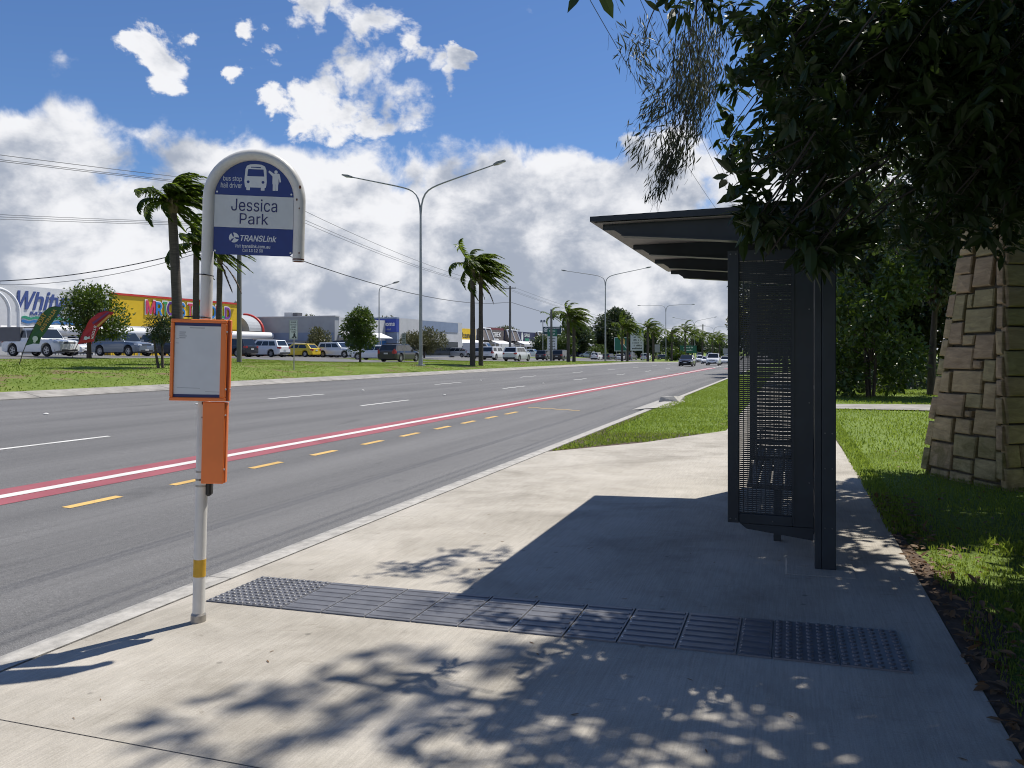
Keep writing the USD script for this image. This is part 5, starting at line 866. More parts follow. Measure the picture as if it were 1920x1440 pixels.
lamp('single-armed street lamp above the car park', -47.1, 82.9, 8.6, 9.6, 1.9, r=.10, single=True)

# ------------------------------------------------------------------ power poles and wires
M['timber'] = mat('timber_pole', (.14, .135, .125), .9, var=.3, scale=6, sx=(1, 1, .1), bump=.5, bscale=20)
M['wire'] = mat('cable_black', (.02, .02, .022), .6)
def ppole(label, w, t, zt, r, arm=True):
    g = gz(w, t); th = thing('power_pole', label, 'power pole', (w, t, g))
    obj(th, 'pole', tube([(0, 0, -.1), (0, 0, zt - g)], [r, r * .72], 10), M['timber'], smooth=50)
    if arm:
        obj(th, 'cross_arm', rbox(-1.1, 1.1, -r - .1, -r, zt - g - .45, zt - g - .33, .01), M['timber'])
        for x in (-1.0, -.45, .45, 1.0): obj(th, 'insulator', tube([(x, -r - .05, zt - g - .33), (x, -r - .05, zt - g - .26), (x, -r - .05, zt - g - .15)], [.03, .06, .035], 8), M['lamp_lens'])
    return th
ppole('grey power pole rising behind the bus stop sign', -33.6, 41.0, 12.5, .17)
ppole('dark power pole between the palm pair and the pylon sign', -42.6, 117.5, 11.9, .21)
ppole('lone grey power pole beside the bushy palms', -31.2, 103, 7.2, .2, False)
ppole('distant power pole with cross-arm seen against the sky', -31.4, 307.5, 11.4, .3)
ppole('distant pole top standing over the tree beside the third lamp', -46, 205, 12.0, .25)
def wire(name, label, spans, r, group=None):
    P = []
    for a, b, sag in spans:
        k = np.linspace(0, 1, 16); p = np.outer(1 - k, a) + np.outer(k, b); p[:, 2] -= sag * 4 * k * (1 - k); P.append(tube(p, r, 5, False))
    return obj(None, name, cat_(P), M['wire'], label=label, cat='wire', group=group)
p0 = [(-70, -12, 14.5), (-33.6, 41, 12.2), (-42.6, 117.5, 11.55), (-31.4, 307, 11.0)]
for dx, lab in ((-1.0, 'leftmost thin power line along the tops of the grey power poles'), (-.45, 'middle thin power line along the tops of the grey power poles'), (1.0, 'rightmost thin power line along the tops of the grey power poles')):
    q = [np.array(a) + [dx, 0, 0] for a in p0]
    wire('power_line', lab, [(q[0], q[1], .8), (q[1], q[2], 1.2), (q[2], q[3], 3.5)], 0.016, 'thin power lines on the pole tops')
wire('overhead_cable', 'thick black cable sagging between the power poles below the power lines', [((-60.3, 42.07, 6.9), (-33.6, 41.0, 8.86), .75), ((-33.6, 41.0, 8.86), (-42.6, 117.5, 9.3), 1.6), ((-42.6, 117.5, 9.3), (-31.4, 307, 8.0), 3.0)], .035)
wire('overhead_cable', 'second black cable running off to the left edge below the first', [((-60.3, 42.2, 6.75), (-33.6, 41.0, 8.76), 1.05)], .02)
for dz, lab in ((0, 'lowest of three level wires running off to the left edge'), (.18, 'middle one of three level wires running off to the left edge'), (.36, 'topmost of three level wires running off to the left edge')):
    wire('service_wire', lab, [((-55.5, 24.0, 9.42 + dz), (-33.6, 41.0, 9.6 + dz * .5), .15)], .013, 'level wires left of the palms')
for lab, w, z in [('leftmost thin wire over the shelter roof, touching the dangling leaves', -3.55, 8.85), ('second thin wire from the left above the shelter roof', -3.15, 10.1), ('middle one of five thin wires above the shelter roof', -2.55, 9.3), ('fourth thin wire from the left above the shelter roof', -2.3, 9.6), ('rightmost thin wire above the shelter roof, near the tree crown', -2.05, 9.3)]:
    wire('overhead_wire', lab, [((w, -20, z + .5), (w, 45, z + .3), 1.0), ((w, 45, z + .3), (w, 130, z), 1.2)], .0075, 'wires above the shelter')

# ------------------------------------------------------------------ signs and banners on the verge
M['sign_back'] = mat('sign_grey_back', (.30, .31, .32), .5, metallic=.4, var=.1, scale=3)
M['sign_pale'] = mat('sign_pale', (.60, .63, .62), .5)
M['sign_green'] = mat('road_sign_green', (.008, .12, .075), .5)
M['sign_dgreen'] = mat('pylon_dark_green', (.012, .045, .06), .5)
M['ink'] = mat('sign_ink', (.03, .035, .04), .6)
M['white_ink'] = mat('white_ink', (.75, .75, .74), .5)
def rows(th, lines, x0, x1, ytop, dy, h, z, mt, name='lettering', bold=True, M4=None):
    for i, s in enumerate(lines):
        wdt = min(x1 - x0, h * .72 * len(s)); c = (x0 + x1) / 2
        m = text(s, c - wdt / 2, c + wdt / 2, ytop - i * dy - h, ytop - i * dy, z, .004, bold)
        obj(th, name, tf(m, M4) if M4 is not None else m, mt)
def strokes(th, n, x0, x1, ytop, dy, h, z, mt, M4, seed=1):
    """lines of print too small to read: rows of short upright strokes"""
    rg = random.Random(seed)
    for i in range(n):
        w_ = (x1 - x0) * rg.uniform(.55, 1.0); c = (x0 + x1) / 2; x = c - w_ / 2; B = []
        while x < c + w_ / 2 - h * .3:
            k = h * rg.uniform(.3, .55); y0 = ytop - i * dy - h
            if rg.random() < .85: B.append(box(x, x + k, y0, y0 + h * rg.choice((.7, .7, 1.0)), z, z + .004))
            x += k + h * .16
        obj(th, 'print_line', tf(cat_(B), M4), mt, kind='stuff')
def sign_thing(name, label, cat, w, t, ang):
    g = gz(w, t); th = thing(name, label, cat); return th, frame((w, t, g), ang), g
th, F4, g = sign_thing('bicycle_sign', 'small white bicycle lane sign on a thin post on the verge', 'sign', -23.6, 32.9, YAW)
obj(th, 'post', tube([(-23.6, 32.92, g - .1), (-23.6, 32.92, g + 2.5)], .03, 8), M['galv'])
obj(th, 'panel', tf(rbox(-.215, .215, 1.55, 2.53, .031, .036, .001), F4), M['sign_pale'])
obj(th, 'border', tf(prism(sbox(-.20, 1.565, .20, 2.515).difference(sbox(-.185, 1.58, .185, 2.50)), .002), F4 @ np.array([[1, 0, 0, 0], [0, 1, 0, 0], [0, 0, 1, .0365], [0, 0, 0, 1.]])), M['ink'])
rows(th, ['SHARE', 'BICYCLE', 'LANE', 'FOR ALL', 'TURN'], -.15, .15, 2.46, .125, .08, .0365, M['ink'], M4=F4)
sil = unary_union([Point(.045, 1.83).buffer(.035), sbox(.0, 1.68, .09, 1.80).buffer(.01), Point(-.02, 1.65).buffer(.045), Point(.11, 1.65).buffer(.045), Polygon([(-.10, 1.62), (.02, 1.72), (.02, 1.62)])])
obj(th, 'rider_symbol', tf(prism(sil, .002), F4 @ np.array([[1, 0, 0, 0], [0, 1, 0, 0], [0, 0, 1, .0365], [0, 0, 0, 1.]])), M['ink'])
th, F4, g = sign_thing('notice_sign', 'small pale notice sign in front of the olive bush by the nearest lamp', 'sign', -29.2, 55.4, YAW)
obj(th, 'post', tube([(-29.2, 55.43, g - .1), (-29.2, 55.43, g + 2.3)], .03, 8), M['galv'])
obj(th, 'panel', tf(rbox(-.17, .17, 1.5, 2.36, .031, .036, .001), F4), M['sign_back'])
strokes(th, 5, -.13, .13, 2.28, .15, .07, .0365, M['ink'], F4)
th, F4, g = sign_thing('white_board_sign', 'tall white board sign with green head on two posts behind the palms', 'sign', -31.4, 169.4, YAW * .6)
for x in (-1.2, 1.2): obj(th, 'post', tf(tube([(x, -.1, 0), (x, 7.4, 0)], .09, 8), F4), M['sign_pale'])
obj(th, 'board', tf(rbox(-1.55, 1.3, 2.3, 6.3, .1, .2, .01), F4), M['sign_pale'])
obj(th, 'head', tf(rbox(-.05, 1.3, 6.32, 7.5, .1, .2, .01), F4), M['sign_green'])
strokes(th, 2, .05, 1.2, 7.35, .52, .38, .205, M['white_ink'], F4, 2)
strokes(th, 6, -1.3, 1.1, 6.1, .62, .34, .205, M['ink'], F4, 3)
th, F4, g = sign_thing('road_direction_sign', 'big green road direction sign with white edge behind two palms', 'road sign', -33.2, 160.5, YAW * .6)
for x in (-1.0, 1.0): obj(th, 'post', tf(tube([(x, -.1, 0), (x, 4.9, 0)], .07, 8), F4), M['galv'])
obj(th, 'panel', tf(rbox(-1.5, 1.5, 2.1, 5.1, .08, .13, .005), F4), M['sign_green'])
obj(th, 'border', tf(prism(sbox(-1.45, 2.15, 1.45, 5.05).difference(sbox(-1.36, 2.24, 1.36, 4.96)), .004), F4 @ np.array([[1, 0, 0, 0], [0, 1, 0, 0], [0, 0, 1, .131], [0, 0, 0, 1.]])), M['white_ink'])
obj(th, 'arrow', tf(prism(Polygon([(.35, 3.6), (1.2, 2.5), (1.3, 2.6), (.45, 3.7)]), .004), F4 @ np.array([[1, 0, 0, 0], [0, 1, 0, 0], [0, 0, 1, .131], [0, 0, 0, 1.]])), M['white_ink'])
obj(th, 'yellow_panel', tf(box(-.15, .75, 3.6, 4.8, .131, .135), F4), M['yellow_line'])
th, F4, g = sign_thing('far_road_sign', 'far green road sign over the parked white pickup', 'road sign', -25.5, 212.0, YAW * .6)
for x in (-1.6, 1.6): obj(th, 'post', tf(tube([(x, -.1, 0), (x, 3.6, 0)], .07, 8), F4), M['galv'])
obj(th, 'panel', tf(rbox(-2.2, 2.2, 1.9, 3.9, .08, .13, .005), F4), M['sign_green'])
strokes(th, 2, -1.9, 1.9, 3.6, .75, .4, .131, M['white_ink'], F4, 4)
for k, (lab, w, t, x, y0, y1) in enumerate([('grey back of a road sign just left of the third lamp', -30.0, 188, .62, 2.0, 3.9), ('grey back of a road sign far off above the parked cars', -19.5, 262, .8, 1.6, 3.3)]):
    th, F4, g = sign_thing('road_sign_back', lab, 'road sign', w, t, YAW * .5)
    obj(th, 'post', tf(tube([(0, -.1, 0), (0, y1, 0)], .06, 8), F4), M['galv']); obj(th, 'panel', tf(rbox(-x, x, y0, y1, .06, .1, .005), F4), M['sign_back'])
th, F4, g = sign_thing('pylon_sign', 'tall green and white shopping centre pylon sign beyond the parked cars', 'sign', -43.4, 143.8, YAW)
obj(th, 'body', tf(rbox(-.95, .95, 0, 4.9, -.2, .2, .02), F4), M['sign_pale'])
hd = obj(th, 'head', tf(rbox(-1.75, 1.75, 4.92, 6.35, -.25, .25, .02), F4), M['sign_dgreen'])
obj(th, 'green_band', tf(rbox(-.95, .95, 4.5, 5.85, .2, .26, .01), F4), M['sign_green'])
rg_ = [text('Centrepoint', -.75, 1.4, 5.92, 6.22, .262, .004, True)]
strokes(th, 2, -.75, .85, 5.66, .6, .22, .262, M['white_ink'], F4, 5)
for m in rg_: obj(th, 'lettering', tf(m, F4), M['white_ink'])
obj(th, 'emblem', tf(prism(Point(-1.22, 5.75).buffer(.42).difference(Point(-1.22, 5.75).buffer(.30)).union(Point(-1.22, 5.75).buffer(.18)), .004), F4 @ np.array([[1, 0, 0, 0], [0, 1, 0, 0], [0, 0, 1, .252], [0, 0, 0, 1.]])), M['white_ink'])
strokes(th, 7, -.75, .75, 4.2, .52, .26, .205, M['ink'], F4, 6)
th = thing('flood_light', 'twin flood lights on a thin pole above the pylon sign', 'flood light', (-48.1, 152.7, gz(-48.1, 152.7)))
obj(th, 'pole', tube([(0, 0, 0), (0, 0, 7.4)], .08, 8), M['lamp_pole'])
for s in (-1, 1): obj(th, 'lamp_head', hull([(s * .1, -.15, 7.3), (s * .1, .15, 7.4), (s * .55, -.2, 7.25), (s * .55, .2, 7.45), (s * .1, 0, 7.75), (s * .5, 0, 7.8)]), M['lamp_head'])

M['flag_green'] = mat('flag_green', (.035, .11, .045), .7, var=.12, scale=3)
M['flag_red'] = mat('flag_red', (.42, .018, .025), .6, var=.15, scale=3)
M['flag_gold'] = mat('flag_gold', (.55, .30, .06), .6)
M['flag_purple'] = mat('flag_purple', (.16, .03, .12), .6)
def feather(label, w, t, s, org, pole_px, cloth_px, mt):
    g = gz(w, t); th = thing('feather_flag', label, 'flag'); Fm = frame((w, t, g), YAW)
    f = lambda p: ((p[0] - org[0]) * s, (org[1] - p[1]) * s)
    obj(th, 'pole', tf(tube([(*f(p), 0) for p in pole_px], np.linspace(.022, .010, len(pole_px)), 6), Fm), M['black'])
    poly = Polygon([f(p) for p in cloth_px]).buffer(0)
    vv, ff = trimesh.creation.triangulate_polygon(poly.segmentize(.12), engine='earcut')
    zz = .05 * np.sin(vv[:, 0] * 3.1 + vv[:, 1] * 1.7)
    c = cat_([trimesh.Trimesh(np.column_stack([vv, zz]), ff, process=False), trimesh.Trimesh(np.column_stack([vv, zz - .006]), ff[:, ::-1], process=False)])
    obj(th, 'cloth', tf(c, Fm), mt); return th, Fm, f
th, Fm, f = feather('green feather flag with gold lettering on the verge', -35.4, 27.2, .0261 / 8, (290, 1375), [(290, 1375), (345, 1190), (400, 1050), (500, 830), (620, 630), (730, 530), (820, 505), (930, 518)],
    [(400, 1045), (500, 830), (620, 630), (730, 530), (820, 505), (930, 520), (880, 600), (800, 740), (700, 880), (600, 990), (580, 1070), (490, 1065), (395, 1095)], M['flag_green'])
def slant(th, Fm, f, s, a, b, h, mt, z=.075):
    """lettering running from picture point a to b"""
    A, B = np.array(f(a)), np.array(f(b)); L = np.linalg.norm(B - A); m = text(s, 0, L, 0, h, 0, .006, True); an = math.atan2(B[1] - A[1], B[0] - A[0])
    R4 = np.eye(4); R4[:2, :2] = [[math.cos(an), -math.sin(an)], [math.sin(an), math.cos(an)]]; R4[:3, 3] = [A[0], A[1], z]; obj(th, 'lettering', tf(tf(m, R4), Fm), mt)
slant(th, Fm, f, 'BOAT', (620, 800), (720, 640), .24, M['flag_gold'])
slant(th, Fm, f, 'AUSTRALIA', (650, 890), (865, 570), .18, M['flag_gold'])
obj(th, 'emblem', tf(prism(Point(*f((540, 990))).buffer(.13).union(Point(*f((530, 1030))).buffer(.07)), .006), Fm @ np.array([[1, 0, 0, 0], [0, 1, 0, 0], [0, 0, 1, .06], [0, 0, 0, 1.]])), M['sign_pale'])
th, Fm, f = feather('red feather flag lettered STOCK beside the leafy verge tree', -43.0, 36.6, .0343 / 8, (1025, 1290), [(1025, 1290), (1070, 1160), (1110, 1080), (1180, 900), (1290, 720), (1400, 620), (1520, 580), (1660, 608)],
    [(1110, 1080), (1180, 900), (1290, 720), (1400, 620), (1520, 580), (1660, 610), (1560, 690), (1470, 790), (1400, 900), (1350, 1040), (1260, 1055)], M['flag_red'])
slant(th, Fm, f, 'STOCK', (1365, 800), (1315, 1000), .16, M['white_ink'])
obj(th, 'emblem', tf(prism(unary_union([Point(*f((1240, 990))).buffer(.12), Polygon([f((1200, 1010)), f((1300, 960)), f((1300, 1000))])]), .006), Fm @ np.array([[1, 0, 0, 0], [0, 1, 0, 0], [0, 0, 1, .075], [0, 0, 0, 1.]])), M['sign_pale'])
for k, mt in ((0, 'flag_purple'), (1, 'flag_gold')): obj(th, 'stripe', tf(prism(Polygon([f((1330 + k * 70, 760 + k * 45)), f((1560 + k * 25, 600 + k * 38)), f((1590 + k * 25, 612 + k * 36)), f((1350 + k * 70, 790 + k * 40))]), .006), Fm @ np.array([[1, 0, 0, 0], [0, 1, 0, 0], [0, 0, 1, .06], [0, 0, 0, 1.]])), M[mt])
th, Fm, f = feather('small pale green feather flag beside the clipped bush', -43.5, 176, .1285 / 8 * .75, (1240, 840), [(1240, 860), (1240, 740), (1270, 690), (1310, 690)], [(1240, 830), (1240, 740), (1270, 690), (1310, 690), (1290, 760), (1275, 830)], M['sign_pale'])

# ------------------------------------------------------------------ trees of the far side
rng = np.random.default_rng(77)
simple_tree('verge_tree', 'leafy bright green tree standing before the marine shop sign', 'tree', put(-43.6, 38.4), lumps(rng, 30, 2.35, 2.2, 1.7, 4.3, .55, .95, .55), .22, M['leaf_bright'], 360, .17, rng, trunk_top=(0, 0, 1.6))
simple_tree('verge_tree', 'small dark round-headed tree beside the timetable case', 'tree', put(-27.4, 28.2), lumps(rng, 12, .50, .48, 1.45, 2.45, .26, .42, .3), .20, M['leaf_mid'], 1500, .07, rng, trunk_top=(0, 0, 1.3), aspect=.18, stems=2)
simple_tree('verge_tree', 'neat rounded green tree behind the black parked wagon', 'tree', put(-31.2, 52.0), lumps(rng, 26, 1.15, 1.1, 1.2, 3.7, .5, .75, .5), .2, M['leaf_bright'], 620, .1, rng, trunk_top=(0, 0, 1.2))
simple_tree('verge_bush', 'olive bush behind the bicycle lane sign', 'bush', put(-51.4, 76.5), lumps(rng, 14, 1.3, 1.2, 1.2, 3.1, .6, .9, .5), .22, M['leaf_olive'], 420, .1, rng, trunk_top=(0, 0, 1.0), stems=2)
simple_tree('verge_bush', 'wide olive bush behind the nearest street lamp', 'bush', put(-45.0, 91.0), lumps(rng, 26, 2.9, 2.2, 1.1, 3.4, .7, 1.05, .5), .25, M['leaf_olive'], 330, .12, rng, trunk_top=(0, 0, 1.0), stems=3)
simple_tree('car_park_tree', 'dark green tree left of the pylon sign', 'tree', put(-52, 162), lumps(rng, 14, 1.8, 1.8, 1.6, 4.4, 1.0, 1.4, .5), .4, M['leaf_mid'], 160, .15, rng)
simple_tree('car_park_tree', 'bright green tree right of the pylon sign', 'tree', put(-48, 168), lumps(rng, 14, 2.0, 1.8, 1.4, 4.6, 1.0, 1.5, .5), .4, M['leaf_bright'], 160, .15, rng)
simple_tree('fig_tree', 'huge domed fig tree behind the second street lamp', 'tree', put(-41.8, 196), [(x, y, z, r) for x, y, z, r in lumps(rng, 60, 6.0, 5.5, 3.0, 11.2, 1.7, 2.6, .75)], .55, M['leaf_fig'], 150, .6, rng, trunk_top=(0, 0, 3.4))
simple_tree('clipped_bush', 'clipped bright bush under the big fig tree', 'bush', put(-42.3, 180), lumps(rng, 14, 2.3, 1.6, .8, 2.6, .8, 1.1, .3), .3, M['leaf_bright'], 260, .1, rng, trunk_top=(0, 0, .6))
for lab, w, t, rx, z1, mk in [('dark tree between the bushy palms and the big fig', -50, 186, 4.5, 8.2, 'leaf_mid'), ('dark tree right of the big fig behind the white board sign', -38, 222, 5.5, 8.2, 'leaf_fig'), ('low dark trees right of the third lamp', -34, 240, 6, 6.8, 'leaf_mid'), ('far tree behind the fourth lamp', -33, 285, 7, 7.0, 'leaf_fig'),
                               ('far tree right of the fourth lamp', -26, 330, 7, 7.4, 'leaf_mid'), ('farthest tree closing the road on the left', -14, 390, 8, 7.5, 'leaf_fig'), ('farthest tree closing the road in the middle', 2, 420, 9, 8.5, 'leaf_mid'), ('far tree at the right kerb beyond the moving cars', 4, 300, 6, 8.0, 'leaf_olive'), ('far leafy clump under the third lamp palms', -27, 192, 2.6, 2.8, 'leaf_bright')]:
    simple_tree('distant_tree', lab, 'tree', put(w, t), lumps(rng, 22, rx, rx * .8, z1 * .22, z1 * .85, z1 * .16, z1 * .27, .5), .7, M[mk], 90, .25, rng)
for lab, w, t, z1, rx in [('tree top showing over the grey building, left', -88, 128, 7.9, 3.0), ('tree top showing over the grey building, right', -78, 140, 8.0, 3.0), ('tree top above the dark red shop roof', -90, 240, 9.3, 6.0)]:
    simple_tree('distant_tree', lab, 'tree', put(w, t), lumps(rng, 16, rx, rx, z1 * .5, z1 * .88, z1 * .12, z1 * .2, .5), .5, M['leaf_olive'], 110, .2, rng)

# ------------------------------------------------------------------ buildings of the far side
M['wall_white'] = mat('white_wall', (.66, .67, .68), .7, var=.06, scale=1.5)
M['wall_grey'] = mat('grey_wall', (.33, .35, .37), .75, var=.08, scale=1)
M['wall_blue'] = mat('blue_grey_wall', (.20, .255, .36), .7, var=.08, scale=1)
M['wall_pale'] = mat('pale_wall', (.50, .51, .52), .75, var=.08, scale=1)
M['wall_dark'] = mat('shaded_wall', (.14, .14, .15), .8, var=.15, scale=1)
M['toy_yellow'] = mat('toy_yellow', (.70, .46, .012), .5, var=.05, scale=1)
M['toy_red'] = mat('toy_red', (.55, .04, .03), .5)
M['toy_blue'] = mat('toy_blue', (.02, .20, .55), .5)
M['toy_green'] = mat('toy_green', (.04, .33, .10), .5)
M['toy_purple'] = mat('toy_purple', (.22, .06, .34), .5)
M['toy_pink'] = mat('toy_pink', (.60, .05, .12), .5)
M['marine_blue'] = mat('marine_blue', (.055, .09, .27), .5)
M['marine_green'] = mat('marine_green', (.03, .27, .16), .5)
M['marine_sea'] = mat('marine_sea_blue', (.03, .16, .42), .5)
M['awning_white'] = mat('awning_white', (.74, .75, .76), .45)
M['mansard'] = mat('mansard_shingle', (.115, .10, .095), .85, var=.3, scale=3)
M['maroon'] = mat('maroon_fascia', (.16, .035, .045), .7)
M['shop_navy'] = mat('shop_navy', (.018, .022, .075), .6)
M['win'] = mat('shop_glass', (.02, .025, .03), .08, spec=.6)
M['sign_royal'] = mat('royal_blue_sign', (.02, .05, .30), .5)
M['brick_brown'] = mat('brown_gable', (.20, .15, .10), .85)
def wl(th, name, a, b, z0, z1, mt, out=0.0, thick=.15, parent=None):
    """upright slab from a to b (across, along); its visible face is pushed out to the right of a->b"""
    a, b = np.array(a, float), np.array(b, float); d = unit(b - a); n = np.array([d[1], -d[0]])
    return obj(parent if parent is not None else th, name, hull([(*(p + n * o), z) for p in (a, b) for o in (out, out - thick) for z in (z0, z1)]), mt)
# facades run along the road: a = near end, b = far end, right of a->b faces the road
# marine shop
th = thing('marine_shop', 'white marine supplies shop with big blue slanted lettering on its parapet', 'shop')
wl(th, 'wall', (-70.5, 38), (-70.5, 64), 0, 3.2, M['wall_pale'], 0, 8)
wl(th, 'parapet', (-70, 49), (-70, 64.2), 3.9, 7.75, M['wall_white'], 0, .4)
wl(th, 'grey_wall', (-71.5, 30), (-71.5, 53), 3.2, 8.2, M['wall_grey'], 0, 1.0)
F4 = frame((-70, 0, 0), PI / 2)
F4 = np.eye(4); F4[:3, 0], F4[:3, 1], F4[:3, 2], F4[:3, 3] = (0, 1, 0), (0, 0, 1), (1, 0, 0), (-70, 0, 0)
def face(w): G = F4.copy(); G[0, 3] = w; return G
obj(th, 'shop_name', tf(text('Whitworths', 53.5, 63.9, 5.45, 7.35, .02, .05, True, .32), F4), M['marine_blue'])
obj(th, 'shop_subtitle', tf(text('MARINE &', 54.9, 59.6, 4.98, 5.32, .02, .05, True), F4), M['marine_blue'])
def wave(y0, y1, ph):
    x = np.linspace(54.0, 64.1, 60); return Polygon(list(zip(x, y1 + .07 * np.sin(x * 5 + ph))) + list(zip(x[::-1], y0 + .07 * np.sin(x[::-1] * 5 + ph + .7))))
T2 = np.eye(4); T2[2, 3] = .02
obj(th, 'green_wave', tf(tf(prism(wave(4.55, 4.8, 0), .03), T2), F4), M['marine_green']); obj(th, 'blue_wave', tf(tf(prism(wave(4.18, 4.42, 1), .03), T2), F4), M['marine_sea'])
aw = obj(th, 'tube_canopy', tube([(-67.6, 53.8, 3.45), (-67.6, 66.6, 3.45)], .52, 16), M['awning_white'], smooth=40)
for t in (53.9, 60, 66): obj(th, 'canopy_post', cyl(-67.6, t, .6, 3.2, .1, 8), M['awning_white'])
for dw in (0, 1.2):
    k = np.linspace(0, PI, 25); obj(th, 'entrance_arch', tube([(-67.0 - dw, 49.3 - 2.1, .6)] + [(-67.0 - dw, 49.3 - 2.1 * math.cos(a), 5.0 + 2.1 * math.sin(a)) for a in k] + [(-67.0 - dw, 49.3 + 2.1, .6)], .16, 8), M['awning_white'], smooth=40)
obj(th, 'arch_panel', hull([(-69.5, 49.3 - 1.9 * math.cos(a), 5.0 + 1.9 * math.sin(a)) for a in np.linspace(0, PI, 13)] + [(-69.4, 49.3 - 1.9 * math.cos(a), 5.0 + 1.9 * math.sin(a)) for a in np.linspace(0, PI, 13)] + [(-69.5, 47.4, 3.3), (-69.5, 51.2, 3.3), (-69.4, 47.4, 3.3), (-69.4, 51.2, 3.3)]), M['wall_pale'])
obj(th, 'blue_flash', hull([(-69.3, 47.5, 5.3), (-69.3, 50.6, 5.6), (-69.3, 49.2, 4.9), (-69.25, 47.5, 5.3), (-69.25, 50.6, 5.6), (-69.25, 49.2, 4.9), (-69.3, 47.5, 4.85), (-69.25, 47.5, 4.85)]), M['shop_navy'])
obj(th, 'arch_beam', cyl(-67.2, 48.8, .6, 4.55, .12, 8), M['wall_pale'])
for t in np.arange(54.5, 63, 2.1): wl(th, 'window', (-70.5, t), (-70.5, t + 1.7), 1.3, 2.9, M['win'], .05, .05)
for k in range(36): obj(th, 'fence_bar', rbox(-66.02, -65.98, 54 + k * .35, 54.04 + k * .35, .9, 2.2, .002), M['shelter'])
# toy shop
th = thing('toy_shop', 'toy shop with long yellow fascia and large coloured bubble letters', 'shop')
wl(th, 'wall', (-70.6, 65), (-70.6, 86), 0, 3.4, M['toy_yellow'], 0, 9)
wl(th, 'fascia', (-70, 64.4), (-70, 85.4), 4.25, 7.62, M['toy_yellow'], 0, .6)
wl(th, 'end_wall', (-79, 85.5), (-70, 85.5), 3.85, 7.6, M['toy_yellow'], .1, .2)
wl(th, 'red_trim', (-70, 64.4), (-70, 85.5), 7.63, 7.86, M['toy_red'], .12, .8)
def bubble(s, t0, t1, y0, y1, mt, i):
    m = text(s, t0, t1, y0, y1, .10, .06, True); obj(th, 'letter', tf(m, F4), mt)
    w = text(s, t0 - .13, t1 + .13, y0 - .13, y1 + .13, .045, .05, True); obj(th, 'letter_edge', tf(w, F4), M['white_ink'])
cols = ['toy_pink', 'toy_blue', 'toy_green', 'toy_purple', 'toy_pink', 'toy_blue', 'toy_pink', 'toy_purple', 'toy_green', 'toy_blue', 'toy_purple', 'toy_pink', 'toy_green', 'toy_purple']
L_ = [('M', 69.20, 70.63, 0), ('R', 70.67, 71.69, 1), ('T', 71.81, 72.48, 2), ('O', 72.44, 73.67, 3), ('Y', 73.71, 74.58, 4), ('S', 74.62, 75.37, 5), ('T', 75.82, 76.63, 6), ('O', 76.63, 77.55, 7), ('Y', 77.55, 78.39, 8), ('W', 78.39, 79.78, 1), ('O', 79.68, 80.70, 1), ('R', 80.75, 81.65, 0), ('L', 81.75, 82.41, 2), ('D', 82.46, 83.54, 3)]
for i, (s, a, b, c) in enumerate(L_): bubble(s, a + .04, b - .04, 5.62 + (.10 if i % 3 == 0 else 0), 7.28 - (.12 if i % 3 == 1 else 0), M[cols[c]], i)
obj(th, 'tube_canopy', tube([(-67.8, 64.8, 3.45), (-67.8, 89.3, 3.45)], .5, 16), M['awning_white'], smooth=40)
for t in (70, 76, 82): obj(th, 'canopy_post', cyl(-67.8, t, .6, 3.2, .1, 8), M['toy_red'])
for k, t in enumerate(np.arange(66, 84, 3.0)): wl(th, 'window', (-70.6, t), (-70.6, t + 2.4), 1.2, 2.9, M['toy_blue'] if k % 3 == 0 else M['win'], .05, .05)
for t in (73, 84): obj(th, 'roof_light', hull([(-69.8, t, 7.8), (-69.3, t, 8.0), (-69.8, t + .7, 7.8), (-69.3, t + .7, 8.1), (-69.6, t + .35, 8.25)]), M['lamp_pole'])
k = np.linspace(0, PI / 2, 9)
vault = obj(th, 'barrel_roof', hull([(-72 + 3.2 * math.sin(a), t, 4.1 + 2.3 * math.cos(a)) for a in k for t in (86.0, 88.6)] + [(-72, 86.0, 4.1), (-72, 88.6, 4.1)]), M['wall_grey'])
obj(th, 'red_rim', tube([(-72 + 3.3 * math.sin(a), 88.8, 4.1 + 2.4 * math.cos(a)) for a in k] + [(-68.7, 88.8, .6)], .16, 8), M['toy_red'])
obj(th, 'red_post', cyl(-68.7, 86.6, .6, 4.0, .14, 8), M['toy_red'])
# grey warehouse
th = thing('grey_building', 'long low grey building with blue lower band behind the white and yellow cars', 'building')
wl(th, 'wall', (-82, 90.1), (-58.02, 90.1), 0, 6.05, M['wall_grey'], 0, 1.0)
wl(th, 'blue_band', (-74, 90.1), (-58.2, 90.1), 2.7, 3.9, M['wall_blue'], .06, .06)
wl(th, 'dark_base', (-74, 90.1), (-58.2, 90.1), .2, 2.4, M['wall_dark'], .05, .05)
wl(th, 'base_wall', (-74, 89.0), (-60, 89.0), .2, 2.2, M['brick_brown'], 0, .2)
wl(th, 'front_wall', (-58, 91.12), (-58, 104), 0, 6.0, M['wall_pale'], 0, 1.0)
wl(th, 'roof_edge', (-82, 90.05), (-57.9, 90.05), 6.06, 6.2, M['wall_pale'], 0, 1.2)
obj(th, 'awning', hull([(-57.9, 91, 4.05), (-57.9, 102.5, 4.05), (-56.2, 90.4, 3.3), (-56.2, 103, 3.3), (-57.9, 91, 3.2), (-57.9, 102.5, 3.2), (-56.2, 90.4, 3.22), (-56.2, 103, 3.22)]), M['awning_white'])
for t in np.arange(91.5, 103, 1.9): w_ = wl(th, 'window', (-58, t), (-58, t + 1.5), 1.0, 2.9, M['marine_sea'], .06, .06)
obj(th, 'roof_unit', cat_([rbox(-67.6, -66.2, 92, 93.2, 6.2, 6.85, .02)]), M['wall_pale']); obj(th, 'roof_unit', rbox(-66.15, -65.4, 92, 93.2, 6.2, 6.8, .02), M['wall_dark'])
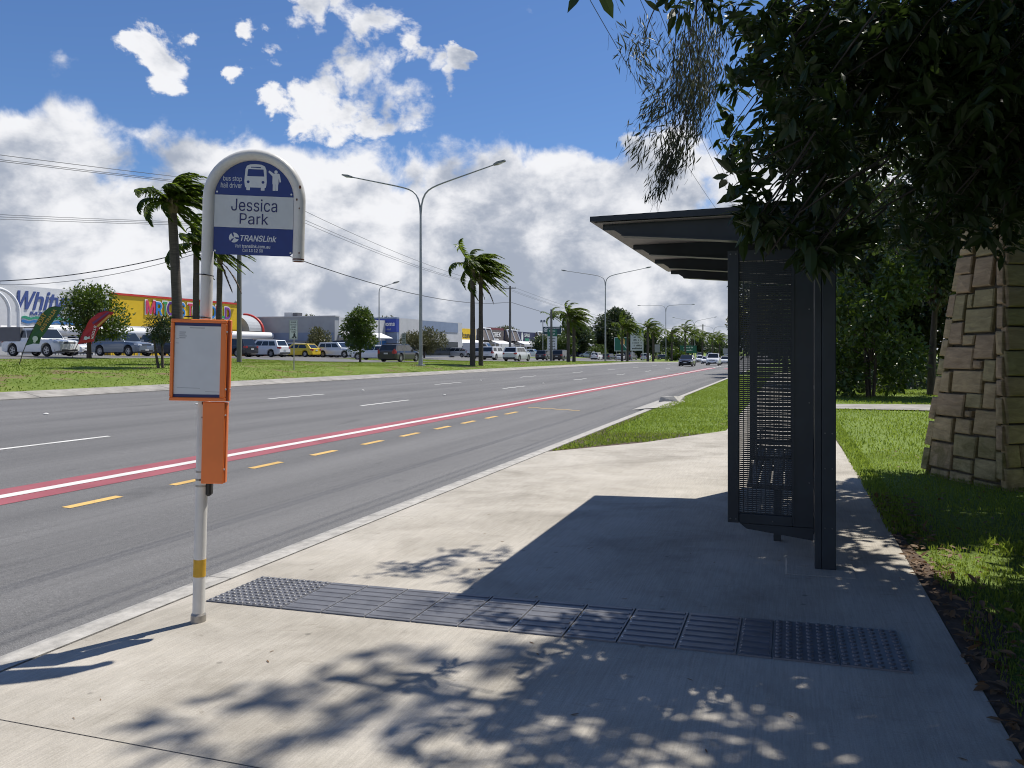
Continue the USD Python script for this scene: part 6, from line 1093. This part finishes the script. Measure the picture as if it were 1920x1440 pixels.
obj(th, 'wall_lamp', hull([(-57.9, 96, 4.9), (-57.4, 96, 5.1), (-57.9, 96.4, 4.9), (-57.4, 96.4, 5.1), (-57.9, 96.2, 5.3)]), M['ink'])
# blue fascia shop
th = thing('furniture_shop', 'shop with royal blue corner sign ending in rooms behind the rounded tree', 'shop')
wl(th, 'wall', (-72, 104.2), (-56.12, 104.2), 0, 4.2, M['wall_blue'], 0, .6)
wl(th, 'sign_panel', (-66, 104.1), (-56.1, 104.1), 4.25, 6.25, M['sign_royal'], .1, .8)
wl(th, 'fascia_trim', (-66, 104.1), (-56.08, 104.1), 6.26, 6.5, M['wall_blue'], .05, .8)
G = np.eye(4); G[:3, 0], G[:3, 1], G[:3, 2], G[:3, 3] = (1, 0, 0), (0, 0, 1), (0, -1, 0), (0, 103.98, 0)
obj(th, 'shop_name', tf(text('rooms', -58.6, -56.35, 5.15, 5.65, .02, .04, True), G), M['white_ink'])
strokes(th, 1, -57.9, -56.8, 4.8, .3, .28, .02, M['sign_back'], G, 7)
wl(th, 'front_wall', (-56.1, 104.92), (-56.1, 129), 0, 6.4, M['wall_pale'], 0, .8)
wl(th, 'front_sign', (-56.1, 111.8), (-56.1, 127), 4.6, 6.3, M['wall_blue'], .08, .08)
wl(th, 'front_glass', (-56.1, 108), (-56.1, 127), .6, 2.9, M['win'], .06, .06)
# strip of shops
TOP = 6.9
def bay(label, t0, t1, tg, sign_mat, wall_mat, txt):
    """one shop of the row: mansard turret from t0 to tg, fascia from tg to t1"""
    th = thing('row_shop', label, 'shop')
    wl(th, 'wall', (-72.4, t0), (-72.4, t1 - .1), -.4, 3.6, M['wall_pale'], 0, 6)
    wl(th, 'fascia', (-72.2, t0 + .1), (-72.2, t1 - .2), 3.62, TOP - .25, wall_mat, 0, 1.0)
    tm = (t0 + tg) / 2
    for a, b in ((t0 + .2, tm - .12), (tm + .12, tg - .2)):
        obj(th, 'mansard_panel', hull([(-70.6, a, 3.9), (-70.6, b, 3.9), (-71.7, a + .25, TOP - .05), (-71.7, b - .25, TOP - .05), (-72.2, a, 3.9), (-72.2, b, 3.9), (-72.2, a + .25, TOP - .05), (-72.2, b - .25, TOP - .05)]), M['mansard'])
    for a in (t0, tm, tg): obj(th, 'trim', tube([(-70.5, a, 3.85), (-71.6, a + (.25 if a == t0 else -.25 if a == tg else 0), TOP)], .16, 6), M['awning_white'])
    obj(th, 'trim', tube([(-71.6, t0 + .1, TOP), (-71.6, tg - .1, TOP)], .16, 6), M['awning_white'])
    obj(th, 'gable', hull([(-70.5, tg + .1, 3.85), (-72.2, tg + .1, 3.85), (-71.7, tg + .1, TOP), (-72.2, tg + .1, TOP), (-72.2, tg + 1.6, 3.85)]), M['brick_brown'] if 'bike' in label else M['wall_grey'])
    obj(th, 'awning', hull([(-72.1, tg + .4, 3.9), (-72.1, t1 - .4, 3.9), (-69.4, tg + .2, 3.1), (-69.4, t1 - .3, 3.1), (-72.1, tg + .4, 3.0), (-72.1, t1 - .4, 3.0), (-69.4, tg + .2, 3.0), (-69.4, t1 - .3, 3.0)]), M['awning_white'])
    wl(th, 'awning_edge', (-69.4, tg + .2), (-69.4, t1 - .3), 2.35, 3.0, M['wall_pale'], .05, .1)
    for a in np.arange(t0 + .6, t1 - 1.5, 2.4): wl(th, 'window', (-72.4, a), (-72.4, a + 1.9), .2, 2.5, M['win'], .06, .06)
    for a in np.arange(t0 + .2, t1, 4.8): obj(th, 'column', rbox(-69.6, -69.3, a, a + .3, -.4, 3.0, .02), M['wall_pale'])
    return th
th = bay('row shop with bright yellow cursive sign behind the palm pair', 150.6, 175.2, 158.2, None, M['wall_pale'], '')
wl(th, 'sign_board', (-72.2, 163.6), (-72.2, 174), 3.95, 6.5, M['toy_yellow'], .1, .1)
obj(th, 'sign_lettering', tf(text('Oceane', 165, 171.2, 4.25, 5.6, 0, .05, False, .2), face(-72.08)), M['ink'])
th = bay('row shop with dark bike store sign lettered TREK', 175.3, 194.5, 182.8, None, M['mansard'], '')
wl(th, 'red_fascia', (-72.2, 183.5), (-72.2, 194), TOP - .24, TOP + .35, M['maroon'], 0, 1.0)
obj(th, 'sign_lettering', tf(text('TREK', 186.0, 191.6, 4.9, 6.1, 0, .05, True), face(-72.15)), M['white_ink'])
strokes(th, 1, 186.4, 191.0, 4.5, .4, .4, .02, M['white_ink'], face(-72.15), 8)
wl(th, 'entry_board', (-69.2, 184.5), (-69.2, 189.5), .3, 3.0, M['sign_pale'], .05, .06)
obj(th, 'entry_number', tf(text('2', 186.2, 187.6, .9, 1.9, 0, .05, True), face(-69.13)), M['ink'])
th = bay('row shop with navy sign carrying a green and white emblem', 194.6, 221.6, 202.8, None, M['shop_navy'], '')
obj(th, 'emblem', tf(prism(affinity.scale(Point(209.2, 5.2).buffer(1.0), .8, 1.3), .05), face(-72.15)), M['sign_pale'])
obj(th, 'sign_lettering', tf(text('SPAS', 211.2, 216, 5.2, 6.2, 0, .05, True), face(-72.15)), M['sign_pale'])
strokes(th, 1, 211.2, 216, 4.9, .9, .8, .02, M['marine_green'], face(-72.15), 9)
th = bay('end row shop half hidden by the dark tree at the pylon sign', 221.7, 240, 229, None, M['mansard'], '')

# ------------------------------------------------------------------ vehicles
M['tyre'] = mat('tyre_rubber', (.018, .018, .019), .85)
M['rim'] = mat('alloy_rim', (.42, .43, .45), .35, metallic=.7)
M['car_glass'] = mat('car_glass', (.012, .015, .018), .06, spec=.6, coat=.3)
M['trim'] = mat('black_trim', (.015, .015, .017), .5)
M['head_lamp'] = mat('head_lamp', (.55, .57, .6), .12, spec=.8)
M['tail_lamp'] = mat('tail_lamp', (.32, .008, .012), .2, spec=.7)
M['plate'] = mat('number_plate', (.55, .56, .55), .5)
M['chrome'] = mat('chrome', (.6, .6, .62), .15, metallic=.9)
PAINT = {n: mat('paint_' + n, c, .28, spec=.5, coat=.6, metallic=m) for n, c, m in [('white', (.70, .71, .72), 0), ('silver', (.42, .44, .46), .5), ('bluegrey', (.135, .165, .21), .4), ('black', (.012, .013, .016), 0), ('darkgrey', (.045, .05, .06), .3),
         ('yellow', (.66, .47, .015), 0), ('red', (.38, .015, .02), 0), ('navy', (.015, .03, .16), .2), ('darkred', (.018, .010, .011), 0), ('pearl', (.58, .60, .63), .2)]}
# length, width, body top (belt), roof height, ground clearance, wheel radius, wheelbase, bonnet height, x of: windscreen foot, roof front, roof rear, tail glass foot ; boot height
TYPES = {
    'suv': dict(L=4.6, W=1.86, belt=1.05, roof=1.68, clear=.24, r=.36, wb=2.68, hood=1.02, xs=(1.05, .42, -1.75, -2.08), boot=1.02),
    'big_suv': dict(L=5.1, W=1.98, belt=1.18, roof=1.92, clear=.28, r=.41, wb=2.95, hood=1.18, xs=(1.10, .50, -2.05, -2.38), boot=1.15),
    'hatch': dict(L=4.35, W=1.78, belt=.92, roof=1.45, clear=.2, r=.33, wb=2.62, hood=.90, xs=(1.12, .35, -1.45, -1.98), boot=.95),
    'wagon': dict(L=4.75, W=1.8, belt=.94, roof=1.48, clear=.19, r=.34, wb=2.75, hood=.90, xs=(1.10, .35, -1.85, -2.25), boot=.95),
    'sedan': dict(L=4.65, W=1.8, belt=.92, roof=1.45, clear=.19, r=.33, wb=2.7, hood=.88, xs=(1.10, .35, -1.0, -1.65), boot=.98),
    'pickup': dict(L=5.2, W=1.88, belt=1.12, roof=1.80, clear=.30, r=.39, wb=3.1, hood=1.10, xs=(1.15, .60, -.80, -1.0), boot=1.10),
    'van': dict(L=5.9, W=2.0, belt=1.25, roof=2.62, clear=.24, r=.35, wb=3.65, hood=1.15, xs=(2.35, 1.35, -2.80, -2.90), boot=1.25),
    'people_van': dict(L=4.9, W=1.9, belt=1.05, roof=1.75, clear=.2, r=.34, wb=2.9, hood=1.0, xs=(1.55, .70, -2.1, -2.38), boot=1.05),
}
_wheel = {}
def wheel_meshes(r, detail):
    if (r, detail) not in _wheel:
        prof = [(r * .62, -.10), (r * .93, -.105), (r, -.07), (r, .07), (r * .93, .105), (r * .62, .10)]
        n = 22 if detail else 12; an = np.linspace(0, 2 * PI, n, endpoint=False); V = np.array([(q * math.cos(a), y, q * math.sin(a)) for a in an for q, y in prof]); k = len(prof)
        F = [(i * k + j, ((i + 1) % n) * k + j, ((i + 1) % n) * k + j + 1) for i in range(n) for j in range(k - 1)] + [(i * k + j, ((i + 1) % n) * k + j + 1, i * k + j + 1) for i in range(n) for j in range(k - 1)]
        ty = trimesh.Trimesh(V, np.array(F)[:, ::-1], process=False)
        bits = [tube([(0, -.075, 0), (0, .075, 0)], r * .2, 10)]
        ring = trimesh.creation.annulus(r * .54, r * .64, .17, sections=n); ring.apply_transform(trimesh.transformations.rotation_matrix(PI / 2, [1, 0, 0])); bits.append(ring)
        for a in np.linspace(0, 2 * PI, 6)[:-1]:
            c, s = math.cos(a), math.sin(a)
            for y in (-.085, .065): bits.append(hull([(c * q - s * o, y + d, s * q + c * o) for q, o in ((r * .12, .035), (r * .12, -.035), (r * .58, .05), (r * .58, -.05)) for d in (0, .02)]))
        _wheel[(r, detail)] = (ty, cat_(bits), tube([(0, -.05, 0), (0, .05, 0)], r * .6, n))
    return _wheel[(r, detail)]
def car(label, kind, paint, w, t, heading, detail=True, group=None, canopy=False, dz=0.0, name=None, cat=None, spare=False, rack=False, lights=False):
    """heading: angle of the car's nose about z, 0 = across the road to the right, 90 degrees = away along the road"""
    T = TYPES[kind]; L, W, H2 = T['L'], T['W'], T['W'] / 2; r = T['r']
    nm = name or {'suv': 'parked_car', 'big_suv': 'parked_car', 'hatch': 'parked_car', 'wagon': 'parked_car', 'sedan': 'parked_car', 'pickup': 'pickup_truck', 'van': 'van', 'people_van': 'parked_car'}[kind]
    th = thing(nm, label, cat or {'pickup': 'pickup', 'van': 'van'}.get(kind, 'car'), (w, t, gz(w, t) + .012 + dz), heading, group)
    P = PAINT[paint]; xf, xr = L / 2, -L / 2; ax = (T['wb'] / 2 + .08, -T['wb'] / 2 + .02)
    xs = T['xs']; ns = 44 if detail else 26
    X = np.unique(np.concatenate([np.linspace(xr, xf, ns), [a + s * (r * 1.17) for a in ax for s in (-1, -.8, -.5, 0, .5, .8, 1)]]))
    def top(x):
        if x > xs[0]: f = (x - xs[0]) / (xf - xs[0]); return T['belt'] + (T['hood'] - .16 - T['belt']) * f ** 2.2 - .03 * f - (.16 if f > .97 else 0)
        if kind == 'sedan' and x < xs[3]: f = (xs[3] - x) / (xs[3] - xr); return T['boot'] - .05 * f ** 3 - (.10 if f > .96 else 0)
        return T['belt'] + (T['boot'] - T['belt']) * np.clip((xs[0] - x) / (xs[0] - xr), 0, 1) - (.06 if x < xr + .04 else 0)
    def bot(x):
        z = T['clear'] + .10 * np.clip((abs(x) - L / 2 + .35) / .35, 0, 1)
        for a in ax:
            d = abs(x - a)
            if d < r * 1.17: z = max(z, r + math.sqrt(max((r * 1.17) ** 2 - d * d, 0)) - .01)
        return z
    def half(x):
        e1, e2 = np.clip((x - xf + .75) / .75, 0, 1), np.clip((xr + .5 - x) / .5, 0, 1); return H2 * (1 - .20 * e1 ** 2.2 - .12 * e2 ** 2.2)
    V = []
    for x in X:
        h, zb, zt = half(x), bot(x), top(x); zm = max(zb + .02, zt - .30); ring = [(.0, zb), (h * .90, zb), (h * .985, zb + .04), (h, max(zb + .06, .62)), (h * .985, max(zb + .08, zt - .20)), (h * .93, max(zb + .1, zt - .04)), (h * .86, max(zb + .11, zt)), (0, max(zb + .12, zt + .025))]
        V += [(x, y, z) for y, z in ring] + [(x, -y, z) for y, z in ring[::-1]]
    V = np.array(V); k = 16; n = len(X); F = []
    for i in range(n - 1):
        for j in range(k):
            a, b = i * k + j, i * k + (j + 1) % k; F += [(a, b, b + k), (a, b + k, a + k)]
    for j in range(1, k - 1): F += [(0, j + 1, j), ((n - 1) * k, (n - 1) * k + j, (n - 1) * k + j + 1)]
    body = trimesh.Trimesh(V, np.array(F)[:, ::-1], process=False)
    if body.volume < 0: body.invert()
    Wb, Wr = H2 * .93, H2 * (.80 if kind != 'van' else .90); zb_, zr_ = T['belt'] - .05, T['roof'] - .05; q = .05
    C = lambda x, y, z: [(x + q * a, y + q * b, z + q * c) for a, b, c in trimesh.creation.icosphere(1, 1).vertices]
    pts = []
    for s in (-1, 1): pts += C(xs[0] - .03, s * (Wb - q), zb_) + C(xs[1], s * (Wr - q), zr_) + C(xs[2], s * (Wr - q), zr_ - .03) + C(xs[3] + .03, s * (Wb - q), zb_)
    pts += C((xs[1] + xs[2]) / 2, 0, zr_ + .015)
    gh = hull(pts)
    obj(th, 'body', cat_([body, gh]), P, smooth=32)
    # panes sit 4 mm proud of the faces of the cabin
    def pane(nm_, c4, u0, u1, v0, v1, mt=M['car_glass'], off=.006, parent=None):
        c4 = [np.array(c, float) for c in c4]; nrm = unit(np.cross(c4[1] - c4[0], c4[3] - c4[0]))
        B = lambda u, v: (c4[0] * (1 - u) + c4[1] * u) * (1 - v) + (c4[3] * (1 - u) + c4[2] * u) * v + nrm * (q + off)
        g = [B(u0, v0), B(u1, v0), B(u1, v1), B(u0, v1)]
        return obj(parent or th, nm_, hull(g + [p - nrm * .02 for p in g]), mt)
    f0, f1 = (xs[0] - .03, zb_), (xs[1], zr_); r1, r0 = (xs[2], zr_ - .03), (xs[3] + .03, zb_)
    a, b = Wb - q, Wr - q
    pane('windscreen', [(f0[0], -a, f0[1]), (f0[0], a, f0[1]), (f1[0], b, f1[1]), (f1[0], -b, f1[1])], .02, .98, .10, .94)
    if kind not in ('van',): pane('rear_window', [(r0[0], a, r0[1]), (r0[0], -a, r0[1]), (r1[0], -b, r1[1]), (r1[0], b, r1[1])], .06, .94, .14, .90)
    for s in (1, -1):
        c4 = [(f0[0], a * s, f0[1]), (r0[0], a * s, r0[1]), (r1[0], b * s, r1[1]), (f1[0], b * s, f1[1])]
        if s < 0: c4 = [c4[1], c4[0], c4[3], c4[2]]
        U = {'pickup': [(.10, .50), (.54, .92)], 'van': [(.03, .20)], 'hatch': [(.10, .46), (.49, .86)], 'sedan': [(.10, .48), (.51, .88)]}.get(kind, [(.09, .36), (.385, .64), (.665, .93)])
        for u0, u1 in U:
            if s < 0: u0, u1 = 1 - u1, 1 - u0
            pane('side_window', c4, u0, u1, .16, .86)
    # wheels
    ty, rim, hub = wheel_meshes(r, detail)
    for x in ax:
        for s in (-1, 1):
            wh = holder(th, 'wheel', (x, s * (H2 - .12), r)); obj(wh, 'tyre', ty, M['tyre'], smooth=40)
            if detail: obj(wh, 'hub', hub, M['trim']); obj(wh, 'rim', rim, M['rim'])
            else: obj(wh, 'rim', tube([(0, -.11, 0), (0, .11, 0)], r * .6, 10), M['rim'])
    obj(th, 'underbody', box(xr + .4, xf - .4, -H2 + .3, H2 - .3, T['clear'] - .02, .6), M['trim'])
    zl = T['hood'] - .20
    for s in (-1, 1):
        y = s * H2
        obj(th, 'headlight', hull([(xf - .03, y * .50, zl - .02), (xf - .01, y * .52, zl - .14), (xf - .10, y * .80, zl + .03), (xf - .06, y * .82, zl - .12), (xf - .42, y * .955, zl + .03), (xf - .34, y * .965, zl - .08), (xf - .3, y * .5, zl - .03)]), M['head_lamp'])
        zt_l = T['belt'] - .06 if kind != 'van' else 1.5
        obj(th, 'tail_light', hull([(xr - .012, y * .62, zt_l), (xr - .012, y * .62, zt_l - .15), (xr - .005, y * .86, zt_l + (.25 if kind in ('wagon', 'people_van', 'big_suv', 'pickup') else .03)), (xr - .005, y * .88, zt_l - .20), (xr + .28, y * .962, zt_l), (xr + .24, y * .968, zt_l - .14)]), M['tail_lamp'])
        obj(th, 'mirror', hull([(xs[0] - .12 + dx, s * (H2 * .93 + dy), T['belt'] + dz_) for dx in (0, .12) for dy in (0, .20) for dz_ in (.02, .17)]), P)
    obj(th, 'grille', hull([(xf - .005, y, z) for y in (-H2 * .46, H2 * .46) for z in (zl - .02, zl - .20)] + [(xf - .2, y, z) for y in (-H2 * .4, H2 * .4) for z in (zl - .02, zl - .20)]), M['trim'])
    obj(th, 'front_bumper', hull([(xf + .015, y, z) for y in (-H2 * .62, H2 * .62) for z in (T['clear'] + .06, T['clear'] + .20)] + [(xf - .30, y, z) for y in (-H2 * .94, H2 * .94) for z in (T['clear'] + .08, T['clear'] + .18)]), M['trim'])
    obj(th, 'rear_bumper', hull([(xr - .03, y, z) for y in (-H2 * .80, H2 * .80) for z in (T['clear'] + .08, T['clear'] + .24)] + [(xr + .25, y, z) for y in (-H2 * .955, H2 * .955) for z in (T['clear'] + .09, T['clear'] + .22)]), M['trim'] if kind in ('suv', 'big_suv', 'pickup', 'van') else P)
    obj(th, 'number_plate', rbox(xr - .035, xr - .02, -.19, .19, .66, .78, .002), M['plate'])
    obj(th, 'number_plate', rbox(xf + .005, xf + .022, -.19, .19, .44, .55, .002), M['plate'])
    if kind == 'pickup':
        if canopy:
            cn = []
            for s in (-1, 1): cn += C(-1.08, s * (Wb - q), zb_) + C(-1.02, s * (Wr - q), zr_) + C(xr + .25, s * (Wr - q), zr_) + C(xr + .08, s * (Wb - q), zb_)
            obj(th, 'canopy', hull(cn), P, smooth=32)
            c4 = [(xr + .08, a, zb_), (xr + .08, -a, zb_), (xr + .25, -b, zr_), (xr + .25, b, zr_)]; pane('canopy_glass', c4, .06, .94, .1, .88)
            for s in (1, -1):
                c4 = [(-1.08, a * s, zb_), (xr + .08, a * s, zb_), (xr + .25, b * s, zr_), (-1.02, b * s, zr_)]
                if s < 0: c4 = [c4[1], c4[0], c4[3], c4[2]]
                pane('canopy_glass', c4, .12, .88, .2, .84)
        else: obj(th, 'tray', hull([(x, y, T['belt'] + .03) for x in (-1.1, xr + .1) for y in (-H2 * .84, H2 * .84)] + [(x, y, T['belt'] - .1) for x in (-1.1, xr + .1) for y in (-H2 * .8, H2 * .8)]), M['trim'])
    if kind == 'van': obj(th, 'van_side_trim', cat_([rbox(-2.6, 1.2, s * (H2 + .004) - .012, s * (H2 + .004) + .012, .55, .70, .004) for s in (-1, 1)]), M['trim'])
    if spare: obj(th, 'spare_wheel', tube([(xr - .22, 0, 1.05), (xr - .02, 0, 1.05)], [.36, .37], 16), P)
    if rack: obj(th, 'roof_rack', cat_([rbox(xs[2] + .15, xs[1] - .1, s * b * .85 - .02, s * b * .85 + .02, T['roof'] + .02, T['roof'] + .07, .005) for s in (-1, 1)] + [rbox(x - .03, x + .03, -b * .85, b * .85, T['roof'] + .055, T['roof'] + .09, .005) for x in (xs[2] + .5, xs[1] - .4)]), M['trim'])
    return th
Q = PI / 2; R0 = math.radians
u = car('white off-roader with a dark canopy box at the left edge of the car park', 'big_suv', 'white', -48.3, 38.7, R0(2), rack=True)
obj(u, 'canopy_box', rbox(-2.58, -.75, -.985, .985, 1.02, 2.0, .03), M['wall_dark'])
car('white hatchback half hidden between the off-roader and the red flag', 'hatch', 'white', -58.5, 49.5, R0(3))
car('blue-grey off-roader parked behind the leafy verge tree', 'big_suv', 'bluegrey', -51.5, 48.6, R0(0))
car('dark off-roader beside the blue-grey one, bonnet left of the small dark tree', 'big_suv', 'darkgrey', -51.2, 53.2, R0(0))
car('black car just left of the timetable case', 'suv', 'black', -54.0, 58.6, R0(-4))
car('black off-roader between the timetable case and the power pole', 'suv', 'black', -48.0, 57.6, R0(178))
car('white crossover right of the power pole, tail to the road', 'suv', 'white', -47.9, 62.2, R0(180))
car('yellow hatchback with black roof spoiler, tail to the road', 'hatch', 'yellow', -49.7, 70.3, R0(180))
car('white hatchback close beside the yellow hatchback', 'suv', 'white', -51.0, 77.1, R0(180))
car('white crossover facing the road right of the yellow hatchback', 'suv', 'pearl', -46.4, 72.6, R0(0))
car('black off-roader facing the road left of the rounded tree', 'big_suv', 'black', -46.4, 75.6, R0(0), rack=True)
car('white van seen over the white and yellow cars', 'people_van', 'white', -56.5, 84.0, R0(0), rack=True)
car('black wagon parked on the verge beside the nearest lamp', 'wagon', 'black', -31.3, 58.6, R0(90), rack=True)
car('white hatchback behind the black wagon on the left', 'hatch', 'white', -38.0, 66.0, R0(180))
car('red car behind the black wagon bonnet', 'hatch', 'red', -63.0, 122.0, R0(0))
car('silver sedan right of the nearest lamp', 'sedan', 'silver', -64.5, 132.5, R0(0))
car('red hatchback between the silver sedan and the silver people mover', 'hatch', 'red', -62.5, 134.8, R0(180))
car('silver people mover left of the palm pair', 'people_van', 'silver', -55.3, 124.6, R0(180))
car('white pickup behind the palm pair', 'pickup', 'white', -65.0, 152.0, R0(0), canopy=True)
car('high white van behind the palm pair', 'van', 'white', -50.9, 124.8, R0(2))
car('white pickup with canopy right of the palm pair, tail to the viewer', 'pickup', 'white', -37.4, 97.0, R0(88), canopy=True)
car('white crossover next to the white canopy pickup, tail to the viewer', 'suv', 'pearl', -30.1, 85.4, R0(86))
car('white crossover farther off, side on, left of the dark cars', 'suv', 'white', -50.0, 151.4, R0(0))
car('left one of two dark cars below the pylon sign', 'suv', 'darkgrey', -37.3, 119.5, R0(88))
car('right one of two dark cars below the pylon sign', 'suv', 'black', -33.4, 115.6, R0(88), rack=True)
car('dark blue hatchback right of the bushy palms', 'hatch', 'navy', -50.2, 186, R0(0), False)
car('white hatchback behind the lone power pole', 'hatch', 'white', -46.2, 184, R0(180), False)
car('white off-roader with spare wheel on its tail', 'suv', 'white', -40.5, 169, R0(88), False, spare=True)
car('dark wagon beside the second lamp', 'wagon', 'darkgrey', -39.6, 178, R0(80), False)
car('white wagon left of the big green road sign', 'wagon', 'white', -38.0, 183, R0(88), False)
car('dark truck under the big green road sign', 'big_suv', 'darkgrey', -36.2, 186, R0(80), False, rack=True)
car('white van right of the white board sign', 'people_van', 'white', -34.4, 197, R0(88), False)
car('dark hatchback under the third lamp', 'hatch', 'darkgrey', -31.5, 208, R0(30), False)
car('dark sedan driving towards the viewer in the middle lane', 'sedan', 'darkred', -12.3, 101.2, R0(-90), name='moving_car')
car('white pickup driving towards the viewer beside the shelter', 'pickup', 'white', -10.6, 119.3, R0(-90), name='moving_pickup')
car('white sedan driving behind the white pickup', 'sedan', 'white', -14.6, 150, R0(-90), False, name='moving_car')
car('farther white sedan left of the other white sedan', 'sedan', 'white', -18.2, 174, R0(-90), False, name='moving_car')
car('white car cut off by the shelter frame', 'suv', 'white', -11.6, 156, R0(-90), False, name='moving_car')
car('white pickup parked under the far green sign', 'pickup', 'white', -29.4, 232, R0(-90), False)
car('distant grey car right of the far green sign', 'suv', 'silver', -27.8, 262, R0(-90), False)
car('distant blue-white truck between the palms', 'pickup', 'pearl', -24.0, 256, R0(-90), False)
car('most distant blue-grey car near the road end', 'suv', 'bluegrey', -21.0, 290, R0(-90), False)
for lab, kind, paint, w, t, a in [('dark car seen over the white crossover by the power pole', 'big_suv', 'darkgrey', -55.5, 72.5, 0), ('silver car seen over the yellow hatchback roof', 'suv', 'silver', -57.0, 79.5, 0), ('black car in the gap right of the olive bush', 'suv', 'black', -55.0, 88.0, 0),
                                  ('silver hatchback just right of the rounded tree', 'hatch', 'silver', -49.0, 92.5, 180), ('bluish car left of the silver sedan near the lamp', 'hatch', 'bluegrey', -60.5, 127.0, 0), ('dark car right of the silver people mover', 'suv', 'darkgrey', -56.5, 129.8, 0),
                                  ('silver car between the palm pair and the dark cars', 'suv', 'silver', -42.0, 104.5, 88), ('black car right of the white crossover beside the grey pole', 'hatch', 'black', -48.5, 138.0, 0), ('white car just left of the pylon sign foot', 'hatch', 'white', -47.0, 134.0, 180)]:
    car(lab, kind, paint, w, t, R0(a), False)
